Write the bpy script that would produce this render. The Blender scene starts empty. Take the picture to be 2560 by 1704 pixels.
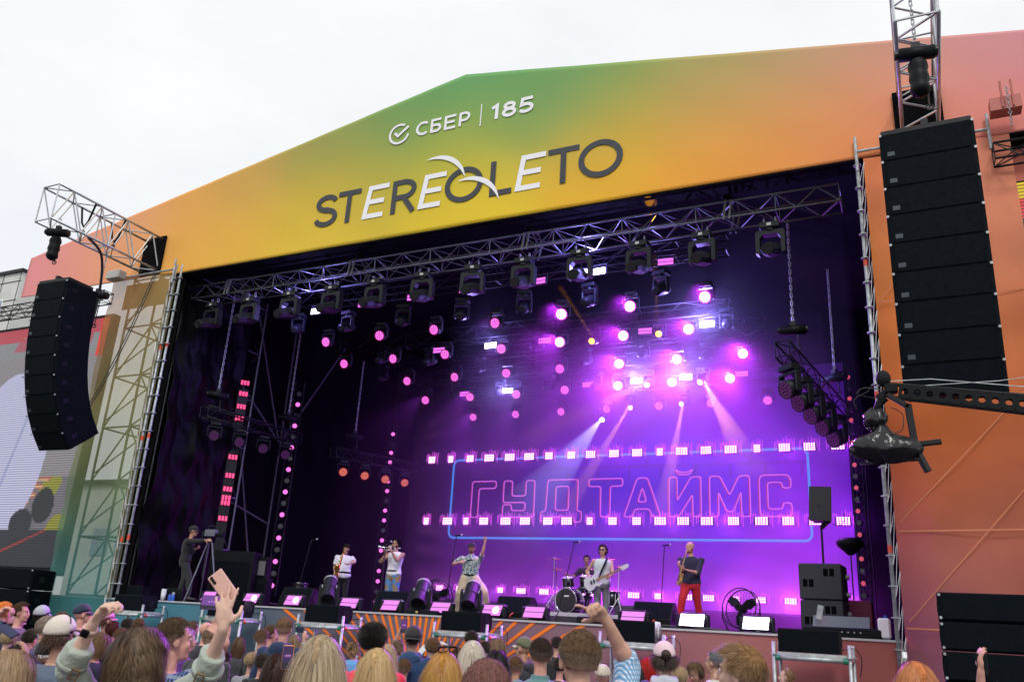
import bpy, math, random
import numpy as np
from mathutils import Vector, Matrix, Euler, noise
random.seed(7); RNG=np.random.default_rng(7)
S=bpy.context.scene; COL=S.collection
# ---------------------------------------------------------------- camera
F_PX=2114.0; CX,CY=1280.0,852.0; CAM=np.array([0.0,0.0,1.8])
RW=np.array([[0.90177235,-0.09013948,-0.42270735],[0.42843654,0.31540112,0.84673742],[0.0569979,-0.94466767,0.32303906]])
def P(px,py,Y):
    "point on the upright plane at depth Y seen at photograph position px,py"
    r=RW@np.array([px-CX,py-CY,F_PX]); q=CAM+r*(Y/r[1]); return Vector(q)
def PD(px,py,d):
    "point at distance d along the view axis"
    r=RW@np.array([px-CX,py-CY,F_PX]); return Vector(CAM+r*(d/F_PX))
cd=bpy.data.cameras.new('camera'); cam=bpy.data.objects.new('camera',cd); COL.objects.link(cam)
xr,yd,zf=RW[:,0],RW[:,1],RW[:,2]
cam.matrix_world=Matrix([[xr[0],-yd[0],-zf[0],0],[xr[1],-yd[1],-zf[1],0],[xr[2],-yd[2],-zf[2],1.8],[0,0,0,1]])
cd.sensor_width=36; cd.lens=36*F_PX/2560; cd.clip_start=.05; cd.clip_end=2000
cd.dof.use_dof=True; cd.dof.focus_distance=17; cd.dof.aperture_fstop=8.0
S.camera=cam
# ---------------------------------------------------------------- world, sun, exposure
SUN_EL,SUN_AZ=math.radians(48),math.radians(205)
w=bpy.data.worlds.new('World'); S.world=w; w.use_nodes=True
nt=w.node_tree; nt.nodes.clear()
out=nt.nodes.new('ShaderNodeOutputWorld'); bg=nt.nodes.new('ShaderNodeBackground'); bg.inputs[1].default_value=.1
sky=nt.nodes.new('ShaderNodeTexSky'); sky.sky_type='NISHITA'; sky.sun_disc=False; sky.sun_elevation=SUN_EL; sky.sun_rotation=SUN_AZ
tc=nt.nodes.new('ShaderNodeTexCoord'); mp=nt.nodes.new('ShaderNodeMapping'); mp.inputs['Scale'].default_value=(1,1,2.6)
nz=nt.nodes.new('ShaderNodeTexNoise'); nz.inputs['Scale'].default_value=2.2; nz.inputs['Detail'].default_value=5; nz.inputs['Roughness'].default_value=.55
cr=nt.nodes.new('ShaderNodeValToRGB'); cr.color_ramp.elements[0].position=.3; cr.color_ramp.elements[1].position=.62
cr.color_ramp.elements[0].color=(.86,.89,.94,1); cr.color_ramp.elements[1].color=(1,1,1,1)
ml=nt.nodes.new('ShaderNodeVectorMath'); ml.operation='SCALE'; ml.inputs['Scale'].default_value=10.5
mx=nt.nodes.new('ShaderNodeMix'); mx.data_type='RGBA'; mx.inputs[0].default_value=.93
L=nt.links.new
L(tc.outputs['Generated'],mp.inputs[0]); L(mp.outputs[0],nz.inputs['Vector']); L(nz.outputs['Fac'],cr.inputs[0]); L(cr.outputs[0],ml.inputs[0])
L(sky.outputs[0],mx.inputs[6]); L(ml.outputs[0],mx.inputs[7]); L(mx.outputs[2],bg.inputs[0]); L(bg.outputs[0],out.inputs[0])
sd=bpy.data.lights.new('sun','SUN'); sd.energy=1.5; sd.angle=math.radians(12); sd.color=(1,.96,.9)
so=bpy.data.objects.new('sun',sd); COL.objects.link(so); so.location=(20,-30,60)
so.rotation_euler=Euler((math.pi/2-SUN_EL,0,math.radians(25)),'XYZ')
S.view_settings.view_transform='Standard'; S.view_settings.look='None'; S.view_settings.exposure=0; S.view_settings.gamma=1
S.cycles.use_denoising=True
try: S.cycles.denoiser='OPENIMAGEDENOISE'
except Exception: pass
S.cycles.max_bounces=8; S.cycles.diffuse_bounces=3; S.cycles.glossy_bounces=3; S.cycles.transmission_bounces=4
S.cycles.transparent_max_bounces=12; S.cycles.volume_bounces=0; S.cycles.use_light_tree=True; S.cycles.sample_clamp_indirect=4
# ---------------------------------------------------------------- helpers
def s2l(c):
    return tuple(((v/255)/12.92 if v/255<=.04045 else ((v/255+.055)/1.055)**2.4) for v in c[:3])
class MB:
    "collects shapes into one mesh"
    def __init__(s): s.v=[]; s.f=[]
    def add(s,vs,fs):
        n=len(s.v); s.v.extend([tuple(v) for v in vs]); s.f.extend([tuple(i+n for i in f) for f in fs]); return s
    def box(s,c,d,M=None):
        hx,hy,hz=d[0]/2,d[1]/2,d[2]/2
        vs=[Vector((x,y,z)) for x in(-hx,hx) for y in(-hy,hy) for z in(-hz,hz)]
        if M is not None: vs=[M@v for v in vs]
        c=Vector(c); vs=[v+c for v in vs]
        return s.add(vs,[(0,1,3,2),(4,6,7,5),(0,4,5,1),(2,3,7,6),(0,2,6,4),(1,5,7,3)])
    def bbox(s,c,d,b=.01,M=None):
        "box with chamfered edges"
        hx,hy,hz=[k/2 for k in d]; b=min(b,hx*.9,hy*.9,hz*.9); vs=[];idx={}
        for sx in(-1,1):
            for sy in(-1,1):
                for sz in(-1,1):
                    for a in range(3):
                        p=[sx*(hx-b),sy*(hy-b),sz*(hz-b)]; p[a]=(sx*hx,sy*hy,sz*hz)[a]
                        idx[(sx,sy,sz,a)]=len(vs); vs.append(Vector(p))
        fs=[]
        o=[(-1,-1),(1,-1),(1,1),(-1,1)]
        for sx in(-1,1): fs.append([idx[(sx,p,q,0)] for p,q in(o if sx>0 else o[::-1])])
        for sy in(-1,1): fs.append([idx[(p,sy,q,1)] for p,q in(o if sy<0 else o[::-1])])
        for sz in(-1,1): fs.append([idx[(p,q,sz,2)] for p,q in(o if sz>0 else o[::-1])])
        for p in(-1,1):
            for q in(-1,1):
                fs.append([idx[(-1,p,q,1)],idx[(1,p,q,1)],idx[(1,p,q,2)],idx[(-1,p,q,2)]])
                fs.append([idx[(p,-1,q,0)],idx[(p,1,q,0)],idx[(p,1,q,2)],idx[(p,-1,q,2)]])
                fs.append([idx[(p,q,-1,0)],idx[(p,q,1,0)],idx[(p,q,1,1)],idx[(p,q,-1,1)]])
                for r in(-1,1): fs.append([idx[(p,q,r,0)],idx[(p,q,r,1)],idx[(p,q,r,2)]])
        if M is not None: vs=[M@v for v in vs]
        c=Vector(c); return s.add([v+c for v in vs],fs)
    def cyl(s,a,b,r,r2=None,n=8,caps=True):
        a=Vector(a);b=Vector(b); r2=r if r2 is None else r2; d=(b-a)
        if d.length<1e-6: return s
        d.normalize(); u=d.orthogonal().normalized(); w_=d.cross(u)
        vs=[];
        for i in range(n):
            t=2*math.pi*i/n; e=u*math.cos(t)+w_*math.sin(t); vs.append(a+e*r)
        for i in range(n):
            t=2*math.pi*i/n; e=u*math.cos(t)+w_*math.sin(t); vs.append(b+e*r2)
        fs=[(i,(i+1)%n,n+(i+1)%n,n+i) for i in range(n)]
        if caps: fs+= [tuple(range(n-1,-1,-1)),tuple(range(n,2*n))]
        return s.add(vs,fs)
    def path(s,pts,r,n=6):
        pts=[Vector(p) for p in pts]
        N=len(pts); vs=[]; fs=[]; up=None
        for i,p in enumerate(pts):
            d=(pts[min(i+1,N-1)]-pts[max(i-1,0)]).normalized()
            if up is None: up=d.orthogonal().normalized()
            up=(up-d*up.dot(d));
            up=up.normalized() if up.length>1e-6 else d.orthogonal().normalized()
            w_=d.cross(up); rr=r[i] if isinstance(r,(list,tuple)) else r
            for k in range(n):
                t=2*math.pi*k/n; vs.append(p+(up*math.cos(t)+w_*math.sin(t))*rr)
        for i in range(N-1):
            for k in range(n): fs.append((i*n+k,i*n+(k+1)%n,(i+1)*n+(k+1)%n,(i+1)*n+k))
        fs+=[tuple(range(n-1,-1,-1)),tuple(range((N-1)*n,N*n))]
        return s.add(vs,fs)
    def ell(s,c,r,R=None,nu=12,nv=8):
        c=Vector(c); vs=[];fs=[]
        vs.append((0,0,1))
        for j in range(1,nv):
            ph=math.pi*j/nv
            for i in range(nu):
                t=2*math.pi*i/nu; vs.append((math.sin(ph)*math.cos(t),math.sin(ph)*math.sin(t),math.cos(ph)))
        vs.append((0,0,-1))
        for i in range(nu): fs.append((0,1+i,1+(i+1)%nu))
        for j in range(nv-2):
            for i in range(nu): a=1+j*nu; fs.append((a+i,a+nu+i,a+nu+(i+1)%nu,a+(i+1)%nu))
        a=1+(nv-2)*nu
        for i in range(nu): fs.append((a+i,len(vs)-1,a+(i+1)%nu))
        V=[Vector((v[0]*r[0],v[1]*r[1],v[2]*r[2])) for v in vs]
        if R is not None: V=[R@v for v in V]
        return s.add([v+c for v in V],fs)
    def lathe(s,prof,c=(0,0,0),M=None,n=16):
        "prof = [(r,z)...]"
        c=Vector(c); vs=[];fs=[]
        for r,z in prof:
            for i in range(n):
                t=2*math.pi*i/n; v=Vector((r*math.cos(t),r*math.sin(t),z)); vs.append((M@v if M is not None else v)+c)
        for j in range(len(prof)-1):
            for i in range(n): fs.append((j*n+i,j*n+(i+1)%n,(j+1)*n+(i+1)%n,(j+1)*n+i))
        fs+=[tuple(range(n-1,-1,-1)),tuple(range((len(prof)-1)*n,len(prof)*n))]
        return s.add(vs,fs)
    def loft(s,secs,n=16):
        "secs=[(center,rx,ry[,Matrix])]"
        vs=[];fs=[]
        for q in secs:
            c=Vector(q[0]); M=q[3] if len(q)>3 else None
            for i in range(n):
                t=2*math.pi*i/n; v=Vector((q[1]*math.cos(t),q[2]*math.sin(t),0)); vs.append((M@v if M is not None else v)+c)
        for j in range(len(secs)-1):
            for i in range(n): fs.append((j*n+i,j*n+(i+1)%n,(j+1)*n+(i+1)%n,(j+1)*n+i))
        fs+=[tuple(range(n-1,-1,-1)),tuple(range((len(secs)-1)*n,len(secs)*n))]
        return s.add(vs,fs)
    def prism(s,poly,h,M):
        "poly 2D in local xy, extruded h along local z, placed by matrix M (4x4)"
        n=len(poly); vs=[M@Vector((p[0],p[1],0)) for p in poly]+[M@Vector((p[0],p[1],h)) for p in poly]
        return s.add(vs,[tuple(range(n-1,-1,-1)),tuple(range(n,2*n))]+[(i,(i+1)%n,n+(i+1)%n,n+i) for i in range(n)])
    def ring(s,c,R_,r,M=None,n=24,m=6):
        c=Vector(c); vs=[];fs=[]
        for i in range(n):
            t=2*math.pi*i/n
            for k in range(m):
                u=2*math.pi*k/m; v=Vector(((R_+r*math.cos(u))*math.cos(t),(R_+r*math.cos(u))*math.sin(t),r*math.sin(u)))
                vs.append((M@v if M is not None else v)+c)
        for i in range(n):
            for k in range(m): fs.append((i*m+k,((i+1)%n)*m+k,((i+1)%n)*m+(k+1)%m,i*m+(k+1)%m))
        return s.add(vs,fs)
    def mesh(s,name,smooth=False):
        m=bpy.data.meshes.new(name); m.from_pydata(s.v,[],s.f); m.validate(); m.update()
        if smooth: m.polygons.foreach_set('use_smooth',[True]*len(m.polygons))
        return m
    def obj(s,name,mat,parent=None,smooth=False,**k):
        return link(name,s.mesh(name,smooth),mat,parent,**k)
def setp(o,label=None,category=None,group=None,kind=None):
    if label: o['label']=label
    if category: o['category']=category
    if group: o['group']=group
    if kind: o['kind']=kind
    return o
def link(name,mesh,mat,parent=None,**k):
    o=bpy.data.objects.new(name,mesh); COL.objects.link(o)
    if mat is not None:
        mesh.materials.clear(); mesh.materials.append(mat)
    if parent is not None: o.parent=parent
    return setp(o,**k)
def thing(name,label,category,loc=(0,0,0),rot=(0,0,0),group=None):
    o=bpy.data.objects.new(name,None); COL.objects.link(o); o.location=loc; o.rotation_euler=rot; o.empty_display_size=.1
    return setp(o,label,category,group)
def kids(o): return [c for c in COL.objects if c.parent==o]
def copy_tree(root,loc,rot=None,label=None,scale=None,group=None,table={}):
    r=root.copy(); COL.objects.link(r); r.location=loc
    if rot is not None: r.rotation_euler=rot
    if scale is not None: r.scale=scale
    if label: r['label']=label
    if group: r['group']=group
    key=root.name
    if key not in table:
        ch=[c for c in COL.objects if c.parent==root]; table[key]=[(c,[g for g in COL.objects if g.parent==c]) for c in ch]
    for c,gs in table[key]:
        d=c.copy(); COL.objects.link(d); d.parent=r
        for g in gs:
            e=g.copy(); COL.objects.link(e); e.parent=d
    return r
ORD=['first','second','third','fourth','fifth','sixth','seventh','eighth','ninth','tenth','eleventh','twelfth','thirteenth','fourteenth','fifteenth','sixteenth','seventeenth','eighteenth','nineteenth','twentieth']
def nth(i,n,side='left'):
    if i==0: return 'leftmost'
    if i==n-1: return 'rightmost'
    if i<n/2: return ORD[i]+' from the left'
    return ORD[n-1-i]+' from the right'
# ---------------------------------------------------------------- materials
def mat(name,color=(.5,.5,.5),rough=.6,metal=0,noise_amt=0,noise_scale=8,bump=0,bump_scale=40,emit=None,estr=0,spec=None,sample=False,attr=None,sheen=0,trans=0):
    m=bpy.data.materials.new(name); m.use_nodes=True; nt=m.node_tree; b=nt.nodes['Principled BSDF']
    b.inputs['Base Color'].default_value=(*color,1); b.inputs['Roughness'].default_value=rough; b.inputs['Metallic'].default_value=metal
    if spec is not None: b.inputs['Specular IOR Level'].default_value=spec
    if sheen: b.inputs['Sheen Weight'].default_value=sheen
    l=nt.links.new; src=None
    if attr:
        a=nt.nodes.new('ShaderNodeAttribute'); a.attribute_name=attr; src=a.outputs['Color']; l(src,b.inputs['Base Color'])
    if noise_amt or bump:
        tc=nt.nodes.new('ShaderNodeTexCoord')
    if noise_amt:
        n=nt.nodes.new('ShaderNodeTexNoise'); n.inputs['Scale'].default_value=noise_scale; n.inputs['Detail'].default_value=6; l(tc.outputs['Object'],n.inputs['Vector'])
        mr=nt.nodes.new('ShaderNodeMapRange'); mr.inputs['From Min'].default_value=.3; mr.inputs['From Max'].default_value=.7
        mr.inputs['To Min'].default_value=1-noise_amt; mr.inputs['To Max'].default_value=1+noise_amt; l(n.outputs['Fac'],mr.inputs['Value'])
        vm=nt.nodes.new('ShaderNodeVectorMath'); vm.operation='SCALE'
        if src is not None: l(src,vm.inputs[0])
        else: vm.inputs[0].default_value=color
        l(mr.outputs[0],vm.inputs['Scale']); l(vm.outputs[0],b.inputs['Base Color'])
    if bump:
        n2=nt.nodes.new('ShaderNodeTexNoise'); n2.inputs['Scale'].default_value=bump_scale; n2.inputs['Detail'].default_value=4; l(tc.outputs['Object'],n2.inputs['Vector'])
        bp=nt.nodes.new('ShaderNodeBump'); bp.inputs['Strength'].default_value=bump; bp.inputs['Distance'].default_value=.02; l(n2.outputs['Fac'],bp.inputs['Height']); l(bp.outputs[0],b.inputs['Normal'])
    if emit is not None:
        b.inputs['Emission Color'].default_value=(*emit,1); b.inputs['Emission Strength'].default_value=estr
        if not sample: m.cycles.emission_sampling='NONE'
    m.diffuse_color=(*color,1)
    return m
def put_color(mesh,fn,name='Col'):
    n=len(mesh.vertices); co=np.empty(n*3,dtype=np.float32); mesh.vertices.foreach_get('co',co); co=co.reshape(-1,3)
    c=np.ones((n,4),dtype=np.float32); c[:,:3]=fn(co)
    a=mesh.color_attributes.new(name,'FLOAT_COLOR','POINT'); a.data.foreach_set('color',c.ravel())
def blend_fn(samples,ax=(0,2),sig=1.2,gain=1.0):
    fs_=[blend1(samples,ax,sig*k,gain) for k in (.6,.9,1.2)]
    return lambda co: sum(f(co) for f in fs_)/3
def blend1(samples,ax=(0,2),sig=1.2,gain=1.0):
    "smooth blend of printed colours given at world points (x,z)"
    pts=np.array([[s[0][0],s[0][1]] for s in samples],float); cols=np.array([s2l(s[1]) for s in samples])*gain
    def f(co):
        q=co[:,list(ax)]; d2=((q[:,None,:]-pts[None])**2).sum(2); w_=np.exp(-(d2-d2.min(1,keepdims=True))/(2*sig*sig)); w_/=w_.sum(1,keepdims=True); return w_@cols
    return f
M_black=mat('black_plastic',(.005,.006,.008),.5,spec=.16,bump=.15,bump_scale=120)
M_blackcab=mat('black_grille',(.004,.0065,.0095),.7,spec=.06,noise_amt=.25,noise_scale=14,bump=.35,bump_scale=260)
M_dark=mat('dark_steel',(.014,.014,.017),.45,.5)
M_alu=mat('aluminium',(.55,.57,.6),.38,.75,noise_amt=.15,noise_scale=5)
M_trussd=mat('truss_aluminium',(.2,.22,.25),.42,.8,noise_amt=.2,noise_scale=6)
M_galv=mat('galvanised_steel',(.42,.45,.46),.5,.5,noise_amt=.3,noise_scale=9)
M_gold=mat('brass',(.75,.45,.1),.22,1)
M_chrome=mat('chrome',(.8,.8,.82),.15,1)
M_white=mat('white_print',(.9,.9,.93),.7)
M_greyprint=mat('charcoal_print',(.055,.06,.07),.75)
M_orangeclamp=mat('orange_paint',(.75,.09,.03),.5)
M_greenclamp=mat('green_paint',(.02,.2,.13),.5)
M_rubber=mat('cable_rubber',(.01,.01,.01),.5)
M_red=mat('red_plastic',(.6,.02,.02),.5)
# ================================================================ SETTING
def grid_mesh(name,poly,nx,nz,Y,bulge=None):
    "vertical sheet given as list of (x, zbottom, ztop) stations, thickness 0"
    xs=np.linspace(poly[0][0],poly[-1][0],nx+1); px=[p[0] for p in poly]
    zb=np.interp(xs,px,[p[1] for p in poly]); zt=np.interp(xs,px,[p[2] for p in poly])
    vs=[];fs=[]
    for i in range(nx+1):
        for j in range(nz+1):
            t=j/nz; z=zb[i]*(1-t)+zt[i]*t; y=Y+(bulge(xs[i],z) if bulge else 0); vs.append((xs[i],y,z))
    for i in range(nx):
        for j in range(nz): a=i*(nz+1)+j; fs.append((a,a+nz+1,a+nz+2,a+1))
    m=bpy.data.meshes.new(name); m.from_pydata(vs,[],fs); m.update(); m.polygons.foreach_set('use_smooth',[True]*len(m.polygons)); return m
def sheet_thick(o,t=.02):
    md=o.modifiers.new('thickness','SOLIDIFY'); md.thickness=t; md.offset=1
# ground
M_ground=mat('asphalt',(.06,.06,.062),.85,noise_amt=.3,noise_scale=3,bump=.3,bump_scale=60)
g=MB(); g.add([(-400,-300,0),(400,-300,0),(400,500,0),(-400,500,0)],[(0,1,2,3)]); g.obj('ground',M_ground,kind='structure',label='grey asphalt ground before the stage')
# ---- far building on the left
bld=thing('panel_building','pale panel-clad building with a dark flat roof edge at the far left','building',(0,0,0))
M_panel=mat('pale_panel',(.62,.63,.6),.7,noise_amt=.08,noise_scale=.6,bump=.05)
M_glassd=mat('window_glass',(.25,.3,.36),.12)
bp0=P(-20,640,62); bp1=P(56,690,62)
tz=bp1.z+.6
wall=MB(); wall.box((bp1.x-16,66,tz/2),(32,8,tz)); wall.obj('wall',M_panel,bld)
seam=MB()
for i in range(9): seam.box((bp1.x-.0-3.4*i-.3,61.97,tz/2),(.07,.06,tz))
for k in range(8): seam.box((bp1.x-16,61.96,tz-2.6*k-1.2),(32,.06,.07))
seam.obj('panel_joint',M_greyprint,bld)
rf=MB(); rf.box((bp1.x-16,65.9,tz+.2),(32.4,8.4,.4)); rf.obj('roof',M_dark,bld)
for k in range(5):
    for i in range(4):
        f=MB(); f.box((bp1.x-3.6-4.3*i,61.98,tz-4.5-4.4*k),(2.2,.1,1.9)); fo=f.obj('window',M_white,bld)
        q=MB(); q.box((bp1.x-3.6-4.3*i,61.92,tz-4.5-4.4*k),(1.9,.06,1.6)); q.obj('pane',M_glassd,fo)
# pale hall seen through the side mesh
hall=thing('rear_hall','pale rendered hall wall behind the left mesh banner','building',(0,0,0))
hw=MB(); hw.box((-40,44,5),(30,4,10)); hw.obj('wall',mat('pale_render',(.55,.56,.5),.8,noise_amt=.1,noise_scale=.5),hall)
hr=MB(); hr.box((-40,44,10.15),(30.6,4.6,.3)); hr.obj('roof',M_dark,hall)
for i in range(6):
    hwd=MB(); hwd.box((-52+i*4.5,41.96,6),(1.6,.1,1.8)); hwd.obj('window',M_glassd,hall)

# ---- stage deck
M_deck=mat('stage_floor',(.05,.045,.055),.35,noise_amt=.3,noise_scale=2)
XL,XR=-19.0,-0.6; XC=-9.8
stage=thing('stage_platform','raised stage deck with a striped gradient front panel','stage',(0,0,0))
d=MB(); d.box(((XL-3.6+XR+.3)/2,22.3,1.93),(XR+.3-(XL-3.6),12.4,.14)); d.obj('deck',M_deck,stage)
fx0,fx1=XL-3.4,XR+.05
fm=grid_mesh('front_panel',[(fx0,0,1.98),(fx1,0,1.98)],90,10,16.04)
fs=[((-22,1),(70,140,150)),((-17.5,1.8),(88,155,165)),((-17.5,.8),(50,100,135)),((-14.5,1.5),(88,105,120)),((-12,1.5),(110,105,118)),((-9.5,1.5),(120,108,118)),((-7,1.5),(135,105,118)),((-4,1.5),(160,110,112)),((-2.5,1.3),(175,112,110)),((-.8,1.3),(190,105,95)),((-.8,.3),(120,60,75))]
put_color(fm,blend_fn(fs,sig=1.5,gain=1.0))
M_front=mat('front_panel_print',rough=.75,spec=.1,attr='Col',noise_amt=.12,noise_scale=50)
link('front_panel',fm,M_front,stage)
nose=MB(); nose.box(((fx0+fx1)/2,16.06,1.99),(fx1-fx0,.1,.035)); nose.obj('edge_trim',mat('pale_trim',(.5,.5,.52),.6),stage)
# orange rays + white crescent printed on the panel
M_oray=mat('orange_print',s2l((250,125,25)),.7)
rm=MB()
for k in range(-14,15):
    a=math.radians(4.4*k)
    r1=min(1.97/math.cos(a),4.15+.1*(k%3)); r0=.75
    p0=(-9.75+math.sin(a)*r0,math.cos(a)*r0); p1=(-9.75+math.sin(a)*r1,math.cos(a)*r1)
    tx,tz=math.cos(a),-math.sin(a); w0,w1=.018,.033
    c=1 if 1.97/math.cos(a)<4.15 else 0
    A=(p1[0]-tx*w1,p1[1]-tz*w1);B=(p1[0]+tx*w1,p1[1]+tz*w1)
    if c: A=(p1[0]-w1/math.cos(a),1.97);B=(p1[0]+w1/math.cos(a),1.97)
    rm.add([(p0[0]-tx*w0,16.028,p0[1]-tz*w0),(p0[0]+tx*w0,16.028,p0[1]+tz*w0),(B[0],16.028,B[1]),(A[0],16.028,A[1])],[(0,1,2,3)])
rm.obj('ray_print',M_oray,stage)
cr_=MB(); n=16; vs=[]
ca=math.radians
for i in range(n+1):
    t=i/n; ang=ca(205-145*t); th=.075*math.sin(math.pi*min(1,(1-t)*1.0+.0)*.5+0)*(1 if t>0 else 1)
    R1=.52; c0=(-9.3,1.0)
    th=.01+.11*math.sin(math.pi*(1-t)**.8*.85)
    vs.append((c0[0]+R1*math.cos(ang),16.016,c0[1]+R1*math.sin(ang))); vs.append((c0[0]+(R1-th)*math.cos(ang),16.016,c0[1]+(R1-th)*math.sin(ang)))
cr_.add(vs,[(2*i,2*i+2,2*i+3,2*i+1) for i in range(n)]); cr_.obj('crescent_print',M_white,stage)

# ---- stage house : roof, walls, backdrop (black cloth)
M_cloth=mat('black_cloth',(.002,.002,.003),.9,bump=.3,bump_scale=3,spec=.1)
house=thing('stage_canopy','black-lined stage roof with a gradient festival fascia','stage canopy',(0,0,0))
rm_=MB()
zt0,zt1=12.55,15.4
rm_.add([(XL-.5,16.3,11.9),(XC,16.3,zt1-.1),(XR+.5,16.3,11.9),(XL-.5,28.6,11.9),(XC,28.6,zt1-.1),(XR+.5,28.6,11.9)],[(0,3,4,1),(1,4,5,2)])
ro=rm_.obj('roof',M_cloth,house); 
bk=MB(); bk.add([(XL-.5,28.55,2),(XR+.5,28.55,2),(XR+.5,28.55,11.9),(XC,28.55,zt1-.1),(XL-.5,28.55,11.9)],[(0,1,2,3,4)]); bk.obj('backdrop',M_cloth,house); eb=MB(); eb.add([(XR-1.32,27.8,2),(XR+.45,27.8,2),(XR+.45,27.8,12),(XR-1.32,27.8,12)],[(0,1,2,3)]); eb.obj('edge_drape',M_cloth,house)
sr=MB(); sr.add([(XR+.45,16.3,2),(XR+.45,28.6,2),(XR+.45,28.6,12),(XR+.45,16.3,12)],[(0,1,2,3)]); sr.obj('side_drape',M_cloth,house)
# fascia
fz=lambda x: 15.44-abs(x-XC)*(15.44-12.5)/(25.9+XC)
st=[(-25.9,11.1,fz(-25.9))]+[(x,11.02 if x>-19.3 else 11.08,fz(x)) for x in np.linspace(-25,5.5,26)]+[(6.3,11.0,fz(6.3))]
st=[s for s in st]; st.append((XC,11.02,15.44)); st.sort()
def bul(x,z):
    return .006*math.sin(x*2.1+z)*math.sin(z*3+x*.7)+.012*math.sin(x*.9)*math.exp(-(z-11.1)/.5)*0+.02*math.exp(-((x+19.2)**2+(z-11.6)**2)/.25)
fm=grid_mesh('fascia',st,200,36,16.0,bul)
def W(px,py): q=P(px,py,16); return (q.x,q.z)
fas=[((78,680),(220,142,145)),((60,715),(222,140,148)),((140,625),(222,145,140)),((150,690),(226,146,135)),((200,650),(228,155,128)),((300,600),(228,158,112)),((330,560),(218,158,110)),((450,560),(222,160,82)),((470,640),(238,175,75)),((600,470),(196,156,88)),((600,600),(228,180,68)),((800,350),(150,150,85)),((800,520),(208,176,62)),((800,610),(230,195,62)),((900,450),(190,172,66)),((1000,270),(112,155,90)),((1168,205),(82,158,108)),((1010,245),(95,156,98)),((900,320),(132,150,88)),((1420,200),(98,158,104)),((1300,260),(120,158,90)),((1300,205),(92,158,102)),((1500,190),(112,158,95)),((1150,350),(158,170,70)),((1150,480),(222,190,50)),((1500,300),(186,168,70)),((1500,420),(240,176,45)),((1200,530),(236,200,50)),((1800,160),(140,160,108)),((1800,250),(205,160,84)),((1800,400),(240,158,52)),((2000,135),(165,158,128)),((2000,250),(214,152,92)),((2000,370),(234,145,66)),((2200,120),(192,148,138)),((2200,250),(224,146,92)),((2200,370),(235,132,74)),((2400,100),(198,146,150)),((2400,200),(214,146,140)),((2450,300),(224,124,104)),((2560,100),(192,136,162)),((2560,300),(222,132,122))]
put_color(fm,blend_fn([(W(*a),b) for a,b in fas],sig=1.3,gain=1.12))
M_fas=mat('fascia_print',rough=.6,spec=.12,attr='Col',bump=.35,bump_scale=1.1)
fo=link('fascia',fm,M_fas,house); sheet_thick(fo,.006)
lip=MB(); lip.box(((-19+6)/2,16.25,11.0),(25,.5,.05)); lip.obj('fascia_hem',M_cloth,house)
# ---- lettering on the fascia: strokes in a sheared local frame
def stroke(mb,pts,w_,closed=False,Y=15.972,cap=False):
    "flat ribbon of width w_ through 2-D points (x,z), mitred, 1 cm thick"
    pts=[Vector((p[0],p[1])) for p in pts]; N=len(pts); L_=[];R_=[]
    for i in range(N):
        if closed: a=pts[(i-1)%N]; b=pts[(i+1)%N]
        else: a=pts[max(i-1,0)]; b=pts[min(i+1,N-1)]
        p=pts[i]
        d1=(p-a).normalized() if (p-a).length>1e-6 else None; d2=(b-p).normalized() if (b-p).length>1e-6 else None
        if d1 is None: d1=d2
        if d2 is None: d2=d1
        t=(d1+d2); t=t.normalized() if t.length>1e-4 else d1
        nrm=Vector((-t.y,t.x)); c=max(.45,nrm.dot(Vector((-d1.y,d1.x)))); L_.append(p+nrm*w_/2/c); R_.append(p-nrm*w_/2/c)
    vs=[(v.x,Y,v.y) for v in L_]+[(v.x,Y,v.y) for v in R_]+[(v.x,Y+.004,v.y) for v in L_]+[(v.x,Y+.004,v.y) for v in R_]
    fs=[]
    for i in range(N if closed else N-1):
        j=(i+1)%N; fs+=[(i,j,N+j,N+i),(i,2*N+i,2*N+j,j),(N+i,N+j,3*N+j,3*N+i)]
    if not closed: fs+=[(0,N,3*N,2*N),(N-1,3*N-1,4*N-1,2*N-1)]
    mb.add(vs,fs)
def arc(cx,cz,rx,rz,a0,a1,n=20): return [(cx+rx*math.cos(math.radians(a0+(a1-a0)*i/n)),cz+rz*math.sin(math.radians(a0+(a1-a0)*i/n))) for i in range(n+1)]
GL={ # unit cap height 1, width given ; list of strokes (points, closed)
'S':(.58,[(arc(.29,.73,.21,.2,15,270,14)+arc(.29,.29,.23,.22,90,-165,14),0)]),
'T':(.62,[([(0,.93),(.62,.93)],0),([(.31,.93),(.31,0)],0)]),
'E':(.55,[([(.55,.93),(.07,.93),(.07,.07),(.55,.07)],0),([(.07,.5),(.5,.5)],0)]),
'R':(.6,[([(.07,0),(.07,1.0)],0),([(.07,.93),(.3,.93)]+arc(.3,.7,.24,.23,90,-90,12)+[(.07,.47)],0),([(.3,.47),(.56,0)],0)]),
'O':(.92,[(arc(.46,.5,.42,.44,0,342,26),1)]),
'L':(.5,[([(.07,1),(.07,.07),(.5,.07)],0)]),
'C':(.78,[(arc(.45,.5,.38,.43,48,312,22),0)]),
'B6':(.62,[([(.6,.93),(.08,.93)],0),([(.08,1.0),(.08,0)],0),([(.08,.07),(.36,.07)]+arc(.36,.3,.22,.23,-90,90,10)+[(.08,.53)],0)]),
'P':(.6,[([(.08,0),(.08,1.0)],0),([(.08,.93),(.3,.93)]+arc(.3,.67,.24,.26,90,-90,12)+[(.08,.41)],0)]),
'1':(.36,[([(0,.74),(.24,.9),(.24,0)],0)]),
'8':(.66,[(arc(.33,.7,.19,.17,0,345,20),1),(arc(.33,.28,.23,.21,0,345,20),1)]),
'5':(.64,[([(.58,.91),(.16,.91),(.12,.52)]+arc(.3,.32,.26,.24,115,-150,14),0)]),
}
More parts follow.
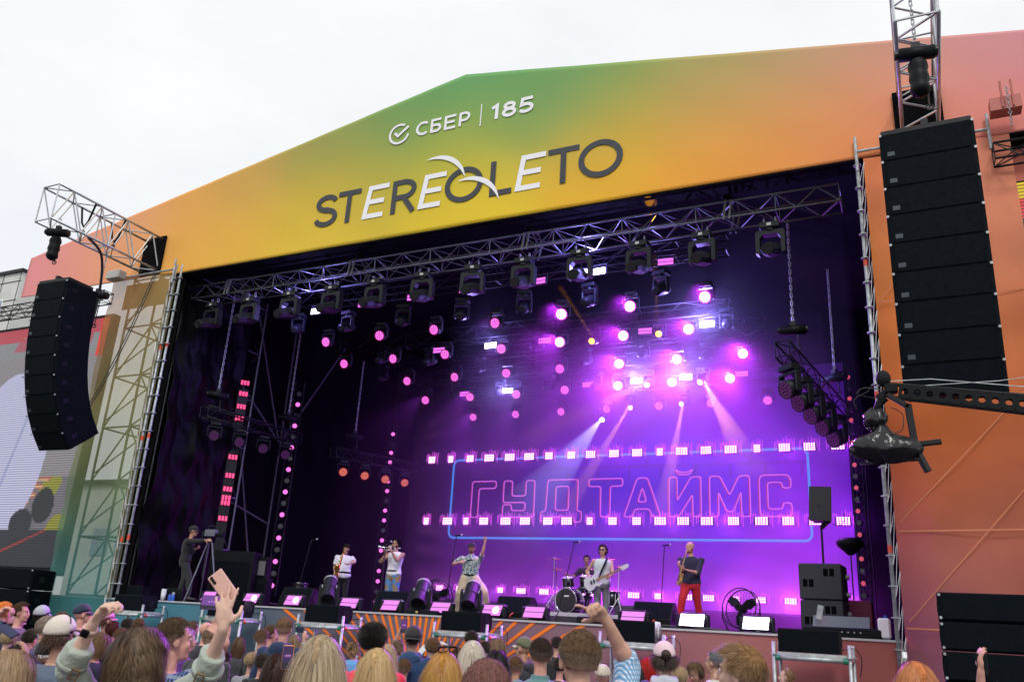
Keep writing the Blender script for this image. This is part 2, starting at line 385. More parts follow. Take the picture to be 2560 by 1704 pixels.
def glyph(mb,ch,x0,x1,z0,z1,wd,shear=.0,Y=15.972):
    wN,sts=GL[ch]
    for si_,(pts,cl) in enumerate(sts):
        q=[]
        for u,v in pts: 
            vv=v; q.append((x0+(x1-x0)*u/wN+shear*(z1-z0)*(vv),z0+(z1-z0)*vv))
        stroke(mb,q,wd,bool(cl),Y-.0025*si_)

txt=thing('x','x','x'); bpy.data.objects.remove(txt)
mg=MB(); mw=MB()
z0,z1=11.67,12.62; wd=.135
for ch,col,x0,x1,a,b in [('S','g',-14.17,-13.38,z0,z1),('T','g',-13.4,-12.68,z0,z1),('E','w',-12.59,-11.93,z0,z1),('R','g',-11.7,-10.95,z0,z1),('E','w',-10.88,-10.22,z0,z1),('O','g',-10.08,-9.06,z0,z1),('L','g',-8.85,-8.24,z0,z1),('E','w',-8.17,-7.5,z0,z1),('T','g',-7.31,-6.52,z0,z1),('O','g',-6.51,-5.48,z0,z1)]:
    mq=MB(); glyph(mq,ch,x0,x1,a,b,wd*(1.06 if col=='g' else 1.0),.15 if ch=='E' else 0.0); mq.obj('letter',M_greyprint if col=='g' else M_white,house)
# upper line : round tick emblem, four letters, divider, number
zz0,zz1=13.86,14.26
for ch,x0,x1 in [('C',-11.16,-10.78),('B6',-10.72,-10.4),('E',-10.31,-9.97),('P',-9.88,-9.55)]:
    mq=MB(); glyph(mq,ch,x0,x1,zz0,zz1,.072,.02); mq.obj('letter',M_white,house)
mq=MB(); stroke(mq,[(-9.235,13.73),(-9.235,14.38)],.028); mq.obj('divider',M_white,house)
for ch,x0,x1 in [('1',-8.93,-8.72),('8',-8.66,-8.22),('5',-8.19,-7.77)]: glyph(mw,ch,x0,x1,13.84,14.28,.085,.02) if 0 else (lambda q:(glyph(q,ch,x0,x1,13.84,14.28,.09,.02),q.obj('numeral',M_white,house)))(MB())
stroke(mw,arc(-11.68,14.05,.29,.28,58,350,30),.065)
stroke(mw,[(-11.82,14.1),(-11.71,13.99),(-11.4,14.23)],.075,Y=15.968)
def cres(mb,c,R,a0,a1,th,Y):
    vs=[];n=20
    for i in range(n+1):
        t=i/n; an=math.radians(a0+(a1-a0)*t); e=th*math.sin(math.pi*t)**.8
        vs.append((c[0]+R*math.cos(an),Y,c[1]+R*math.sin(an))); vs.append((c[0]+(R-e)*math.cos(an),Y,c[1]+(R-e)*math.sin(an)))
    mb.add(vs,[(2*i,2*i+2,2*i+3,2*i+1) for i in range(n)])
mw.obj('tick_emblem',M_white,house)
mc=MB(); cres(mc,(-10.4,12.25),.86,112,6,.13,15.966); cres(mc,(-9.42,11.45),.87,112,6,.13,15.966); mc.obj('crescent_print',M_white,house)
# ================================================================ RIG
def V3(*a): return Vector(a)
def box_truss(name,label,a,b,u,v,r=.025,bay=.5,br=.012,m=None,group=None,tri=False,cat='truss'):
    "lattice truss from a to b; u,v = half-size vectors of the section"
    m=m or M_trussd; a=Vector(a);b=Vector(b);u=Vector(u);v=Vector(v)
    t=thing(name,label,cat,a,group=group); d=b-a; n=max(2,round(d.length/bay))
    cs=[u+v,u-v,-u-v,-u+v] if not tri else [u+v,-u+v,-v]
    for c in cs:
        q=MB().cyl(c,d+c,r,n=8); q.obj('chord',m,t,smooth=True)
    q=MB(); N=len(cs)
    for s_ in range(N):
        c0,c1=cs[s_],cs[(s_+1)%N]
        for i in range(n):
            p=d*(i/n); p2=d*((i+1)/n)
            if (i+s_)%2: q.cyl(p+c0,p2+c1,br,n=5,caps=False)
            else: q.cyl(p+c1,p2+c0,br,n=5,caps=False)
            if i%4==0: q.cyl(p+c0,p+c1,br,n=5,caps=False)
        q.cyl(d+c0,d+c1,br,n=5,caps=False)
    q.obj('lattice',m,t)
    return t
# ---- scaffold towers framing the opening
def pole_pair(name,label,xs,zt,wrap=1):
    t=thing(name,label,'scaffold tower',(xs[0],16,0))
    for k,x in enumerate(xs):
        q=MB().cyl((x-xs[0],0,0),(x-xs[0],0,zt-.02*k),.034,n=10); q.obj('standard',M_galv,t,smooth=True)
        rg=MB()
        for i in range(int(zt/.5)): rg.cyl((x-xs[0],0,.35+i*.5),(x-xs[0],0,.37+i*.5),.075,n=10)
        rg.obj('ring_coupler',M_galv,t)
        for z in (3.4,6.1,8.7):
            o=MB().cyl((x-xs[0],0,z+.06*k),(x-xs[0],0,z+.13+.06*k),.0365,n=10); o.obj('orange_mark',M_orangeclamp,t)
    if len(xs)>1:
        lg=MB()
        for i in range(int(zt/1.0)): lg.cyl((0,0,.36+i*1.0),(xs[1]-xs[0],0,.36+i*1.0),.015,n=6)
        lg.obj('ledger',M_galv,t)
    ln=MB(); z=.6; pts=[]
    while z<zt-.5:
        sx=-.13 if wrap<0 else .13
        pts+= [(sx,-.05,z+.42),(0.03*(-1 if wrap<0 else 1),-.06,z)]; z+=.52
    ln.path(pts,.005,n=4); ln.obj('lacing_cord',M_white,t)
    return t
pole_pair('scaffold_tower','grey twin scaffold poles with orange marks at left edge of the stage opening',(XL-.03,XL+.2),11.3,-1)
pole_pair('scaffold_tower','grey scaffold pole laced to the orange mesh at right edge of the stage opening',(XR,),11.35,1)
# ring tops and short ledgers at the fascia
for i,(x0,x1) in enumerate(((XL-2.7,XL),(XR,XR+1.0),(2.0-1.0,2.0-.3))):
    q=MB().cyl((x0,15.9,11.12),(x1,15.9,11.12),.03,n=8); q.cyl((x1 if i!=1 else x0,15.9,10.7),(x1 if i!=1 else x0,15.9,11.45),.03,n=8)
    q.obj('scaffold_ledger',M_galv,None,label=['long grey scaffold ledger along the top of the left mesh banner','short grey scaffold ledger beside the right speaker array','grey scaffold stub at the top of the salmon banner right of the array'][i],category='scaffold pipe')
# ---- mesh banners
def mesh_banner(name,label,x0,x1,z0,z1,smp,clear,sig,gain=1,seams=()):
    def bl(x,z): return .03*math.sin(x*3+z*1.3)+.02*math.sin(z*4.1-x)
    m=grid_mesh(name,[(x0,z0,z1),(x1,z0,z1)],40,90,15.93,bl)
    put_color(m,blend_fn(smp,sig=sig,gain=gain))
    mt=bpy.data.materials.new(name+'_print'); mt.use_nodes=True; nt=mt.node_tree; nt.nodes.clear(); l=nt.links.new
    o=nt.nodes.new('ShaderNodeOutputMaterial'); at=nt.nodes.new('ShaderNodeAttribute'); at.attribute_name='Col'
    df=nt.nodes.new('ShaderNodeBsdfDiffuse'); tl=nt.nodes.new('ShaderNodeBsdfTranslucent'); ad=nt.nodes.new('ShaderNodeMixShader'); ad.inputs[0].default_value=.3
    tr=nt.nodes.new('ShaderNodeBsdfTransparent'); mx=nt.nodes.new('ShaderNodeMixShader'); mx.inputs[0].default_value=clear
    tcn=nt.nodes.new('ShaderNodeTexCoord'); nn=nt.nodes.new('ShaderNodeTexNoise'); nn.inputs['Scale'].default_value=1.3; nn.inputs['Detail'].default_value=3
    mr=nt.nodes.new('ShaderNodeMapRange'); mr.inputs['To Min'].default_value=.8; mr.inputs['To Max'].default_value=1.2; vm=nt.nodes.new('ShaderNodeVectorMath'); vm.operation='SCALE'
    l(tcn.outputs['Object'],nn.inputs[0]); l(nn.outputs[0],mr.inputs[0]); l(at.outputs['Color'],vm.inputs[0]); l(mr.outputs[0],vm.inputs['Scale'])
    l(vm.outputs[0],df.inputs[0]); l(vm.outputs[0],tl.inputs[0]); l(df.outputs[0],ad.inputs[1]); l(tl.outputs[0],ad.inputs[2]); l(ad.outputs[0],mx.inputs[1]); l(tr.outputs[0],mx.inputs[2]); l(mx.outputs[0],o.inputs[0])
    ob=link(name,m,mt,None,label=label,category='mesh banner')
    if seams:
        q=MB()
        for si,(a,b) in enumerate(seams): (lambda A,B:q.add([A+Vector((0,-.003*si,.012)),A+Vector((0,-.003*si,-.012)),B+Vector((0,-.003*si,-.012)),B+Vector((0,-.003*si,.012))] if abs(B.x-A.x)>.3 else [A+Vector((-.02,-.003*si,0)),A+Vector((.02,-.003*si,0)),B+Vector((.02,-.003*si,0)),B+Vector((-.02,-.003*si,0))],[(0,1,2,3)]))(Vector(a),Vector(b))
        q.obj('seam',mat(name+'_seam',tuple(min(1,c*1.0) for c in s2l((208,130,94))),.9),ob)
    return ob
lb=mesh_banner('mesh_banner','translucent olive mesh banner laced beside the left tower, scaffolding showing through',XL-2.5,XL-.12,1.2,11.05,
 [((-21,10.8),(205,150,105)),((-19.4,10.8),(190,160,100)),((-21,9),(160,130,90)),((-20,8),(160,150,105)),((-19.5,8),(155,150,90)),((-20,6),(145,150,100)),((-20,4.5),(125,150,110)),((-20,3),(95,145,135)),((-20,2),(70,130,135))],.3,1.0,1.1)
rb=mesh_banner('mesh_banner','burnt orange mesh banner stretched over scaffolding right of the stage',XR+.12,2.02,0.2,10.98,
 [((-.3,10.8),(232,140,85)),((1.6,10.8),(235,150,125)),((0,9),(212,130,65)),((1.8,9),(220,140,110)),((0,7),(205,120,60)),((1.8,7),(215,125,85)),((0,5.5),(190,100,50)),((1.5,5.5),(190,105,65)),((0,4.5),(178,98,65)),((1.5,4),(182,105,85)),((0,3),(175,105,95)),((1.5,3),(170,100,85)),((0,2),(140,85,100)),((0,1),(115,78,100))],.0,.9,1.2,
 seams=[((-.45,15.88,7.9),(1.9,15.88,7.9)),((-.45,15.88,3.75),(1.9,15.88,3.8)),((-.45,15.88,2.2),(1.9,15.88,2.2)),((-.4,15.88,3.9),(1.9,15.88,6.3)),((-.4,15.88,2.3),(1.9,15.88,4.9)),((-.42,15.88,7.9),(.3,15.88,8.8))])
bk_=MB(); bk_.box((XL-.4,16.35,6.2),(.5,.02,9.9)); bk_.box((XL-1.3,16.37,10.7),(2.3,.02,.8)); bk_.obj('backing_strip',mat('olive_backing',(.3,.27,.12),.8,noise_amt=.2,noise_scale=2),lb)
# scaffolding behind the left mesh
ub=MB(); ub.box((4.7,16.5,10.6),(5.3,.02,1.0)); ub.obj('mesh_banner',mat('salmon_mesh',s2l((225,135,118)),.85),None,label='salmon mesh strip above the right LED screen',category='mesh banner')
sc=thing('support_scaffold','dark scaffold tower with diagonal braces behind the left mesh banner','scaffold tower',(0,0,0))
xs=(XL-.15,XL-1.35,XL-2.45); ys=(16.6,18.2,20)
for x in xs:
    for y in ys: MB().cyl((x,y,0),(x,y,11.6),.035,n=6).obj('standard',M_trussd,sc)
lg=MB(); dg=MB()
for k,z in enumerate(np.arange(.5,11.5,1.55)):
    for y in ys: lg.cyl((xs[0],y,z),(xs[2],y,z),.028,n=5)
    for x in xs: lg.cyl((x,ys[0],z),(x,ys[2],z),.028,n=5)
    for y in ys:
        dg.cyl((xs[0],y,z),(xs[1],y,z+1.55),.025,n=5); dg.cyl((xs[0],y,z+1.55),(xs[2],y,z+.2),.022,n=5); dg.cyl((xs[1],y,z+1.5),(xs[2],y,z),.025,n=5)
    dg.cyl((xs[1],ys[0],z),(xs[1],ys[1],z+1.5),.025,n=5); dg.cyl((xs[2],ys[1],z),(xs[2],ys[2],z+1.5),.025,n=5)
lg.obj('ledger',M_trussd,sc); dg.obj('diagonal_brace',M_trussd,sc)
# ---- black plastic sheet on the inner left wall
m=bpy.data.meshes.new('black_plastic_sheet'); vs=[];fs=[]
ny,nz_=70,110
for i in range(ny+1):
    for j in range(nz_+1):
        y=16.25+2.75*i/ny; z=2.0+9.0*j/nz_
        n_=noise.noise(Vector((y*1.2,z*.9,3)))*.2+noise.noise(Vector((y*3.4+z*.8,z*1.2-y,7)))*.06+noise.noise(Vector((y*8+z,z*5,1)))*.016+.1*abs(noise.noise(Vector((y*.6+z*.8,z*.3,11))))
        vs.append((XL+.35+n_-.12*(z-6)**2/25,y,z))
for i in range(ny):
    for j in range(nz_): a=i*(nz_+1)+j; fs.append((a,a+1,a+nz_+2,a+nz_+1))
m.from_pydata(vs,[],fs); m.update(); m.polygons.foreach_set('use_smooth',[True]*len(m.polygons))
M_poly=mat('black_polythene',(.0025,.0025,.003),.42,bump=.25,bump_scale=7,spec=.09)
sheet_thick(link('plastic_sheet',m,M_poly,None,label='wrinkled black plastic sheet lining the left inner wall of the stage',category='tarpaulin'),.01)
dl=MB(); dl.add([(XL-.08,16.12,1.9),(XL+.32,16.12,1.9),(XL+.32,16.12,11.05),(XL-.08,16.12,11.05)],[(0,1,2,3)]); dl.add([(XL-.45,16.3,2),(XL-.45,28.5,2),(XL-.45,28.5,12.4),(XL-.45,16.3,12.4)],[(0,1,2,3)]); dl.obj('side_drape',M_cloth,house)
M_dkgalv=mat('dull_steel',(.1,.1,.1),.7)
sb=thing('side_bracing','dim grey diagonal scaffold braces inside the left stage wing','scaffold frame',(0,0,0))
for (a,b) in ((( 19.2,8.9),(21.3,2.6)),((19.2,8.9),(21.6,7.3)),((19.4,12.0),(21.6,7.3)),((19.2,2.8),(19.2,11.5)),((21.7,2),(21.7,11.5)),((19.2,5.2),(21.7,4.6)),((21.7,7.3),(24.5,11.5)),((21.7,2.2),(24.5,2.1))):
    MB().cyl((XL-.25,a[0],a[1]),(XL-.25,b[0],b[1]),.03,n=6).obj('brace',M_dkgalv,sb)
# ---- trusses over the stage
box_truss('lighting_truss','long silver front truss running just under the fascia',(-19.1,16.8,10.58),(-1.0,16.8,10.62),(0,.3,0),(0,0,.19),r=.026,bay=.42,group='overhead lighting trusses')
for y,z,x0,x1,lab in ((18.1,10.55,-16.6,-3.6,'second dark truss back, above the first row of magenta lights'),(20.3,9.85,-16,-4,'third dark truss back, above the yellow beam lights'),(23.1,10.35,-16,-3.6,'fourth dark truss back from the front'),(24.6,10.1,-16,-4,'fifth dark truss back, above the white strobes'),(27.6,10.25,-16,-3.6,'rearmost dark truss above the video wall')):
    box_truss('lighting_truss',lab,(x0,y,z),(x1,y,z),(0,.2,0),(0,0,.2),r=.025,bay=.6,m=M_dark,group='overhead lighting trusses')
# ---- chain hoists
def hoist(name,label,p,length,chain_up=3,bag=True,yaw=0,m=None,size=1,chain_r=.014):
    t=thing(name,label,'chain hoist',p,(0,0,yaw)); k=size
    MB().cyl((-.26*k,0,0),(.26*k,0,0),.11*k,n=14).obj('motor',M_black,t,smooth=True)
    q=MB().cyl((-.32*k,0,0),(-.26*k,0,0),.07*k,n=10); q.cyl((.26*k,0,0),(.3*k,0,0),.09*k,n=10); q.box((0,0,.14*k),(.12*k,.1*k,.1*k)); q.obj('end_cap',M_dark,t)
    if bag:
        b=MB(); prof=[(.03*k,-.1*k),(.11*k,-.14*k)]+[((.14+.012*math.sin(j*2.1))*k,(-.2-.07*j)*k) for j in range(8)]+[(.1*k,-.76*k),(.02*k,-.8*k)]
        b.lathe(prof,n=14); b.obj('chain_bag',M_black,t,smooth=True)
    if chain_up>0:
        c=MB(); n=int(chain_up/.09)
        for j in range(n):
            z=.15*k+j*chain_up/n; h=chain_up/n*.62
            dx,dy=((.02,0) if j%2 else (0,.02))
            c.path([(dx,dy,z-h),(-dx,-dy,z-h),(-dx,-dy,z+h),(dx,dy,z+h),(dx,dy,z-h)],chain_r*.6,n=4)
        c.obj('chain',M_galv,t)
    if length>0:
        c=MB().cyl((.1*k,0,-.1*k),(.1*k,0,-length),.014,n=5); c.ring((.1*k,0,-length),.05,.014,Matrix.Rotation(math.pi/2,3,'X'),n=10,m=5); c.obj('hook',M_dark,t)
    return t
# ---- outrigger trusses carrying the speaker arrays
box_truss('outrigger_truss','silver box truss sticking out of the fascia over the left speaker array',(-20.08,12.45,11.72),(-20.08,16.0,11.72),(.31,0,0),(0,0,.5),r=.035,bay=.45,br=.02,m=M_alu,cat='truss')
box_truss('outrigger_truss','silver box truss sticking out of the fascia over the right speaker array',(.57,12.3,11.72),(.57,16.0,11.72),(.31,0,0),(0,0,.5),r=.035,bay=.45,br=.02,m=M_alu,cat='truss')
for x,lab in ((-20.08,'dark square opening in the fascia around the left outrigger'),(.57,'dark square opening in the fascia around the right outrigger')):
    q=MB().box((x,15.95,11.72),(.86,.04,1.2)); q.obj('fascia_opening',M_cloth,None,label=lab,category='banner opening')
hoist('chain_hoist','black motor and chain bag hanging over the left speaker array',(-20.05,12.9,11.05),.85,chain_up=.3,yaw=.5)
hoist('chain_hoist','black motor and chain bag hanging over the right speaker array',(.52,12.6,10.75),1.0,chain_up=1.0,yaw=.15)
for i,(y) in enumerate((13.6,14.6)):
    q=MB(); q.path([(-20.35,y,12.2),(-20.2,y,11.7),(-20.08,y,11.55),(-19.95,y,11.7),(-19.8,y,12.2)],.03,n=5); q.cyl((-20.08,y,11.55),(-20.08,y,11.1),.012,n=5); q.ring((-20.08,y,11.42),.05,.015,Matrix.Rotation(math.pi/2,3,'Y'),n=10,m=5)
    q.obj('lifting_strap',M_black,None,label=['black lifting strap in the outer half of the left outrigger truss','black lifting strap in the inner half of the left outrigger truss'][i],category='strap',group='lifting straps')
hoist('chain_hoist','small black motor right of the left speaker array, above the side screen',(-20.25,14.6,9.95),.9,chain_up=1.6,bag=False,yaw=.4)
# ---- line arrays
M_badge=mat('faint_badge',(.035,.05,.065),.5)
def line_array(name,label,loc,yaw,n,w_,h,dep,angles,frame=True,handles=True):
    t=thing(name,label,'speaker array',loc,(0,0,yaw))
    if frame:
        q=MB().bbox((0,dep*.4,.05),(w_*.96,dep*.8,.09),.01); q.bbox((0,dep*.35,.15),(.1,dep*.6,.12),.01); q.obj('rigging_frame',M_dark,t)
    z=0.0; y=0.0; a=0.0
    for i in range(n):
        a+=angles[i]; R=Matrix.Rotation(math.radians(a),3,'X')
        c=Vector((0,y,z))+R@Vector((0,dep/2,-h/2))
        hh=h-.007
        poly=[(-w_/2,-.0),(-w_/2+.05,-.035),(w_/2-.05,-.035),(w_/2,0),(w_/2,dep*.5),(w_/2*.93,dep),(-w_/2*.93,dep),(-w_/2,dep*.5)]
        b=MB(); M4=Matrix.Translation(c)@R.to_4x4()@Matrix.Translation((0,-dep/2,-hh/2)); b.prism(poly,hh,M4)
        cb=b.obj('cabinet',M_blackcab,t)
        g_=MB(); g_.prism([(-w_/2+.07,-.045),(w_/2-.07,-.045),(w_/2-.07,-.036),(-w_/2+.07,-.036)],hh-.03,M4@Matrix.Translation((0,0,.015))); g_.obj('grille',M_blackcab,cb)
        lp=MB(); lp.prism([(-w_/2+.1,-.049),(-w_/2+.2,-.049),(-w_/2+.2,-.0455),(-w_/2+.1,-.0455)],.07,M4@Matrix.Translation((0,0,.07))); lp.obj('badge',M_badge,cb)
        if handles:
            for s_ in(-1,1):
                k=MB(); k.box((0,0,0),(.02,.16,.11),None); o=k.obj('handle',M_black,cb); 
                o.matrix_local=Matrix.Translation(c+R@Vector((s_*(w_/2-.0),-dep*.27,.02)))@R.to_4x4()
        for s_ in(-1,1):
            k=MB(); k.cyl((s_*(w_/2-.02),-.04-dep/2,h/2-.02),(s_*(w_/2-.02),-.06-dep/2,h/2-.02),.022,n=6)
            o=k.obj('rigging_pin',M_galv,cb); o.matrix_local=Matrix.Translation(c)@R.to_4x4()
        nx_=Vector((0,y,z))+R@Vector((0,0,-h)); y,z=nx_.y,nx_.z
    return t
line_array('line_array','tall black speaker array hanging on the left of the stage, curving back at its foot',(-19.25,12.6,9.4),.04,9,1.12,.475,.92,[1.5,1.5,2.5,3,4,5,6,7,7.5])
line_array('line_array','tall black speaker array hanging in front of the right orange mesh above the crane',(.52,12.6,9.38),-.02,9,1.3,.462,.6,[0,0,.5,.5,1,1,1.5,2,2],handles=False)
# ---- ground subwoofers
def sub_stack(name,label,loc,yaw,rows,w_,h,d_):
    t=thing(name,label,'subwoofer stack',loc,(0,0,yaw)); z=0
    for r in range(rows):
        b=MB().bbox((0,d_/2,z+h/2),(w_,d_,h-.012),.02); cb=b.obj('cabinet',M_blackcab,t)
        g_=MB().box((0,-.004,z+h/2),(w_-.1,.02,h-.07)); g_.obj('grille',M_blackcab,cb)
        for s_ in(-1,1):
            hd=MB(); hd.box((s_*(w_/2+.001),d_*.4,z+h/2),(.012,.22,.13)); hd.obj('handle',M_dark,cb)
            for zz in (.04,h-.04):
                pn=MB().cyl((s_*(w_/2-.03),-.02,z+zz),(s_*(w_/2-.03),-.035,z+zz),.02,n=6); pn.obj('catch',M_galv,cb)
        z+=h
    return t
sub_stack('subwoofer_stack','stack of black subwoofers on the ground left of the stage',(-21.55,14.9,0),.32,5,1.3,.52,.95)
sub_stack('subwoofer_stack','stack of black subwoofers on the ground at the right edge',(.78,13.2,0),0,7,1.5,.375,.9)
# ---- side video screens
def led_mat(name,col='Col',st=1.0,lines=60,axis='Z'):
    m=bpy.data.materials.new(name); m.use_nodes=True; nt=m.node_tree; b=nt.nodes['Principled BSDF']; l=nt.links.new
    b.inputs['Base Color'].default_value=(.01,.01,.01,1); b.inputs['Roughness'].default_value=.5
    a=nt.nodes.new('ShaderNodeAttribute'); a.attribute_name=col; tc=nt.nodes.new('ShaderNodeTexCoord'); w_=nt.nodes.new('ShaderNodeTexWave'); w_.wave_type='BANDS'; w_.bands_direction=axis; w_.inputs['Scale'].default_value=lines
    mr=nt.nodes.new('ShaderNodeMapRange'); mr.inputs['To Min'].default_value=.35; mr.inputs['To Max'].default_value=1.2
    vm=nt.nodes.new('ShaderNodeVectorMath'); vm.operation='SCALE'
    l(tc.outputs['Object'],w_.inputs[0]); l(w_.outputs[1],mr.inputs[0]); l(a.outputs['Color'],vm.inputs[0]); l(mr.outputs[0],vm.inputs['Scale']); l(vm.outputs[0],b.inputs['Emission Color']); b.inputs['Emission Strength'].default_value=st
    m.cycles.emission_sampling='NONE'; return m
M_led=led_mat('led_pixels',st=.85,lines=4.6)
ls=thing('video_screen','large LED side screen at the left edge showing a close-up of a white sleeve','video screen',(0,0,0))
MB().box((-24.3,16.25,6.3),(5.74,.25,7.6)).obj('housing',M_black,ls)
lm=grid_mesh('screen',[(-27.1,2.7,10.0),(-21.52,2.7,10.0)],150,190,16.1)
def pxc(co):
    "what the screen shows, drawn in screen metres"
    x=co[:,0];z=co[:,2]; c=np.tile(np.array(s2l((150,150,155))),(len(x),1))
    def put(mask,col): c[mask]=s2l(col)
    n1=np.sin(x*3.1+z*1.7)+np.sin(z*4.3-x*2.2)
    put(z>9.55,(205,75,90)); put((z>9.2)&(z<=9.55)&(n1>.1),(185,95,112)); put(z<9.0,(150,145,150))
    sl=(((x+24.9)/1.9)**2+((z-5.9)/2.6)**2<1)&(x<-22.9); put(sl,(205,205,240)); 
    put(sl&(np.abs((x+24.6)-(z-5.5)*.25)<.06),(175,178,222))
    low=(z<5.2)&(~sl); put(low&(n1>.9),(150,150,40)); put(low&(n1<=.9),(120,115,125)); 
    d=(x+24.5)-(z-3.6)*1.05; put(low&(np.abs(d)<.35)&(np.sin(z*21+x*5)>-.2),(190,110,80)); put(low&(np.abs(d)<.3)&(np.sin(z*31)>.75),(255,220,170))
    put((((x+22.6)/.45)**2+((z-4.4)/.5)**2<1),(30,35,45)); put((((x+23.4)/.5)**2+((z-3.9)/.4)**2<1),(35,38,50))
    put(z<3.7,(38,40,52)); put((z<3.7)&(np.abs(z-3.1-.35*(x+24))<.03),(170,50,40)); put((((x+25.9)/.18)**2+((z-4.9)/.3)**2<1)&~sl,(240,235,230))
    put((x>-21.85)&(z>8.8),(245,60,40)); 
    return c
put_color(lm,pxc); link('screen',lm,M_led,ls)
rs=thing('video_screen','narrow visible edge of the right LED screen with yellow and red bands','video screen',(0,0,0))
MB().box((4.6,16.25,6.2),(5.2,.25,7.75)).obj('housing',M_black,rs)
rm2=grid_mesh('screen',[(2.03,2.5,10.03),(7.1,2.5,10.03)],40,150,16.1)
def pxr(co):
    z=co[:,2]; c=np.tile(np.array(s2l((42,62,66))),(len(z),1)); c[z>9.3]=s2l((225,60,70)); c[z>9.72]=s2l((235,200,40)); return c
put_color(rm2,pxr); link('screen',rm2,M_led,rs)
for x0,x1,lab in ((-27.5,-21.3,'dark truss carrying the left side screen'),(1.7,7.2,'dark truss carrying the right side screen')):
    box_truss('screen_truss',lab,(x0,15.7,10.45),(x1,15.7,10.45),(0,.16,0),(0,0,.16),r=.022,bay=.4,m=M_dark)
q=MB().box((0,0,0),(.5,.3,.26)); q.cyl((-.05,-.16,-.1),(-.05,-.16,.45),.02,n=6); q.cyl((.12,-.16,-.1),(.12,-.16,.45),.02,n=6)
ib=q.obj('lifting_beam',mat('salmon_beam',s2l((190,110,100)),.6),None,label='salmon steel beam end with chain above the right side screen',category='beam'); ib.location=(1.98,15.6,11.35)
cc=MB()
for j in range(14): cc.ring((0,0,-.06*j),.028,.008,Matrix.Rotation(math.pi/2,3,'X') if j%2 else Matrix.Rotation(math.pi/2,3,'Y'),n=8,m=4)
co_=cc.obj('chain',M_galv,ib); co_.location=(.03,-.25,.25)
ib2=MB().bbox((0,0,0),(.55,.28,.26),.02).obj('junction_box',mat('pale_box',(.5,.48,.44),.6),None,label='pale grey box on the scaffold above the left mesh banner',category='junction box'); ib2.location=(-21.15,15.7,11.12)
# ---- cables hanging from the left outrigger
for i,(pts,r,lab) in enumerate((([(-19.8,13.6,11.2),(-19.9,14.2,10.9),(-20.2,14.6,9.8),(-20.35,14.6,8),(-20.4,14.4,6.8),(-20.3,14,6.3)],.035,'thick black cable dropping from the left outrigger behind the array'),([(-19.75,15.9,11.2),(-19.9,15.5,9),(-20.4,15.2,7),(-20.9,14.8,5.7)],.014,'thin black cable crossing the upper left mesh banner'),([(-19.68,15.9,11.15),(-19.8,15.5,9),(-20.3,15.2,7),(-20.85,14.8,5.75)],.014,'thin black cable just right of the first cable on the left mesh'),([(-20.2,13.3,8.2),(-19.9,13.3,7.9),(-19.75,13.3,8.3),(-19.8,13.3,9.4)],.02,'looped black cable at the back of the left array'))):
    q=MB(); P_=[Vector(p) for p in pts]; fine=[]
    for k in range(len(P_)-1):
        for t in range(6):
            t=t/6; p0=P_[max(k-1,0)];p1=P_[k];p2=P_[k+1];p3=P_[min(k+2,len(P_)-1)]
            fine.append(.5*((2*p1)+(p2-p0)*t+(2*p0-5*p1+4*p2-p3)*t*t+(3*p1-p0-3*p2+p3)*t**3))
    fine.append(P_[-1]); q.path(fine,r,n=6); q.obj('cable',M_rubber,None,smooth=True,label=lab,category='cable')
def spline(pts,n=6):
    P_=[Vector(p) for p in pts]; fine=[]
    for k in range(len(P_)-1):
        for t in range(n):
            t=t/n; p0=P_[max(k-1,0)];p1=P_[k];p2=P_[k+1];p3=P_[min(k+2,len(P_)-1)]
            fine.append(.5*((2*p1)+(p2-p0)*t+(2*p0-5*p1+4*p2-p3)*t*t+(3*p1-p0-3*p2+p3)*t**3))
    fine.append(P_[-1]); return fine
# ================================================================ VIDEO WALL, LIGHTS, SMOKE
YW=28.0
wallT=thing('video_wall','wide LED wall with neon outlined letters in a blue frame, violet brick and painted haze','video wall',(0,0,0))
MB().box((-10.0,YW+.12,6.67),(16.2,.2,7.95)).obj('housing',M_black,wallT)
wm=grid_mesh('screen',[(-18.0,2.75,10.6),(-2.0,2.75,10.6)],170,86,YW)  # sheet runs above the picture; its top rows imitate lit haze on the backdrop
wall_haze_samp=[((-17,10.3),(2,0,6)),((-14,10.4),(6,0,18)),((-11,10.4),(10,2,34)),((-8,10.4),(22,4,60)),((-5,10.4),(34,6,80)),((-2.5,10.4),(26,4,60)),((-13,9.5),(18,2,50)),((-9.5,9.5),(34,6,95)),((-6,9.4),(60,10,140)),((-3,9.4),(52,8,120)),((-17.8,8.5),(10,0,22)),((-17.5,6),(8,0,16)),((-17.5,4),(22,0,50)),((-15.5,8.5),(28,0,70)),((-15,7.2),(20,0,60)),((-14.5,6.2),(34,10,130)),((-15,5),(70,10,120)),((-13,3.8),(70,8,125)),((-12.5,8.6),(40,5,95)),((-11.5,7),(35,20,190)),((-11.5,6),(45,25,190)),((-10,7.3),(38,20,215)),((-9,6),(60,20,215)),((-8,7.2),(45,18,220)),((-9,4.5),(95,25,190)),((-8,3.6),(95,15,170)),((-6,7),(70,15,215)),((-6,6),(85,18,210)),((-5,8.6),(85,10,170)),((-4,6.5),(110,15,200)),((-4,4.5),(130,20,205)),((-3,3.6),(140,30,210)),((-2,8),(80,8,160)),((-2,5),(110,15,200)),((-12,3),(110,20,170)),((-9,2.9),(150,45,210)),((-4,2.9),(190,80,235))]  # screen picture colours with the violet haze glow painted in, fading dark upward
bf=blend_fn(wall_haze_samp,sig=.9)
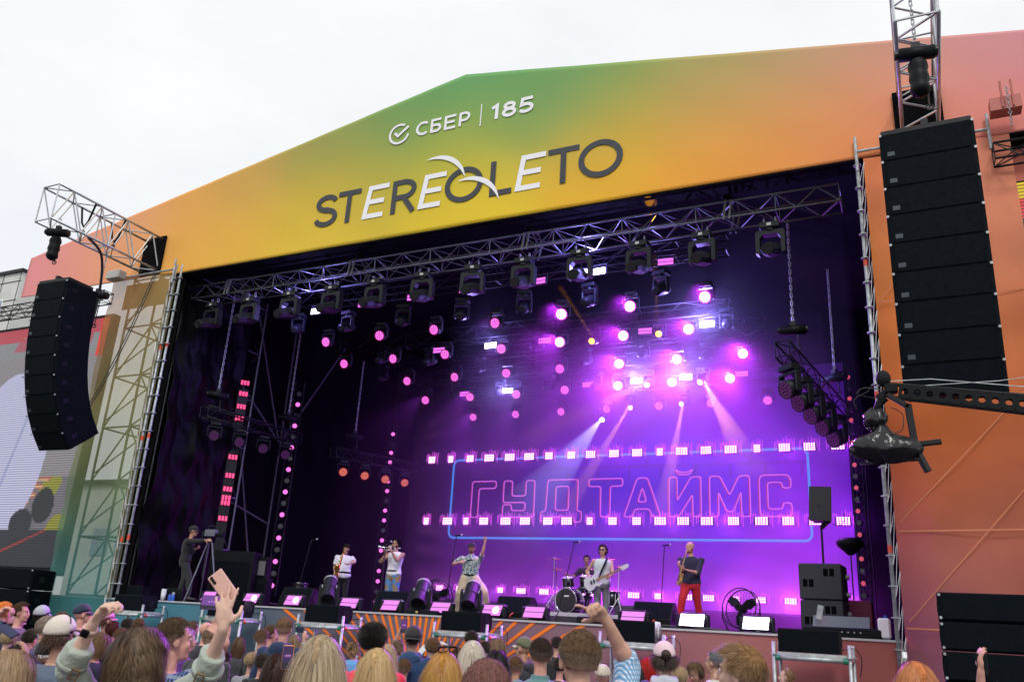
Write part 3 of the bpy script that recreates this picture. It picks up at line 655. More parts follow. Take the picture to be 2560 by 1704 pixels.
def wall_haze_col(co):
    c=bf(co)*(.62+.62*np.clip((co[:,0:1]+13)/10,0,1)); x=co[:,0];z=co[:,2]; n_=np.sin(x*2.3+z*3.1)*np.sin(z*5-x*1.1)*.12+1;  # painted haze glow grows brighter toward the right
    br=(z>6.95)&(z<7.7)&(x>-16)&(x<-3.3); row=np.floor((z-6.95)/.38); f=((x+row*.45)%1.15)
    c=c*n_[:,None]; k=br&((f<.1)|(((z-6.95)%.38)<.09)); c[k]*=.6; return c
put_color(wm,wall_haze_col)
M_wall=bpy.data.materials.new('video_wall_pixels_haze'); M_wall.use_nodes=True; nt=M_wall.node_tree; b=nt.nodes['Principled BSDF']; b.inputs['Base Color'].default_value=(.01,.01,.01,1)
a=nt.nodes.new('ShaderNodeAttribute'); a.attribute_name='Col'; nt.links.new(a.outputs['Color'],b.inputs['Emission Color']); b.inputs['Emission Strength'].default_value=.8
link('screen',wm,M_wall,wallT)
def emat(name,c,st,sample=False): return mat(name,(.02,.02,.02),.5,emit=c,estr=st,sample=sample)
M_cyan=emat('neon_cyan',s2l((30,150,240)),.95); M_pinkn=emat('neon_pink',s2l((225,120,240)),.95); M_redn=emat('neon_red',s2l((215,15,110)),.5)
def wallstroke(mb,pts,w_,closed,Y): stroke(mb,pts,w_,closed,Y)
fr=MB(); X0,X1,Z0,Z1=-16.12,-3.22,4.93,7.83; r=.22
def rrect(x0,x1,z0,z1,r,n=5):
    q=[]
    for cx,cz,a0 in((x1-r,z1-r,0),(x0+r,z1-r,90),(x0+r,z0+r,180),(x1-r,z0+r,270)): q+=arc(cx,cz,r,r,a0,a0+90,n)
    return q
wallstroke(fr,rrect(X0,X1,Z0,Z1,r),.075,True,YW-.03); fr.obj('neon_frame',M_cyan,wallT)
# outlined letters
zb,zt=5.68,7.0
def T(poly,x0,w_): return [(x0+w_*u,zb+(zt-zb)*v) for u,v in poly]
OL=[]
OL.append(([(0,0),(0,1),(1,1),(1,.8),(.3,.8),(.3,0)],-15.25,1.0))
OL.append(([(0,1),(.28,1),(.28,.58),(.72,.58),(.72,1),(1,1),(1,0),(0,0),(0,.34),(.28,.34),(.28,.18),(.72,.18),(.72,.4),(0,.4)],-13.93,1.25))
OL.append(([(0,.15),(.12,.15),(.15,1),(.9,1),(.9,.15),(1,.15),(1,-.13),(.82,-.13),(.82,0),(.18,0),(.18,-.13),(0,-.13)],-12.4,1.55)); OL.append(([(.36,.18),(.36,.82),(.68,.82),(.68,.18)],-12.4,1.55))
OL.append(([(0,1),(1,1),(1,.8),(.64,.8),(.64,0),(.36,0),(.36,.8),(0,.8)],-10.6,1.25))
OL.append(([(0,0),(.36,1),(.64,1),(1,0),(.76,0),(.7,.2),(.3,.2),(.24,0)],-9.3,1.3)); OL.append(([(.38,.38),(.5,.75),(.62,.38)],-9.3,1.3))
OL.append(([(0,0),(0,1),(.26,1),(.26,.4),(.7,1),(1,1),(1,0),(.74,0),(.74,.55),(.3,0)],-7.72,1.08)); OL.append(([(.2,1.2),(.36,1.12),(.6,1.12),(.76,1.2),(.66,1.06),(.3,1.06)],-7.72,1.08))
OL.append(([(0,0),(0,1),(.26,1),(.5,.52),(.74,1),(1,1),(1,0),(.78,0),(.78,.6),(.58,.12),(.42,.12),(.22,.6),(.22,0)],-6.35,1.3))
OL.append(([(0,.1),(0,.9),(.08,1),(.9,1),(1,.9),(1,.68),(.72,.68),(.72,.82),(.26,.82),(.26,.18),(.72,.18),(.72,.32),(1,.32),(1,.06),(.94,0),(.08,0)],-4.75,.98))
n1=MB();n2=MB()
def rnd(poly,r=.05):
    q=[];n=len(poly)
    for i in range(n):
        p=Vector(poly[i]);a=Vector(poly[i-1]);b=Vector(poly[(i+1)%n]); ra=min(r,(a-p).length*.4); rb=min(r,(b-p).length*.4)
        p1=p+(a-p).normalized()*ra; p2=p+(b-p).normalized()*rb; q+= [tuple(p1),tuple((p1+p2)*.25+p*.5),tuple(p2)]
    return q
for poly,x0,w_ in OL:
    q=rnd(T(poly,x0,w_),.09); wallstroke(n1,q,.032,True,YW-.03); wallstroke(n2,[(x-.035,z-.01) for x,z in q],.05,True,YW-.015)
n1.obj('neon_lettering',M_pinkn,wallT); n2.obj('neon_rim',M_redn,wallT)
# ---- LED pixel blinders in three rows across the wall
M_pix=emat('blinder_pixels',s2l((255,165,250)),6.5); M_blflare=emat('blinder_flare',s2l((240,90,240)),1.7)
def make_blinder(nx,nz,st):
    t=thing('led_blinder','x','led blinder',(0,0,0)); MB().box((0,.06,0),(.5,.06,.3)).obj('housing',M_black,t)
    q=MB()
    for i in range(nx):
        for j in range(nz): q.box(((i-(nx-1)/2)*.085,.02,(j-(nz-1)/2)*.075),(.05,.02,.04))
    q.obj('pixel_grid',M_pix,t)
    q=MB()
    for i in range(nx*2+4): q.box(((i-(nx*2+3)/2)*.055,.05,random.uniform(.02,.16)),(.008,.01,random.uniform(.3,.62)))  # thin glowing strips imitate the vertical light flares of the blinder
    q.obj('flare_streak',M_blflare,t); return t
proto=make_blinder(5,4,1)
first=True
for r_,(z,lab) in enumerate(((7.85,'upper'),(5.52,'middle'),(3.12,'bottom'))):
    n=19
    for i in range(n):
        x=-17.0+i*(14.7/(n-1))+random.uniform(-.06,.06)
        L_='glowing magenta pixel blinder, %s of the %s row on the video wall'%(nth(i,n),lab)
        sc_=(random.choice((.5,.7,.85,.95)),1,.85 if r_<2 else .6)
        if first: o=proto; o.location=(x,YW-.2,z); o.scale=sc_; o['label']=L_; o['group']='pixel blinders on the video wall'; first=False
        else: o=copy_tree(proto,(x,YW-.2,z),None,L_,sc_,'pixel blinders on the video wall')
# ---- moving heads
M_lensoff=mat('lens_glass',(.02,.02,.025),.08); M_label=mat('sticker',(.55,.55,.55),.6)
M_head=mat('fixture_black',(.014,.016,.02),.45,spec=.25,bump=.1,bump_scale=90)
def make_profile(k=1.0):
    "big yoke head hanging from its base; yoke 0.42 m wide"
    t=thing('moving_head','x','moving head light',(0,0,0))
    MB().bbox((0,0,-.09),(.42,.3,.14),.015).obj('base',M_head,t)
    MB().box((0,-.153,-.09),(.09,.01,.06)).obj('sticker',M_label,t)
    c=MB()
    for s_ in(-1,1): c.bbox((s_*.12,0,.02),(.05,.06,.09),.01); c.ring((s_*.12,0,.09),.035,.014,Matrix.Rotation(math.pi/2,3,'Y'),n=8,m=5)
    c.obj('clamp',M_galv,t)
    y=MB(); y.cyl((0,0,-.16),(0,0,-.2),.13,n=14)
    out_=[(-.27,-.2),(.27,-.2),(.3,-.26),(.3,-.68),(.235,-.72),(.215,-.66),(.215,-.38),(.15,-.29),(-.15,-.29),(-.215,-.38),(-.215,-.66),(-.235,-.72),(-.3,-.68),(-.3,-.26)]
    Mx=Matrix.Translation((0,.09,0))@Matrix.Rotation(math.pi/2,4,'X'); 
    # split the U shape into convex bits
    for poly in ([(-.27,-.2),(.27,-.2),(.3,-.26),(.15,-.29),(-.15,-.29),(-.3,-.26)],[(-.3,-.26),(-.15,-.29),(-.215,-.38),(-.3,-.38)],[(.3,-.38),(.215,-.38),(.15,-.29),(.3,-.26)],[(-.3,-.38),(-.215,-.38),(-.215,-.66),(-.235,-.74),(-.3,-.7)],[(.3,-.7),(.235,-.74),(.215,-.66),(.215,-.38),(.3,-.38)]):
        y.prism(poly,.18,Mx)
    y.obj('yoke',M_head,t)
    h=MB(); R=Matrix.Rotation(math.radians(112),3,'X')
    c0=Vector((0,0,-.62))
    secs=[(-.26,.15,.13),(-.22,.19,.16),(.05,.2,.17),(.2,.165,.15),(.44,.15,.14),(.5,.13,.12)]
    h.loft([(c0+R@Vector((0,0,s_[0])),s_[1],s_[2],R) for s_ in secs],n=8)
    hb=h.obj('head',M_head,t)
    l_=MB().cyl(c0+R@Vector((0,0,.5)),c0+R@Vector((0,0,.512)),.105,n=14); l_.obj('lens',M_lensoff,hb)
    return t
def make_spot(lit=None):
    "narrow spot head: slim arms, barrel seen from the front"
    t=thing('spot_light','x','spot light',(0,0,0))
    MB().bbox((0,0,-.06),(.34,.24,.1),.015).obj('base',M_head,t)
    y=MB(); y.cyl((0,0,-.1),(0,0,-.15),.09,n=12)
    y.bbox((0,0,-.17),(.34,.14,.05),.01)
    for s_ in(-1,1): y.bbox((s_*.165,0,-.34),(.045,.13,.36),.015)
    y.obj('yoke',M_head,t)
    R=Matrix.Rotation(math.radians(118),3,'X'); c0=Vector((0,0,-.42))
    h=MB(); h.loft([(c0+R@Vector((0,0,s_[0])),s_[1],s_[1],R) for s_ in((-.24,.08),(-.2,.12),(-.05,.14),(.08,.13),(.2,.115),(.24,.105))],n=14); hb=h.obj('head',M_head,t,smooth=True)
    l_=MB().lathe([(.001,.0),(.05,.012),(.08,.008),(.085,-.005)],c0+R@Vector((0,0,.24)),R,n=14); l_.obj('lens',lit or M_lensoff,hb,smooth=True)
    return t
def make_wash(m1,m2):
    "round LED wash: 19 bright cells inside a ring"
    t=thing('wash_light','x','wash light',(0,0,0))
    MB().bbox((0,0,-.06),(.3,.2,.1),.015).obj('base',M_head,t)
    y=MB(); y.bbox((0,0,-.15),(.4,.1,.05),.01)
    for s_ in(-1,1): y.bbox((s_*.19,0,-.3),(.035,.11,.3),.012)
    y.obj('yoke',M_head,t)
    R=Matrix.Rotation(math.radians(112),3,'X'); c0=Vector((0,0,-.38))
    h=MB(); h.loft([(c0+R@Vector((0,0,s_[0])),s_[1],s_[1],R) for s_ in((-.16,.07),(-.12,.13),(.0,.14),(.1,.148))],n=18); hb=h.obj('head',M_head,t,smooth=True)
    rg=MB().ring(c0+R@Vector((0,0,.105)),.14,.009,R,n=24,m=5); rg.obj('rim_ring',m2,hb,smooth=True)
    df=MB().cyl(c0+R@Vector((0,0,.1)),c0+R@Vector((0,0,.106)),.136,n=24); df.obj('lens_plate',m2,hb)
    ce=MB(); pts=[(0,0)]+[(.058*math.cos(i*math.pi/3),.058*math.sin(i*math.pi/3)) for i in range(6)]+[(.105*math.cos(i*math.pi/6+.2),.105*math.sin(i*math.pi/6+.2)) for i in range(12)]
    for u,v in pts: 
        c=c0+R@Vector((u,v,.107)); ce.cyl(c,c+R@Vector((0,0,.012)),.021,.014,n=8)
    ce.obj('led_cell',m1,hb); return t
def make_strobe(m1):
    t=thing('strobe_light','x','strobe light',(0,0,0))
    MB().bbox((0,.06,0),(.5,.1,.24),.015).obj('housing',M_head,t)
    MB().box((0,0,.055),(.46,.015,.085)).obj('upper_panel',m1,t); MB().box((0,0,-.055),(.46,.015,.085)).obj('lower_panel',m1,t)
    y=MB(); 
    for s_ in(-1,1): y.bbox((s_*.265,.06,.08),(.02,.06,.3),.005)
    y.bbox((0,.06,.235),(.55,.06,.02),.005); y.obj('bracket',M_head,t); return t
M_cellp=emat('wash_cell_pink',s2l((255,120,235)),1.9); M_plate=emat('wash_plate_magenta',s2l((190,15,130)),.4)
M_cellb=emat('wash_cell_bright',s2l((255,215,255)),7); M_plateb=emat('wash_plate_bright',s2l((255,40,235)),1.3)
M_cello=emat('wash_cell_orange',s2l((255,150,110)),1); M_plateo=emat('wash_plate_red',s2l((190,25,50)),.55)
M_strp=emat('strobe_pink',s2l((240,110,240)),1.2); M_strb=emat('strobe_bright',s2l((235,225,255)),14)
M_yel=emat('spot_amber',s2l((255,175,30)),4); M_wht=emat('spot_white',s2l((235,235,255)),8)
prof=make_profile(); washp=make_wash(M_cellp,M_plate); washb=make_wash(M_cellb,M_plateb); spot0=make_spot(); spoty=make_spot(M_yel); spotw=make_spot(M_wht); strp=make_strobe(M_strp); strb=make_strobe(M_strb)
protos=[prof,washp,washb,spot0,spoty,spotw,strp,strb]; used=set()
def place(pr,loc,rot,label,group,scale=1):
    if pr.name not in used:
        used.add(pr.name); pr.location=loc; pr.rotation_euler=rot; pr['label']=label; pr['group']=group; pr.scale=(scale,)*3
        # children recorded for copies
        return pr
    return copy_tree(pr,loc,rot,label,(scale,)*3,group)
heads=[(536,767),(628,756),(729,742),(833,728),(941,713),(1059,696),(1184,677),(1311,658),(1451,638),(1599,616),(1756,592),(1925,565)]
for i,(px,py) in enumerate(heads):
    p=P(px,py,16.75); place(prof,(p.x,16.75,10.27+.0),(0,0,random.uniform(-.12,.2)),'big black moving head with grey sticker, %s on the front truss'%nth(i,12),'moving heads on the front truss')
LIGHTS=[]
def spotlamp(p,dirv,col,en,ang,name='beam_lamp',blend=.35,size=.05):
    l_=bpy.data.lights.new(name,'SPOT'); l_.energy=en; l_.color=col; l_.spot_size=math.radians(ang); l_.spot_blend=blend; l_.shadow_soft_size=size
    o=bpy.data.objects.new(name,l_); COL.objects.link(o); o.location=p; o.rotation_euler=Vector(dirv).to_track_quat('-Z','Y').to_euler(); LIGHTS.append(o); return o
def pointlamp(p,col,en,size=.1,name='lamp_glow'):
    l_=bpy.data.lights.new(name,'POINT'); l_.energy=en; l_.color=col; l_.shadow_soft_size=size; o=bpy.data.objects.new(name,l_); COL.objects.link(o); o.location=p; LIGHTS.append(o); return o
YA,YB,YC,YD,YE=18.5,20.2,23.0,24.2,27.5
rowsW=[('first',YA,[(815,848,0),(948,832,0),(1085,817,0),(1238,800,0),(1402,778,1),(1574,758,1),(1762,734,1)]),
('second',YB,[(860,903,0),(983,890,0),(1112,879,0),(1252,865,0),(1398,848,1),(1557,832,1),(1721,815,1)]),
('third',YC,[(1018,945,0),(1137,935,0),(1265,925,0),(1399,914,0),(1547,901,1),(1692,889,1),(1857,875,1)]),
('fourth',YD,[(1063,993,0),(1174,985,0),(1290,978,0),(1411,967,0),(1544,956,1),(1679,947,1),(1825,937,1)]),
('fifth',YE,[(1183,1036,0),(1289,1029,0),(1403,1022,0),(1517,1015,0),(1647,1007,0),(1777,1000,0),(1918,993,0)])]
for nm,Y,lst in rowsW:
    for i,(px,py,b) in enumerate(lst):
        p=P(px,py,Y); R0=Matrix.Rotation(math.radians(62),3,'X')@Vector((0,0,.1))
        # aim the face roughly out of the stage, a little to the left
        yaw=.06+random.uniform(-.12,.12)
        place(washb if b else washp,(p.x,Y+.1,p.z+.34),(0,0,yaw),'round magenta LED wash light, %s in the %s row from the front'%(nth(i,7),nm),'magenta wash lights',1.0 if Y<22 else 1.05)
rowsS=[('first',17.9,[(739,815,spot0),(863,810,spot0),(1003,795,spot0),(1150,780,spot0),(1306,762,spot0),(1470,745,spot0),(1650,715,spot0)]),
('second',YB,[(951,895,spot0),(1070,900,spot0),(1339,863,spot0),(1483,846,spoty),(1645,828,spoty),(1815,806,spot0)]),
('third',YC,[(953,940,spot0),(1196,918,spot0),(1325,912,spot0),(1462,900,spot0),(1606,880,spot0),(1762,884,spot0)]),
('fourth',YD,[(1135,984,spot0),(1246,976,spot0),(1369,966,spot0),(1490,960,spot0),(1618,956,spoty),(1756,949,spoty)]),
('fifth',YE,[(1506,1043,spotw),(1574,1013,spoty),(1708,1003,spoty)])]
for nm,Y,lst in rowsS:
    n=len(lst)
    for i,(px,py,pr) in enumerate(lst):
        p=P(px,py,Y); kind={spot0.name:'unlit black spot light',spoty.name:'spot light with an amber lens',spotw.name:'spot light with a white lens'}[pr.name]
        place(pr,(p.x,Y+.1,p.z+.42),(0,0,random.uniform(-.5,.3)),'%s, %s in the %s row'%(kind,nth(i,n),nm),'spot lights',1.1 if Y<19 else 1)
rowsT=[('first',17.6,[(791,777,1),(910,760,0),(1033,743,0),(1163,723,0),(1347,702,0),(1495,678,1),(1664,654,0)]),
('second',YB,[(1097,875,0),(1226,863,1),(1362,851,0),(1613,827,0),(1767,810,1)]),
('fourth',YD,[(1161,984,0),(1269,976,1),(1469,961,0),(1591,952,1),(1714,942,1),(1854,934,0)])]
glows=[]
for nm,Y,lst in rowsT:
    n=len(lst)
    for i,(px,py,b) in enumerate(lst):
        p=P(px,py,Y); place(strb if b else strp,(p.x,Y,p.z),(0,0,random.uniform(-.1,.1)),'%s two-panel strobe, %s in the %s row'%('dazzling white' if b else 'pink',nth(i,n),nm),'strobe bars',.78)
        if b: glows.append((p,Y,px))
# ---- side columns of round lights
M_purp=mat('column_frame',(.01,.01,.012),.6)
def light_column(label,x,y,z0,z1,n,lit,yaw,ms,sz=.1):
    t=thing('light_column',label,'light column',(x,y,0),(0,0,yaw)); 
    f=MB(); 
    for a_,b_ in((-.15,.1),(.15,.1),(-.15,.35),(.15,.35)): f.cyl((a_,b_,z0-.3),(a_,b_,z1+.5),.022,n=6)
    for i in range(int((z1-z0)/.4)): f.cyl((-.15,.1,z0+i*.4),(.15,.1,z0+.4+i*.4),.01,n=4); f.cyl((-.15,.35,z0+i*.4),(.15,.35,z0+.4+i*.4),.01,n=4)
    f.obj('frame_truss',M_dark,t)
    for i in range(n):
        z=z0+(z1-z0)*i/(n-1); c=MB().cyl((0,.08,z),(0,-.08,z),sz*1.05,sz*1.2,n=12); c.obj('can',M_purp,t)
        l_=MB().cyl((0,-.075,z),(0,-.083,z),sz if lit(i) else sz,n=12); l_.obj('lens',ms[0] if lit(i) else M_lensoff,t)
    return t
M_cp=emat('column_pink',s2l((255,110,215)),1.5); M_cr=emat('column_red',s2l((255,70,130)),1.6); M_co=emat('column_coral',s2l((255,90,110)),.6)
light_column('tall column of small pink lamps in the dark left wing',-18.7,21.65,2.7,8.9,18,lambda i:i%2==0,.75,(M_cp,),.075)
light_column('tall column of pink beam lamps at the left end of the video wall',-18.6,27.3,2.5,8.8,18,lambda i:i%3!=1,.6,(M_cp,),.075)
light_column('tall column of coral lamps at the right end of the video wall',-1.72,26.4,2.6,9.6,22,lambda i:i%2==1,-.3,(M_co,),.065)
stc=thing('strobe_column','column of red-pink strobe blocks standing in the left wing','strobe column',(-18.45,18.85,0),(0,0,.9))
MB().box((0,.07,5.5),(.3,.04,5.6)).obj('backing',M_dark,stc)
for z in (8.15,7.75,7.38,6.2,5.65,5.25,4.85,4.4,8.5,5.0):
    q=MB(); 
    for j in range(3): q.box((-.09+.09*j,0,z),(.06,.03,.13))
    q.obj('strobe_block',M_cr,stc)
# ---- side-hung fixture trusses
def hung(name,lab,a,b,cnt,ms,aim,prefix):
    box_truss(name,lab,a,b,(0,0,.18),((.16,0,0) if abs(a[0]-b[0])<abs(a[1]-b[1]) else (0,.16,0)),r=.024,bay=.45,m=M_dark)
# side-hung trusses
def hung_set(label,a,b,ms,n,aim,lablight,group,z_off=-.2,sc=1.0):
    a=Vector(a);b=Vector(b); d=(b-a).normalized(); sidev=d.cross(Vector((0,0,1))).normalized()*.15
    box_truss('fixture_truss',label,a,b,tuple(sidev),(0,0,.16),r=.022,bay=.4,m=M_dark)
    for i in range(n):
        p=a+(b-a)*((i+.5)/n); yaw=aim
        place(ms[i%len(ms)],(p.x,p.y,p.z+z_off),(0,0,yaw),lablight%ORD[i],group,sc)
washo=make_wash(M_cello,M_plateo); M_celld=emat('wash_cell_dim',s2l((110,30,120)),.5); M_plated=emat('wash_plate_dim',s2l((30,6,36)),.4); washd=make_wash(M_celld,M_plated)
hung_set('dark fixture truss hanging in front of the left plastic sheet',(-18.3,17.3,7.2),(-18.1,21.2,7.25),(washd,),4,.9,'dim purple wash light, %s along the left side truss','dim wash lights on the left side truss')
hung_set('dark fixture truss hanging deep in the left wing with red lamps',(-17.7,22.6,7.1),(-17.0,26.6,7.3),(washo,),4,.85,'red-orange lit wash light, %s along the deep left truss','red wash lights on the deep left truss')
hung_set('black fixture truss hanging at the right side of the stage',(-2.36,17.2,7.6),(-1.55,20.2,6.95),(washd,),5,-.75,'large black wash light, %s along the right side truss','black wash lights on the right side truss',sc=1.35)
for p,yaw,lab,ch in (((-18.2,17.6,7.75),.9,'black motor above the left side truss, nearer the audience',3.0),((-18.1,20.6,7.8),.9,'black motor above the left side truss, further in',2.8),((-17.5,23.4,7.8),.8,'black motor above the deep left truss',2.6),((-2.2,17.8,8.2),.1,'black motor on top of the right side truss',2.5),((-1.6,19.9,7.7),-.6,'black motor at the far end of the right side truss',2.6)):
    hoist('chain_hoist',lab,p,.4,chain_up=ch,bag=False,yaw=yaw,chain_r=.02)
for i,px in enumerate((620,912,1330,1823)):
    p=P(px,600,17.0); hoist('chain_hoist','small black motor on the front truss, %s of four'%nth(i,4),(p.x,17.0,11.15),.35,chain_up=.6,bag=False,yaw=1.2,size=.75)
    q=MB(); 
    for dx in(0,.12): q.path([(p.x+dx,16.45,10.36),(p.x+dx+.05,16.46,10.8),(p.x+dx+.1,16.8,10.95),(p.x+dx+.1,17.15,10.8),(p.x+dx,17.15,10.36)],.028,n=4)
    q.obj('truss_sling',mat('sling_grey',(.13,.13,.13),.8),None,label='grey round sling wrapped on the front truss, %s of four'%nth(i,4),category='sling',group='slings on the front truss')
# ---- smoke held under the canopy
def smoke(name,c,d,dens,aniso,label):
    q=MB().box(c,d); o=q.obj(name,None,None,kind='stuff',label=label)
    m=bpy.data.materials.new(name); m.use_nodes=True; nt=m.node_tree; nt.nodes.clear(); ou=nt.nodes.new('ShaderNodeOutputMaterial'); v=nt.nodes.new('ShaderNodeVolumePrincipled')
    v.inputs['Density'].default_value=dens; v.inputs['Anisotropy'].default_value=aniso; v.inputs['Color'].default_value=(.95,.95,1,1); nt.links.new(v.outputs[0],ou.inputs['Volume']); o.data.materials.append(m)
    m.cycles.volume_sampling='EQUIANGULAR'; m.cycles.homogeneous_volume=True
    return o
smoke('stage_smoke',(-9.4,24.55,6.0),(14.9,6.6,7.8),.028,.68,'violet-lit stage smoke hanging before the video wall')
smoke('stage_smoke',(-5.9,19.4,8.2),(9.6,3.6,5.4),.01,.68,'thin violet haze around the lights at upper right of the stage')
# ---- lamps of the lit fixtures
MAG=(.55,.03,1.0); PUR=(.42,.08,1.0); BLU=(.3,.24,1.0); AMB=(1,.36,.0)
for nm,Y,lst in rowsW:
    for i,(px,py,b) in enumerate(lst):
        p=P(px,py,Y)
        if b: spotlamp((p.x,Y-.3,p.z),(random.uniform(-.15,.1),-.75,-.7),MAG,1200,75,blend=.8)
        elif Y>23.5 or i>=3: spotlamp((p.x,Y-.3,p.z),(random.uniform(-.25,.1),-.6,-.85),(.5,.05,1),200,60,blend=.8)
for p,Y,px in glows:
    pointlamp((p.x,Y-.35,p.z),BLU,(120 if px<1300 else 200 if Y<18 else 650 if Y<21 else 500),.08)
for px,py,Y,qx,qy,QY,col,en,an in ((1645,826,YB,1633,600,17.2,AMB,12000,4),(1483,843,YB,1382,690,17.2,AMB,14000,3.2),(1618,954,YD,1500,1010,21,AMB,9000,5),(1758,951,YD,1830,1080,21.5,AMB,9000,9),(1574,1015,YE,1510,1120,24.5,AMB,12000,4.5),(1708,1005,YE,1688,1110,24.5,AMB,10000,4.5),(1506,1043,YE,1405,1170,24.0,(.5,.48,1),6000,15)):
    a=P(px,py,Y-.45); b_=P(qx,qy,QY); spotlamp(a,b_-a,col,en,an,blend=.25,size=.03)
# beams from the left column and the wall blinders
for z,dz in ((8.6,.25),(8.1,.25),(5.2,-.06),(4.7,-.16),(4.2,-.3),(3.6,-.1),(3.0,.05)):
    spotlamp((-18.45,27.15,z),(1,-.12,dz),(1,.25,.85),1500,9,blend=.3)
for z in (3.0,3.5,4.0,4.6): spotlamp((-18.6,21.5,z),(.8,-.3,-.45),(.9,.2,1),20,12)
for i in range(8):
    x=-15.5+i*1.95; k=.4+1.05*(i/7)
    pointlamp((x,27.4,7.85),(.36,.02,1),48*k,.15); pointlamp((x,27.4,5.5),(.42,.03,1),60*k,.15); pointlamp((x,27.1,3.0),(.62,.06,1),150*k,.15)
# ================================================================ STAGE GEAR
DZ=2.0
def wedge(name,label,cat,x,y,z,yaw,w_=.72,h=.42,d_=.55,group=None,mode='wedge',side=None,handle=True):
    "floor monitor: slanted grille, side handles"
    t=thing(name,label,cat,(x,y,z),(0,0,yaw),group)
    b=MB(); prof=[(-d_/2,0),(d_/2,0),(d_/2,h*.55),(d_*.12,h),(-d_*.12+.0,h),(-d_/2,h*.32)] if mode=='wedge' else [(-d_/2,0),(d_*.3,0),(d_/2,h*.25),(d_*.5,h*.75),(d_*.3,h),(-d_/2,h)]
    M=Matrix(((0,0,1,-w_/2),(1,0,0,0),(0,1,0,0),(0,0,0,1))); b.prism(prof,w_,M); b.obj('cabinet',M_black,t)
    g_=MB()
    if mode=='wedge':
        a=Vector((0,-d_/2,h*.32));c=Vector((0,-d_*.12,h)); n=Vector((0,-(c.z-a.z),(c.y-a.y))).normalized()*.006
        for u0,u1 in((-w_/2+.03,w_/2-.03),): g_.add([Vector((u,0,0))+q+n for u in(u0,u1) for q in(a+(c-a)*.06,c+(a-c)*.06)],[(0,2,3,1)])
    else: g_.box((0,-d_/2-.006,h/2),(w_-.05,.012,h-.05))
    g_.obj('grille',M_blackcab,t)
    for s_ in(-1,1):
        hd=MB(); hd.cyl((s_*(w_/2+.002),.02,h*.5),(s_*(w_/2+.008),.02,h*.5),h*.24,n=14); ho=hd.obj('side_handle',side or M_head,t)
        bb=MB().box((s_*(w_/2+.012),.02,h*.5),(.012,.03,h*.4)); bb.obj('grip',M_dark,ho)
    return t
# front platforms
plats=[(270,1520,'leftmost, below the left tower',0),(505,1535,'second from the left, beside the raised pink phone',0),(745,1553,'third from the left, against the orange rays',0),(1085,1575,'fourth, in front of the singer',0),(1500,1600,'fifth, partly behind the raised bare arm',0),(1935,1635,'rightmost, with an orange-banded leg',0)]
M_board=mat('platform_board',(.45,.47,.48),.6,noise_amt=.2,noise_scale=12)
for i,(px,py,lab,_) in enumerate(plats):
    a=P(px,py,15.0); w_=1.15; t=thing('monitor_platform','low galvanised scaffold platform, '+lab,'scaffold platform',(a.x,15.0,0),(0,0,0),'scaffold platforms along the stage front')
    zt_=1.70
    for x in(0,w_): 
        for y in(0,.62): MB().cyl((x,y,0),(x,y,zt_+.18),.03,n=10).obj('leg',M_galv,t,smooth=True)
    q=MB().cyl((.03,-.0,zt_-.06),(w_-.03,0,zt_-.06),.038,n=10); q.cyl((.03,.62,zt_-.06),(w_-.03,.62,zt_-.06),.03,n=8); q.cyl((0,.03,zt_-.06),(0,.59,zt_-.06),.03,n=8); q.cyl((w_,.03,zt_-.06),(w_,.59,zt_-.06),.03,n=8); q.obj('rail',M_galv,t,smooth=True)
    MB().box((w_/2,.31,zt_+.0),(w_-.1,.54,.05)).obj('board',M_board,t)
    for x in(.06,w_-.06): MB().cyl((x-.035,0,zt_-.06),(x+.035,0,zt_-.06),.048,n=8).obj('green_clamp',M_greenclamp,t)
    MB().cyl((w_,.06,zt_-.06),(w_,.13,zt_-.06),.042,n=8).obj('orange_clamp',M_orangeclamp,t)
    for x in(0,w_):
        for y in(0,.62): MB().cyl((x,y,zt_-.02),(x,y,zt_+.0),.06,n=10).obj('rosette',M_galv,t)
    if i==5: MB().cyl((w_,0,1.0),(w_,0,1.22),.033,n=10).obj('orange_band',M_orangeclamp,t)
    q=MB(); q.path(spline([(w_-.2,.4,zt_+.08),(w_+.0,.6,zt_+.14),(w_+.12,.66,zt_),(w_+.08,.66,zt_-.3)]),.009,n=4); q.obj('cable',M_rubber,t)
    wp=wedge('fill_speaker','black front-fill speaker lying on the scaffold platform, '+lab.split(',')[0],'speaker',a.x+w_*.5-.05,15.33,zt_+.03,random.uniform(.1,.3) if i<2 else random.uniform(-.02,.08),w_=.86 if i<5 else .95,h=.36,d_=.5,group='front-fill speakers',mode='flat',side=mat('silver_side',(.55,.6,.5),.5) if i==4 else None)
# floor wedges on stage
for x,y,yaw,lab in ((P(745,1500,16.9).x,16.95,.2,'black floor monitor between two strobes at front left of stage'),(P(985,1520,16.8).x,16.8,.15,'black floor monitor in front of the trumpet player'),(P(1290,1535,16.9).x,16.9,0,'black floor monitor right of the singer with orange plugs'),(P(1632,1555,16.6).x,16.75,0,'black floor monitor in front of the man in red trousers')):
    wedge('floor_monitor',lab,'stage monitor',x,y,DZ,yaw,w_=.78,h=.48,d_=.6)
    q=MB(); 
    for k in(-.06,.08): q.path(spline([(x+k,y-.32,DZ+.14),(x+k-.02,y-.4,DZ+.1),(x+k-.05,y-.38,DZ+.01)]),.014,n=5)
    q.obj('cable_plug',M_orangeclamp,None,label='orange cable plugs behind the monitor '+lab.split('floor monitor ')[1],category='cable plug')
wedge('floor_monitor','squat black speaker on the stage left of the cameraman feet','stage monitor',P(330,1470,16.4).x,16.4,DZ,.3,w_=.9,h=.34,d_=.5,mode='flat')
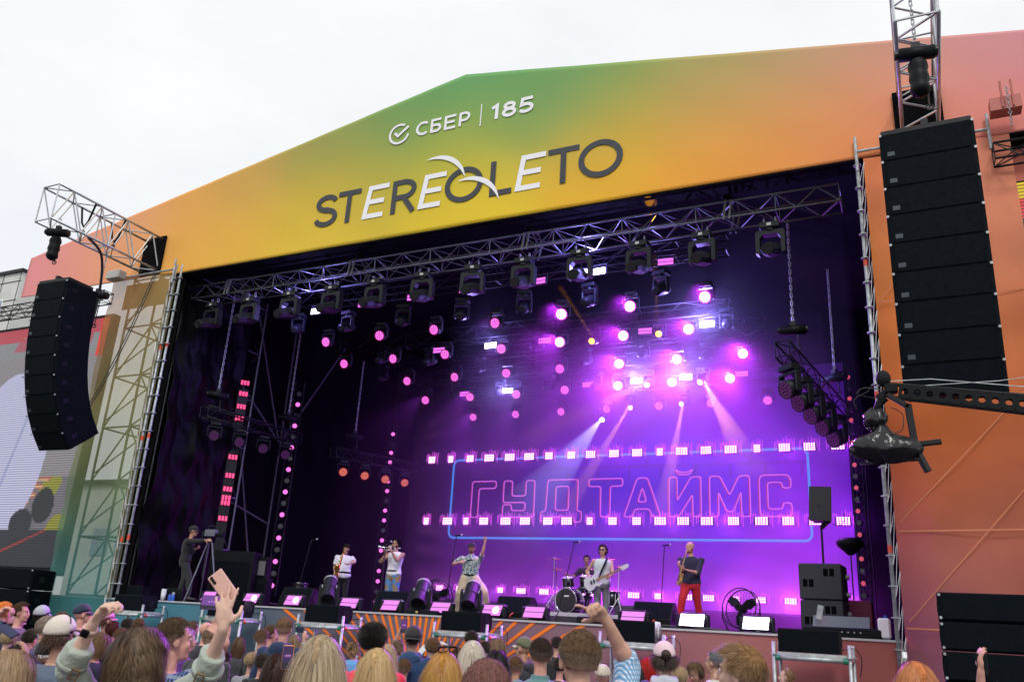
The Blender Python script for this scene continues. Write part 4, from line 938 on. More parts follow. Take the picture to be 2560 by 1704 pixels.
# floor strobes
M_fls=emat('floor_strobe_pink',s2l((240,135,245)),1.05,False); M_flb=emat('floor_strobe_hot',s2l((235,225,255)),9,False)
fl=[(520,1503,0,'beside the cameraman tripod'),(628,1497,1,'left of the first guitar amplifier stack'),(733,1497,1,'with a hot white spot near the front left monitor'),(873,1505,0,'below the saxophone player'),(975,1520,0,'below the trumpet player'),(1100,1527,0,'just left of the singer'),(1230,1532,1,'just right of the singer'),(1335,1530,0,'in front of the drum kit'),(1582,1543,0,'left of the red-trousered man monitor'),(1730,1553,2,'blazing at the feet of the man in red trousers'),(1890,1562,2,'blazing beside the floor fan')]
for i,(px,py,b,lab) in enumerate(fl):
    p=P(px,py,16.25); t=thing('floor_strobe','glowing pink-white floor strobe '+lab,'strobe light',(p.x,16.25,DZ),(0,0,-.12+random.uniform(-.1,.1)),'floor strobes along the stage edge')
    R=Matrix.Rotation(math.radians(-28),3,'X')
    MB().bbox((0,.06,.17),(.5,.12,.26),.015,R).obj('housing',M_head,t)
    for k,zz in enumerate((.06,-.06)):
        q=MB().box(Vector((0,.0,.17))+R@Vector((0,-.002,zz)),(.46,.014,.105),R); q.obj('light_panel',M_flb if b==2 or (b==1 and k==0 and 0) else M_fls,t)
    if b==1: q=MB().cyl(Vector((.1,-.0,.17))+R@Vector((0,-.01,.0)),Vector((.1,-.0,.17))+R@Vector((0,-.025,.0)),.07,n=12); q.obj('hot_lamp',M_flb,t)
    for s_ in(-1,1): q=MB().bbox((s_*.285,.06,.15),(.05,.14,.26),.03); q.obj('side_bracket',M_head,t)
    MB().box((0,.08,.012),(.62,.26,.024)).obj('foot_plate',M_dark,t)
    if b: spotlamp((p.x,16.1,DZ+.2),(0,-1,.5),(.9,.8,1),25 if b==1 else 70,150,blend=.9,size=.15)
# beam heads standing on the floor
for px,py,yaw,lab in ((820,1470,.6,'black beam light with tilted barrel below the saxophone player'),(1050,1490,.35,'black beam light with tilted barrel left of the fan'),(1175,1500,.3,'black beam light with tilted barrel in front of the singer legs')):
    p=P(px,py,16.45); t=thing('floor_beam_light',lab,'moving head light',(p.x,16.5,DZ+.0),(0,0,yaw),'beam lights standing on the stage edge')
    MB().bbox((0,0,.07),(.46,.34,.13),.02).obj('base',M_head,t)
    y=MB(); Mx=Matrix.Translation((0,.08,0))@Matrix.Rotation(math.pi/2,4,'X')
    for s_ in(-1,1): y.prism([(s_*.14,.13),(s_*.23,.13),(s_*.23,.5),(s_*.2,.58),(s_*.165,.5)][::s_],.16,Mx)
    y.prism([(-.2,.13),(.2,.13),(.16,.2),(-.16,.2)],.16,Mx); y.obj('yoke',M_head,t)
    R=Matrix.Rotation(math.radians(-55),3,'X')@Matrix.Rotation(math.pi,3,'X'); c0=Vector((0,0,.5))
    R=Matrix.Rotation(math.radians(50),3,'X')
    R=Matrix(((1,0,0),(0,.77,-.64),(0,.64,.77)))  # barrel axis = local z
    ax=Vector((0,-.75,-.66)).normalized(); R=ax.to_track_quat('Z','Y').to_matrix()
    h=MB(); h.lathe([(.06,-.3),(.13,-.29),(.15,-.2),(.155,.1),(.14,.12),(.15,.14),(.15,.36),(.165,.37),(.165,.42),(.135,.42),(.13,.3),(.02,.29)],c0,R,n=20); hb=h.obj('barrel',M_head,t,smooth=False)
    MB().lathe([(.155,-.235),(.16,-.24),(.16,-.205),(.155,-.2)],c0,R,n=20).obj('silver_band',M_galv,hb)
    for s_ in(-1,1): MB().cyl((s_*.15,0,.5),(s_*.2,0,.5),.05,n=10).obj('pivot',M_galv,t)
# floor fans
def fan(lab,x,y,yaw,r):
    t=thing('floor_fan',lab,'fan',(x,y,DZ),(0,0,yaw)); c=Vector((0,0,r+.08)); R=Matrix.Rotation(math.radians(80),3,'X')
    q=MB(); 
    for dz in(-.07,.07): q.ring(c+R@Vector((0,0,dz)),r,.012,R,n=32,m=5)
    q.obj('guard_ring',M_dark,t,smooth=True)
    q=MB()
    for i in range(28):
        a=2*math.pi*i/28
        for dz in(-.07,.07): q.path([c+R@Vector((r*math.cos(a),r*math.sin(a),dz)),c+R@Vector((.55*r*math.cos(a+.12),.55*r*math.sin(a+.12),dz*1.6)),c+R@Vector((.12*r*math.cos(a+.3),.12*r*math.sin(a+.3),dz*1.8))],.0035,n=4)
    q.obj('guard_wire',M_dark,t)
    for k in range(3):
        a=2*math.pi*k/3+.5; b=MB(); poly=[]
        pts=[(.1,-.12),(.45,-.3),(.85,-.22),(.88,.12),(.5,.22),(.12,.1)]
        Rk=R@Matrix.Rotation(a,3,'Z')@Matrix.Rotation(.35,3,'X'); b.prism([(u*r,v*r) for u,v in pts],.006,Matrix.Translation(c)@Rk.to_4x4()); b.obj('blade',M_black,t)
    MB().cyl(c+R@Vector((0,0,-.12)),c+R@Vector((0,0,.1)),.07,n=12).obj('hub_motor',M_black,t)
    q=MB(); 
    for s_ in(-1,1): q.path([(s_*(r+.03),0,r+.08),(s_*(r+.05),0,r-.1),(s_*(r*.75),0,.02)],.014,n=5)
    q.path([(-r*.75,-.2,.02),(-r*.75,.2,.02)],.014,n=5); q.path([(r*.75,-.2,.02),(r*.75,.2,.02)],.014,n=5); q.path([(-r*.75,0,.02),(r*.75,0,.02)],.012,n=5); q.obj('stand',M_dark,t)
p=P(1853,1545,16.9); fan('black floor fan with three blades at front right of the stage',p.x,16.9,-.35,.36)
p=P(1090,1510,17.3); fan('black floor fan half hidden beside the singer',p.x,17.3,.9,.36)
# mic stands
def micstand(lab,x,y,hgt,tilt=(0,0),boom=0,boomyaw=0,base='tripod',z=DZ):
    t=thing('microphone_stand',lab,'microphone stand',(x,y,z)); top=Vector((tilt[0],tilt[1],hgt))
    MB().cyl((0,0,.03),top,.011,n=6).obj('pole',M_dark,t); q=MB()
    if base=='tripod':
        for k in range(3): a=2*math.pi*k/3+.4; q.cyl((0,0,.2),(.3*math.cos(a),.3*math.sin(a),.01),.009,n=5)
    else: q.cyl((0,0,0),(0,0,.03),.14,n=18)
    q.obj('base',M_dark,t)
    e=top+Vector((boom*math.cos(boomyaw),boom*math.sin(boomyaw),.02))
    if boom: MB().cyl(top-Vector((boom*.35*math.cos(boomyaw),boom*.35*math.sin(boomyaw),.1)),e,.008,n=5).obj('boom_arm',M_dark,t)
    dr=Vector((math.cos(boomyaw),math.sin(boomyaw)*1,.1)).normalized()
    mc=MB().cyl(e-dr*.05,e+dr*.11,.012,.018,n=8); mo=mc.obj('microphone',M_black,t); MB().ell(e+dr*.13,(.026,.026,.026)).obj('grille_ball',M_galv,mo,smooth=True)
for px,pyt,Y,lab,kw in ((778,1350,17.7,'black boom microphone stand left of the saxophone player',dict(tilt=(.28,0),boom=.05)),(965,1356,17.4,'black microphone stand in front of the trumpet',dict(boomyaw=.2)),(1141,1340,17.0,'straight black microphone stand at the singer side',dict(tilt=(.17,0),base='round')),(1436,1357,19.0,'tilted black microphone stand left of the bass player',dict(tilt=(.4,0))),(1661,1365,18.6,'black microphone stand between bass player and man in red trousers',dict(tilt=(.1,0)))):
    p=P(px,pyt,Y); tl=kw.get('tilt',(0,0)); micstand(lab,p.x-tl[0],Y,p.z-DZ,**kw)
# drum riser + kit
rx=P(1445,1520,20.6).x; ry=21.4
ri=thing('drum_riser','low drum riser with a pale front edge','riser',(rx+.3,ry,DZ)); MB().box((0,0,.14),(2.6,2.2,.28)).obj('deck',M_deck,ri); MB().box((0,-1.105,.25),(2.6,.02,.09)).obj('edge_strip',mat('riser_edge',(.55,.52,.55),.5),ri)
RZ=DZ+.28; M_shell=mat('drum_shell',(.01,.01,.012),.12); M_skin=mat('drum_skin',(.6,.6,.58),.5); M_blackskin=mat('drum_front',(.012,.012,.014),.25)
dk=thing('drum_kit','black drum kit with chrome stands behind the singer microphone','drum kit',(rx-.35,ry-.5,RZ)); 
def drum(name,c,r,h,axis,front=None,lugs=8):
    ax=Vector(axis).normalized(); R=ax.to_track_quat('Z','Y').to_matrix(); c=Vector(c)
    sh=MB().lathe([(r,-h/2),(r,h/2)],c,R,n=24); so_=sh.obj(name,M_shell,dk,smooth=True)
    for s_ in(-1,1): MB().ring(c+R@Vector((0,0,s_*h/2)),r,.013,R,n=24,m=5).obj('hoop',M_chrome,so_,smooth=True)
    MB().cyl(c+R@Vector((0,0,h/2)),c+R@Vector((0,0,h/2+.004)),r*.98,n=24).obj('skin',front or M_skin,so_)
    q=MB()
    for i in range(lugs): a=2*math.pi*i/lugs; q.cyl(c+R@Vector((r*1.02*math.cos(a),r*1.02*math.sin(a),-h*.35)),c+R@Vector((r*1.02*math.cos(a),r*1.02*math.sin(a),h*.35)),.01,n=5)
    q.obj('lug',M_chrome,so_)
drum('bass_drum',(0,0,.31),.3,.42,(-.1,-1,0),M_blackskin); drum('rack_tom',(.45,-.05,.8),.16,.26,(0,-.25,1)); drum('rack_tom',(-.1,.1,.78),.15,.22,(0,-.25,1)); drum('floor_tom',(.95,.5,.42),.2,.36,(0,0,1)); drum('snare_drum',(.35,.6,.62),.18,.14,(0,0,1))
for x,y,z,r in((-.5,.1,1.35,.22),(-.45,.15,1.1,.2),(.85,.5,1.4,.24),(.3,.6,1.15,.18),(1.2,.3,1.2,.22)):
    MB().lathe([(.02,.02),(r*.3,.012),(r,0),(r,-.003),(.02,.012)],(x,y,z),Matrix.Rotation(.12,3,'X'),n=24).obj('cymbal',M_gold,dk,smooth=True)
    s_=MB().cyl((x,y,.3),(x,y,z+.05),.011,n=6)
    for k in range(3): a=2.1*k+x; s_.cyl((x,y,.45),(x+.26*math.cos(a),y+.26*math.sin(a),.0),.012,n=5)
    s_.obj('cymbal_stand',M_chrome,dk)
q=MB(); q.cyl((-.75,-.1,.02),(-.38,0,.35),.014,n=6); q.cyl((-.72,.1,.02),(-.38,0,.45),.014,n=6); q.cyl((-.38,-.02,0),(-.36,.02,.7),.014,n=6); q.obj('hardware_leg',M_chrome,dk)
MB().box((-.0,-.222,.42),(.13,.004,.03)).obj('badge',M_white,dk)
# back-line boxes and amplifiers
def boxthing(name,lab,cat,x,y,z,w_,d_,h,m,yaw=0,front=None,extra=None,group=None):
    t=thing(name,lab,cat,(x,y,z),(0,0,yaw),group); MB().bbox((0,0,h/2),(w_,d_,h),.015).obj('case',m,t)
    if front is not None: MB().box((0,-d_/2-.004,h*.45),(w_*.86,.012,h*.7)).obj('grille',front,t)
    q=MB(); 
    for sx in(-1,1):
        for sz in(0,1): q.box((sx*(w_/2-.02),-d_/2+.02,sz*(h-.04)+.02),(.045,.05,.045))
    q.obj('corner_protector',M_dark,t); 
    return t
a=P(640,1442,19.2); M_greyg=mat('grey_grille',(.16,.14,.16),.8,noise_amt=.3,noise_scale=60)
boxthing('guitar_amplifier','grey-grilled amplifier on top of a black cabinet at back left','amplifier',a.x,19.2,a.z,.72,.35,.55,M_black,.3,M_greyg)
q=MB().box((0,0,0),(.05,.01,.03)); q=q.obj('red_mark',M_red,None,label='small red mark on the grey amplifier grille',category='badge'); q.location=(a.x-.1,19.0,a.z+.3)
boxthing('speaker_cabinet','black guitar cabinet under the grey amplifier','speaker cabinet',a.x,19.25,DZ,.78,.4,a.z-DZ-.005,M_black,.3,M_blackcab)
a=P(585,1400,18.6); boxthing('flight_case','tall black case behind the cameraman tripod','flight case',a.x,18.7,DZ,1.2,.6,1.45,M_black,.4,M_blackcab)
a=P(750,1460,20.6); dk2=thing('floor_tom_stand','dim drum standing at the back left of the stage','drum',(a.x,20.6,DZ)); MB().lathe([(.24,.25),(.24,.75)],n=20).obj('shell',M_shell,dk2,smooth=True); MB().ring((0,0,.75),.24,.015,n=20).obj('hoop',M_chrome,dk2); q=MB(); [q.cyl((.22*math.cos(k*2.1),.22*math.sin(k*2.1),0),(.22*math.cos(k*2.1),.22*math.sin(k*2.1),.5),.012,n=5) for k in range(3)]; q.obj('leg',M_chrome,dk2)
a=P(530,1300,18.9); boxthing('hanging_speaker','dim black speaker box in the left wing','speaker',a.x,19.0,a.z-.5,.5,.45,.75,M_blackcab,.4)
# keyboard / bench behind right
a=P(1600,1508,21.2); boxthing('effects_bench','dim purple equipment bench behind the bass player','equipment bench',a.x,21.4,DZ,1.3,.5,.55,M_deck,0)
# speaker stack right
for k,(z,lab) in enumerate(((DZ,'lower black double-port subwoofer of the right side-fill'),(DZ+.68,'upper black double-port subwoofer of the right side-fill'))):
    x=P(2057,1500,17.6).x; t=thing('side_fill_subwoofer',lab,'subwoofer',(x,17.9,z),(0,0,-.05),'side-fill subwoofers at stage right')
    MB().bbox((0,0,.335),(.78,.75,.665),.02).obj('cabinet',mat('cab_grey',(.03,.032,.042),.6),t)
    for hx,hz in((.16,.5),(-.22,.3)):
        for dx in(-.055,.055): q=MB().bbox((hx+dx,-.378,hz),(.085,.012,.14),.005); q.obj('port_grip',M_cloth,t)
    for zz in(.12,.45): q=MB().cyl((.4,.1,zz),(.46,.1,zz),.05,n=12); q.obj('castor',M_galv,t)
x=P(2057,1500,17.6).x
t=thing('side_fill_speaker','black speaker tilted on a pole above the right side-fill','speaker',(x+.02,17.9,DZ+1.36)); MB().cyl((0,0,0),(0,0,.75),.022,n=8).obj('pole',M_dark,t); MB().cyl((0,0,.7),(.16,0,.86),.05,n=8).obj('tilt_bracket',M_dark,t)
b=MB(); b.prism([(-.2,-.2),(.22,-.2),(.17,.2),(-.15,.2)],.66,Matrix.Translation((.0,0,.82))@Matrix.Rotation(math.radians(3),4,'Y')); cb=b.obj('cabinet',mat('cab_dark',(.02,.02,.028),.6),t); 
MB().cyl((.0,-.2,1.1),(.0,-.212,1.1),.02,n=8).obj('knob',M_dark,t)
q=MB(); q.path(spline([(.1,.1,.85),(.3,.1,.75),(.42,.1,.85),(.42,.1,1.0)]),.008,n=4); q.obj('cable',M_rubber,t)
# junk by the right-hand stack: console, white canister, cymbal on stand, cables
a=P(2125,1585,16.6); t=thing('lighting_console','black console with an upright grey lid panel at right stage edge','console',(a.x-.1,16.6,DZ),(0,0,-.05)); MB().bbox((0,0,.09),(1.3,.4,.17),.02).obj('body',M_black,t); MB().bbox((-.05,.12,.27),(.95,.03,.22),.005,Matrix.Rotation(-.5,3,'X')).obj('lid_panel',mat('lid_grey',(.16,.18,.22),.5),t)
k=MB(); [k.cyl((-.5+.1*i,-.205,.1),(-.5+.1*i,-.212,.1),.014,n=6) for i in range(9)]; k.obj('knob',M_galv,t); MB().box((-.38,.0,.42),(.1,.02,.24),Matrix.Rotation(.2,3,'Y')).obj('punched_strap',M_galv,t)
a=P(2232,1585,16.5); t=thing('canister','white plastic canister with a blue cap at the right tower','canister',(a.x-.12,16.45,DZ+.02)); MB().bbox((0,0,.17),(.2,.16,.34),.03).obj('body',M_white,t); MB().cyl((.03,0,.34),(.03,0,.39),.03,n=10).obj('cap',mat('blue_cap',(.02,.08,.5),.4),t)
a=P(2125,1360,19.0); t=thing('cymbal_bag_stand','black cloth-covered shape on a stand near the right column','covered stand',(a.x,19.0,DZ)); MB().cyl((0,0,0),(0,0,a.z-DZ),.015,n=6).obj('pole',M_dark,t); MB().lathe([(.05,-.22),(.25,-.05),(.28,.04),(.2,.12),(.04,.14)],(0,0,a.z-DZ),n=12).obj('cover',M_black,t,smooth=True)
a=P(2145,1500,18.8); boxthing('red_case','dark red case behind the right side-fill','case',a.x,18.9,DZ,.5,.4,.75,mat('dark_red_case',(.2,.01,.05),.5),0)
# bits at the left edge of the stage
a=P(425,1487,16.4); boxthing('stage_case','small black case with a round silver badge at the left edge','case',a.x+.05,16.6,DZ,.45,.3,.32,M_black,.2); MB().cyl((a.x+.1,16.4,DZ+.18),(a.x+.1,16.42,DZ+.18),.05,n=14).obj('badge',M_galv,None,label='round silver badge on the small black case',category='badge')
a=P(408,1490,16.3); t=thing('cup_stack','translucent white cups stacked at the left stage edge','cups',(a.x,16.3,DZ)); 
for k in range(4): MB().lathe([(.05,.0),(.065,.2),(.06,.2),(.046,.02)],(0,0,.03*k),n=12).obj('cup',mat('cup_plastic',(.6,.62,.68),.3),t,smooth=True)
a=P(422,1485,16.3); t=thing('bottle_pack','pack of small blue-capped bottles beside the cups','bottles',(a.x+.03,16.35,DZ))
for k in range(3): MB().lathe([(.03,0),(.033,.12),(.012,.16),(.012,.18)],(.07*k-.05,0,0),n=8).obj('bottle',mat('bottle_blue',(.05,.15,.6),.2),t)
# loose cables on the stage edge
for i,(pts,lab) in enumerate((([(-4.9,16.3,2.02),(-4.6,16.2,2.05),(-4.2,16.35,2.02),(-3.9,16.2,2.04),(-3.5,16.3,2.02)],'loose black cable left of the floor fan'),([(-2.9,16.2,2.02),(-2.7,16.3,2.06),(-2.5,16.15,2.03),(-2.3,16.2,2.05)],'loose black cable right of the floor fan'),([(-8.2,16.2,2.02),(-7.9,16.3,2.05),(-7.6,16.15,2.03),(-7.2,16.3,2.04),(-6.9,16.2,2.02)],'loose black cable below the drum kit'),([(-13.6,16.2,2.02),(-13.2,16.3,2.05),(-12.8,16.2,2.03)],'loose black cable near the front left strobe'))):
    q=MB(); q.path(spline(pts),.016,n=5); q.path(spline([(x+.05,y+.08,z) for x,y,z in pts]),.012,n=5); q.obj('cable',M_rubber,None,label=lab,category='cable')
p=P(1340,1558,16.2); t=thing('power_box','black power box with a yellow label at the stage edge below the drums','power box',(P(1475,1553,16.2).x,16.2,DZ)); MB().bbox((0,0,.07),(.5,.2,.13),.02).obj('case',M_black,t); MB().box((-.06,-.104,.07),(.07,.01,.06)).obj('label_plate',mat('yellow_label',(.6,.42,.15),.6),t); MB().box((.04,-.104,.07),(.05,.01,.02)).obj('plus_mark',M_galv,t)
t=thing('power_box','black power box with small green lights left of the singer','power box',(P(1058,1530,16.2).x,16.2,DZ)); MB().bbox((0,0,.05),(.8,.2,.1),.02).obj('case',M_black,t); MB().box((-.1,-.104,.055),(.05,.01,.04)).obj('label_plate',mat('yellow_label',(.5,.4,.1),.6),t)
# ================================================================ CAMERA CRANE
jt=P(2235,975,10.0)
j=thing('camera_crane','black perforated camera crane arm reaching in from the right','camera crane',jt)
e=P(2700,1022,10.0); ev=e-jt; L_=ev.length; ux=ev.normalized(); M4=Matrix.Translation((0,0,0))@ux.to_track_quat('X','Z').to_matrix().to_4x4()
h0,h1=.13,.19; q=MB()
def armz(t): return (h0+(h1-h0)*t)
n=14
for i in range(n):
    pass
hole=[];q=MB(); seg=22; x=0.0
# web plate with round holes: quads strips around each hole
px_=0.1; 
def web(y):
    m=MB(); x0=.05; step=.125; k=0
    while x0+step<L_+.2:
        hh=armz(x0/L_); cx=x0+step/2; r=.036; solid=(k%14)>9
        c=[(x0,-hh/2-.02),(x0+step,-hh/2-.02),(x0+step,hh/2),(x0,hh/2)]
        if solid: m.add([(u,y,v) for u,v in c],[(0,1,2,3)])
        else:
            N=16; vs=[(cx+r*math.cos(2*math.pi*i/N+math.pi/4),y,-.01+r*math.sin(2*math.pi*i/N+math.pi/4)) for i in range(N)]
            ou=[]
            for i in range(N):
                a=2*math.pi*i/N+math.pi/4; dx,dz=math.cos(a),math.sin(a); s_=min((step/2)/max(abs(dx),1e-6),((hh/2+.02 if dz<0 else hh/2)+.01*(1 if dz>0 else -1))/max(abs(dz),1e-6)); ou.append((cx+dx*s_,y,-.01+dz*s_))
            # corners
            m.add(vs+ou,[(i,(i+1)%N,N+(i+1)%N,N+i) for i in range(N)])
        x0+=step; k+=1
    return m
for y in(-.035,.035):
    w_=web(y); w_.v=[tuple(M4@Vector(v)) for v in w_.v]; o=w_.obj('web_plate',M_black,j); sheet_thick(o,.004)
q=MB()
for s_,dz in((1,0),(-1,-.02)):
    a_=M4@Vector((0,0,s_*h0/2+dz)); b_=M4@Vector((L_+.2,0,s_*h1/2+dz)); q.cyl(a_,b_,.022,n=6)
q.obj('chord_tube',M_dark,j)
q=MB().path([M4@Vector((-.05,0,.1)),M4@Vector((.35,0,.17)),M4@Vector((L_+.2,0,.19))],.006,n=4); q.path([M4@Vector((.2,0,.07)),M4@Vector((1.0,0,.22)),M4@Vector((L_,0,.42))],.005,n=4); q.obj('stay_wire',M_galv,j)
q=MB().bbox((-.03,0,.02),(.14,.1,.12),.02); q.bbox((-.12,0,-.05),(.14,.09,.07),.01,Matrix.Rotation(-.6,3,'Y')); q.ell((-.1,0,.14),(.08,.06,.1),nu=10,nv=8); q.obj('head_mount',M_black,j)
M_bag=mat('bin_bag_black',(.006,.006,.008),.2,bump=.9,bump_scale=10,spec=.5)
def bagmesh(c,r,seed,name,par,spikes=.25):
    b=MB().ell((0,0,0),r,nu=40,nv=26); vs=[]
    for v in b.v:
        d=Vector(v); dn=d.normalized(); a=math.atan2(dn.y,dn.x)
        fx=.14*math.exp(-((d.x+.03)/.09)**2)*max(0,dn.z)**2 if name=='camera_cover' else 0
        f=1+spikes*noise.noise(Vector((a*2.2,dn.z*1.2,seed)))+.1*abs(math.sin(a*7+dn.z*3+seed))-.06
        q_=Vector(c)+d*f; fa=math.atan2(d.x+.03,d.z+.25); q_.z+=fx; q_.y-=.012*abs(math.sin(fa*11)) if name=='camera_cover' else 0; vs.append(tuple(q_))
    b.v=vs; return b.obj(name,M_bag,par,smooth=True)
bagmesh((-.22,0,-.32),(.12,.1,.12),3,'motor_cover',j)
q=MB().path([(-.1,0,-.08),(-.16,0,-.14),(-.2,0,-.22)],[.05,.045,.04],n=8); q.obj('swivel_arm',M_black,j)
q=MB(); q.bbox((.02,-.02,-.12),(.3,.05,.06),.01,Matrix.Rotation(.65,3,'Y')); q.bbox((.14,-.02,-.38),(.075,.05,.42),.01,Matrix.Rotation(-.07,3,'Y')); q.bbox((.24,-.02,-.62),(.36,.06,.055),.01,Matrix.Rotation(-.09,3,'Y')); q.bbox((-.1,0,-.8),(.62,.07,.025),.005,Matrix.Rotation(-.05,3,'Y')); q.cyl((.18,0,-.72),(.26,0,-.92),.04,n=8); q.obj('remote_head_frame',M_dark,j)
bagmesh((-.14,0,-.66),(.36,.17,.155),8,'camera_cover',j,.3)
bagmesh((-.17,0,-.5),(.1,.08,.13),5,'bag_neck',j,.3)
q=MB(); q.path(spline([(-.05,-.02,-.2),(.06,-.02,-.28),(.05,-.02,-.45),(-.05,-.02,-.5)]),.007,n=4); q.path(spline([(-.08,0,.0),(-.3,0,.05),(-.38,0,-.02),(-.2,0,-.08)]),.007,n=4); q.path(spline([(-.02,0,.05),(-.2,0,.08),(-.28,0,.0),(-.42,0,-.08),(-.4,0,-.2)]),.005,n=4); q.obj('cable',M_rubber,j)
# ================================================================ PEOPLE
def skinmat(name,c): return mat(name,c,.52,noise_amt=.16,noise_scale=18,spec=.3,bump=.12,bump_scale=90)
SK=[skinmat('skin_fair',(.58,.33,.24)),skinmat('skin_pink',(.62,.32,.25)),skinmat('skin_tan',(.47,.26,.17)),skinmat('skin_pale',(.66,.42,.33))]
M_hair=mat('hair_strands',rough=.45,attr='Col',spec=.28); M_hsh=mat('hair_base',rough=.95,attr='Col',spec=.03,noise_amt=.4,noise_scale=60)
M_eyew=mat('eye_white',(.6,.58,.56),.3); M_eyed=mat('eye_dark',(.02,.015,.012),.2); M_lip=mat('lips',(.35,.1,.09),.5); M_teeth=mat('teeth',(.7,.68,.62),.4)
texw=bpy.data.textures.new('cloth_folds','CLOUDS'); texw.noise_scale=.12; texw.noise_depth=2
def fabric(name,c,rough=.85,bump=.35,scale=60,amt=.12): return mat(name,c,rough,noise_amt=amt,noise_scale=5,bump=bump,bump_scale=scale,sheen=.15)
def plaid(name,c1,c2,c3,sc=26,w=.5):
    m=bpy.data.materials.new(name); m.use_nodes=True; nt=m.node_tree; b=nt.nodes['Principled BSDF']; b.inputs['Roughness'].default_value=.85; l=nt.links.new
    tc=nt.nodes.new('ShaderNodeTexCoord'); sx=nt.nodes.new('ShaderNodeSeparateXYZ'); l(tc.outputs['Object'],sx.inputs[0])
    outs=[]
    for k,(o1,o2) in enumerate((('X','Y'),('Z',None))):
        a=sx.outputs[o1]
        if o2: ad=nt.nodes.new('ShaderNodeMath'); ad.operation='ADD'; l(a,ad.inputs[0]); l(sx.outputs[o2],ad.inputs[1]); a=ad.outputs[0]
        mu=nt.nodes.new('ShaderNodeMath'); mu.operation='MULTIPLY'; mu.inputs[1].default_value=sc; l(a,mu.inputs[0])
        fr=nt.nodes.new('ShaderNodeMath'); fr.operation='FRACT'; l(mu.outputs[0],fr.inputs[0])
        gt=nt.nodes.new('ShaderNodeMath'); gt.operation='GREATER_THAN'; gt.inputs[1].default_value=w; l(fr.outputs[0],gt.inputs[0]); outs.append(gt.outputs[0])
    m1=nt.nodes.new('ShaderNodeMix'); m1.data_type='RGBA'; m1.inputs[6].default_value=(*c1,1); m1.inputs[7].default_value=(*c2,1); l(outs[0],m1.inputs[0])
    m2=nt.nodes.new('ShaderNodeMix'); m2.data_type='RGBA'; m2.inputs[7].default_value=(*c3,1); mm=nt.nodes.new('ShaderNodeMath'); mm.operation='MULTIPLY'; mm.inputs[1].default_value=.6; l(outs[1],mm.inputs[0]); l(mm.outputs[0],m2.inputs[0]); l(m1.outputs[2],m2.inputs[6]); l(m2.outputs[2],b.inputs['Base Color'])
    return m
def spots(name,c1,c2,sc,th=.5,brick=False):
    m=bpy.data.materials.new(name); m.use_nodes=True; nt=m.node_tree; b=nt.nodes['Principled BSDF']; b.inputs['Roughness'].default_value=.8; l=nt.links.new; tc=nt.nodes.new('ShaderNodeTexCoord')
    if brick:
        mp=nt.nodes.new('ShaderNodeMapping'); mp.inputs['Rotation'].default_value=(math.pi/2,0,.15); l(tc.outputs['Object'],mp.inputs[0])
        t=nt.nodes.new('ShaderNodeTexBrick'); t.inputs['Color1'].default_value=(*c1,1); t.inputs['Color2'].default_value=(*c2,1); t.inputs['Mortar'].default_value=(.03,.06,.07,1); t.inputs['Scale'].default_value=sc; t.inputs['Mortar Size'].default_value=.035; t.inputs['Brick Width'].default_value=.35; t.inputs['Row Height'].default_value=.5; l(mp.outputs[0],t.inputs[0]); l(t.outputs[0],b.inputs['Base Color']); return m
    v=nt.nodes.new('ShaderNodeTexVoronoi'); v.inputs['Scale'].default_value=sc; l(tc.outputs['Object'],v.inputs['Vector']); gt=nt.nodes.new('ShaderNodeMath'); gt.operation='GREATER_THAN'; gt.inputs[1].default_value=th; l(v.outputs['Distance'],gt.inputs[0])
    mx=nt.nodes.new('ShaderNodeMix'); mx.data_type='RGBA'; mx.inputs[6].default_value=(*c1,1); mx.inputs[7].default_value=(*c2,1); l(gt.outputs[0],mx.inputs[0]); l(mx.outputs[2],b.inputs['Base Color']); return m
def cap_(mb,a,b,ra,rb,n=10):
    mb.cyl(a,b,ra,rb,n=n); mb.ell(a,(ra,)*3,nu=n,nv=6); mb.ell(b,(rb,)*3,nu=n,nv=6)
def remesh(o,vox,sm=4,fold=0):
    r=o.modifiers.new('remesh','REMESH'); r.mode='VOXEL'; r.voxel_size=vox; r.use_smooth_shade=True
    if sm: s_=o.modifiers.new('smooth','SMOOTH'); s_.iterations=sm; s_.factor=.5
    if fold:
        d=o.modifiers.new('folds','DISPLACE'); d.texture=texw; d.strength=fold; d.mid_level=.5; d.texture_coords='LOCAL'
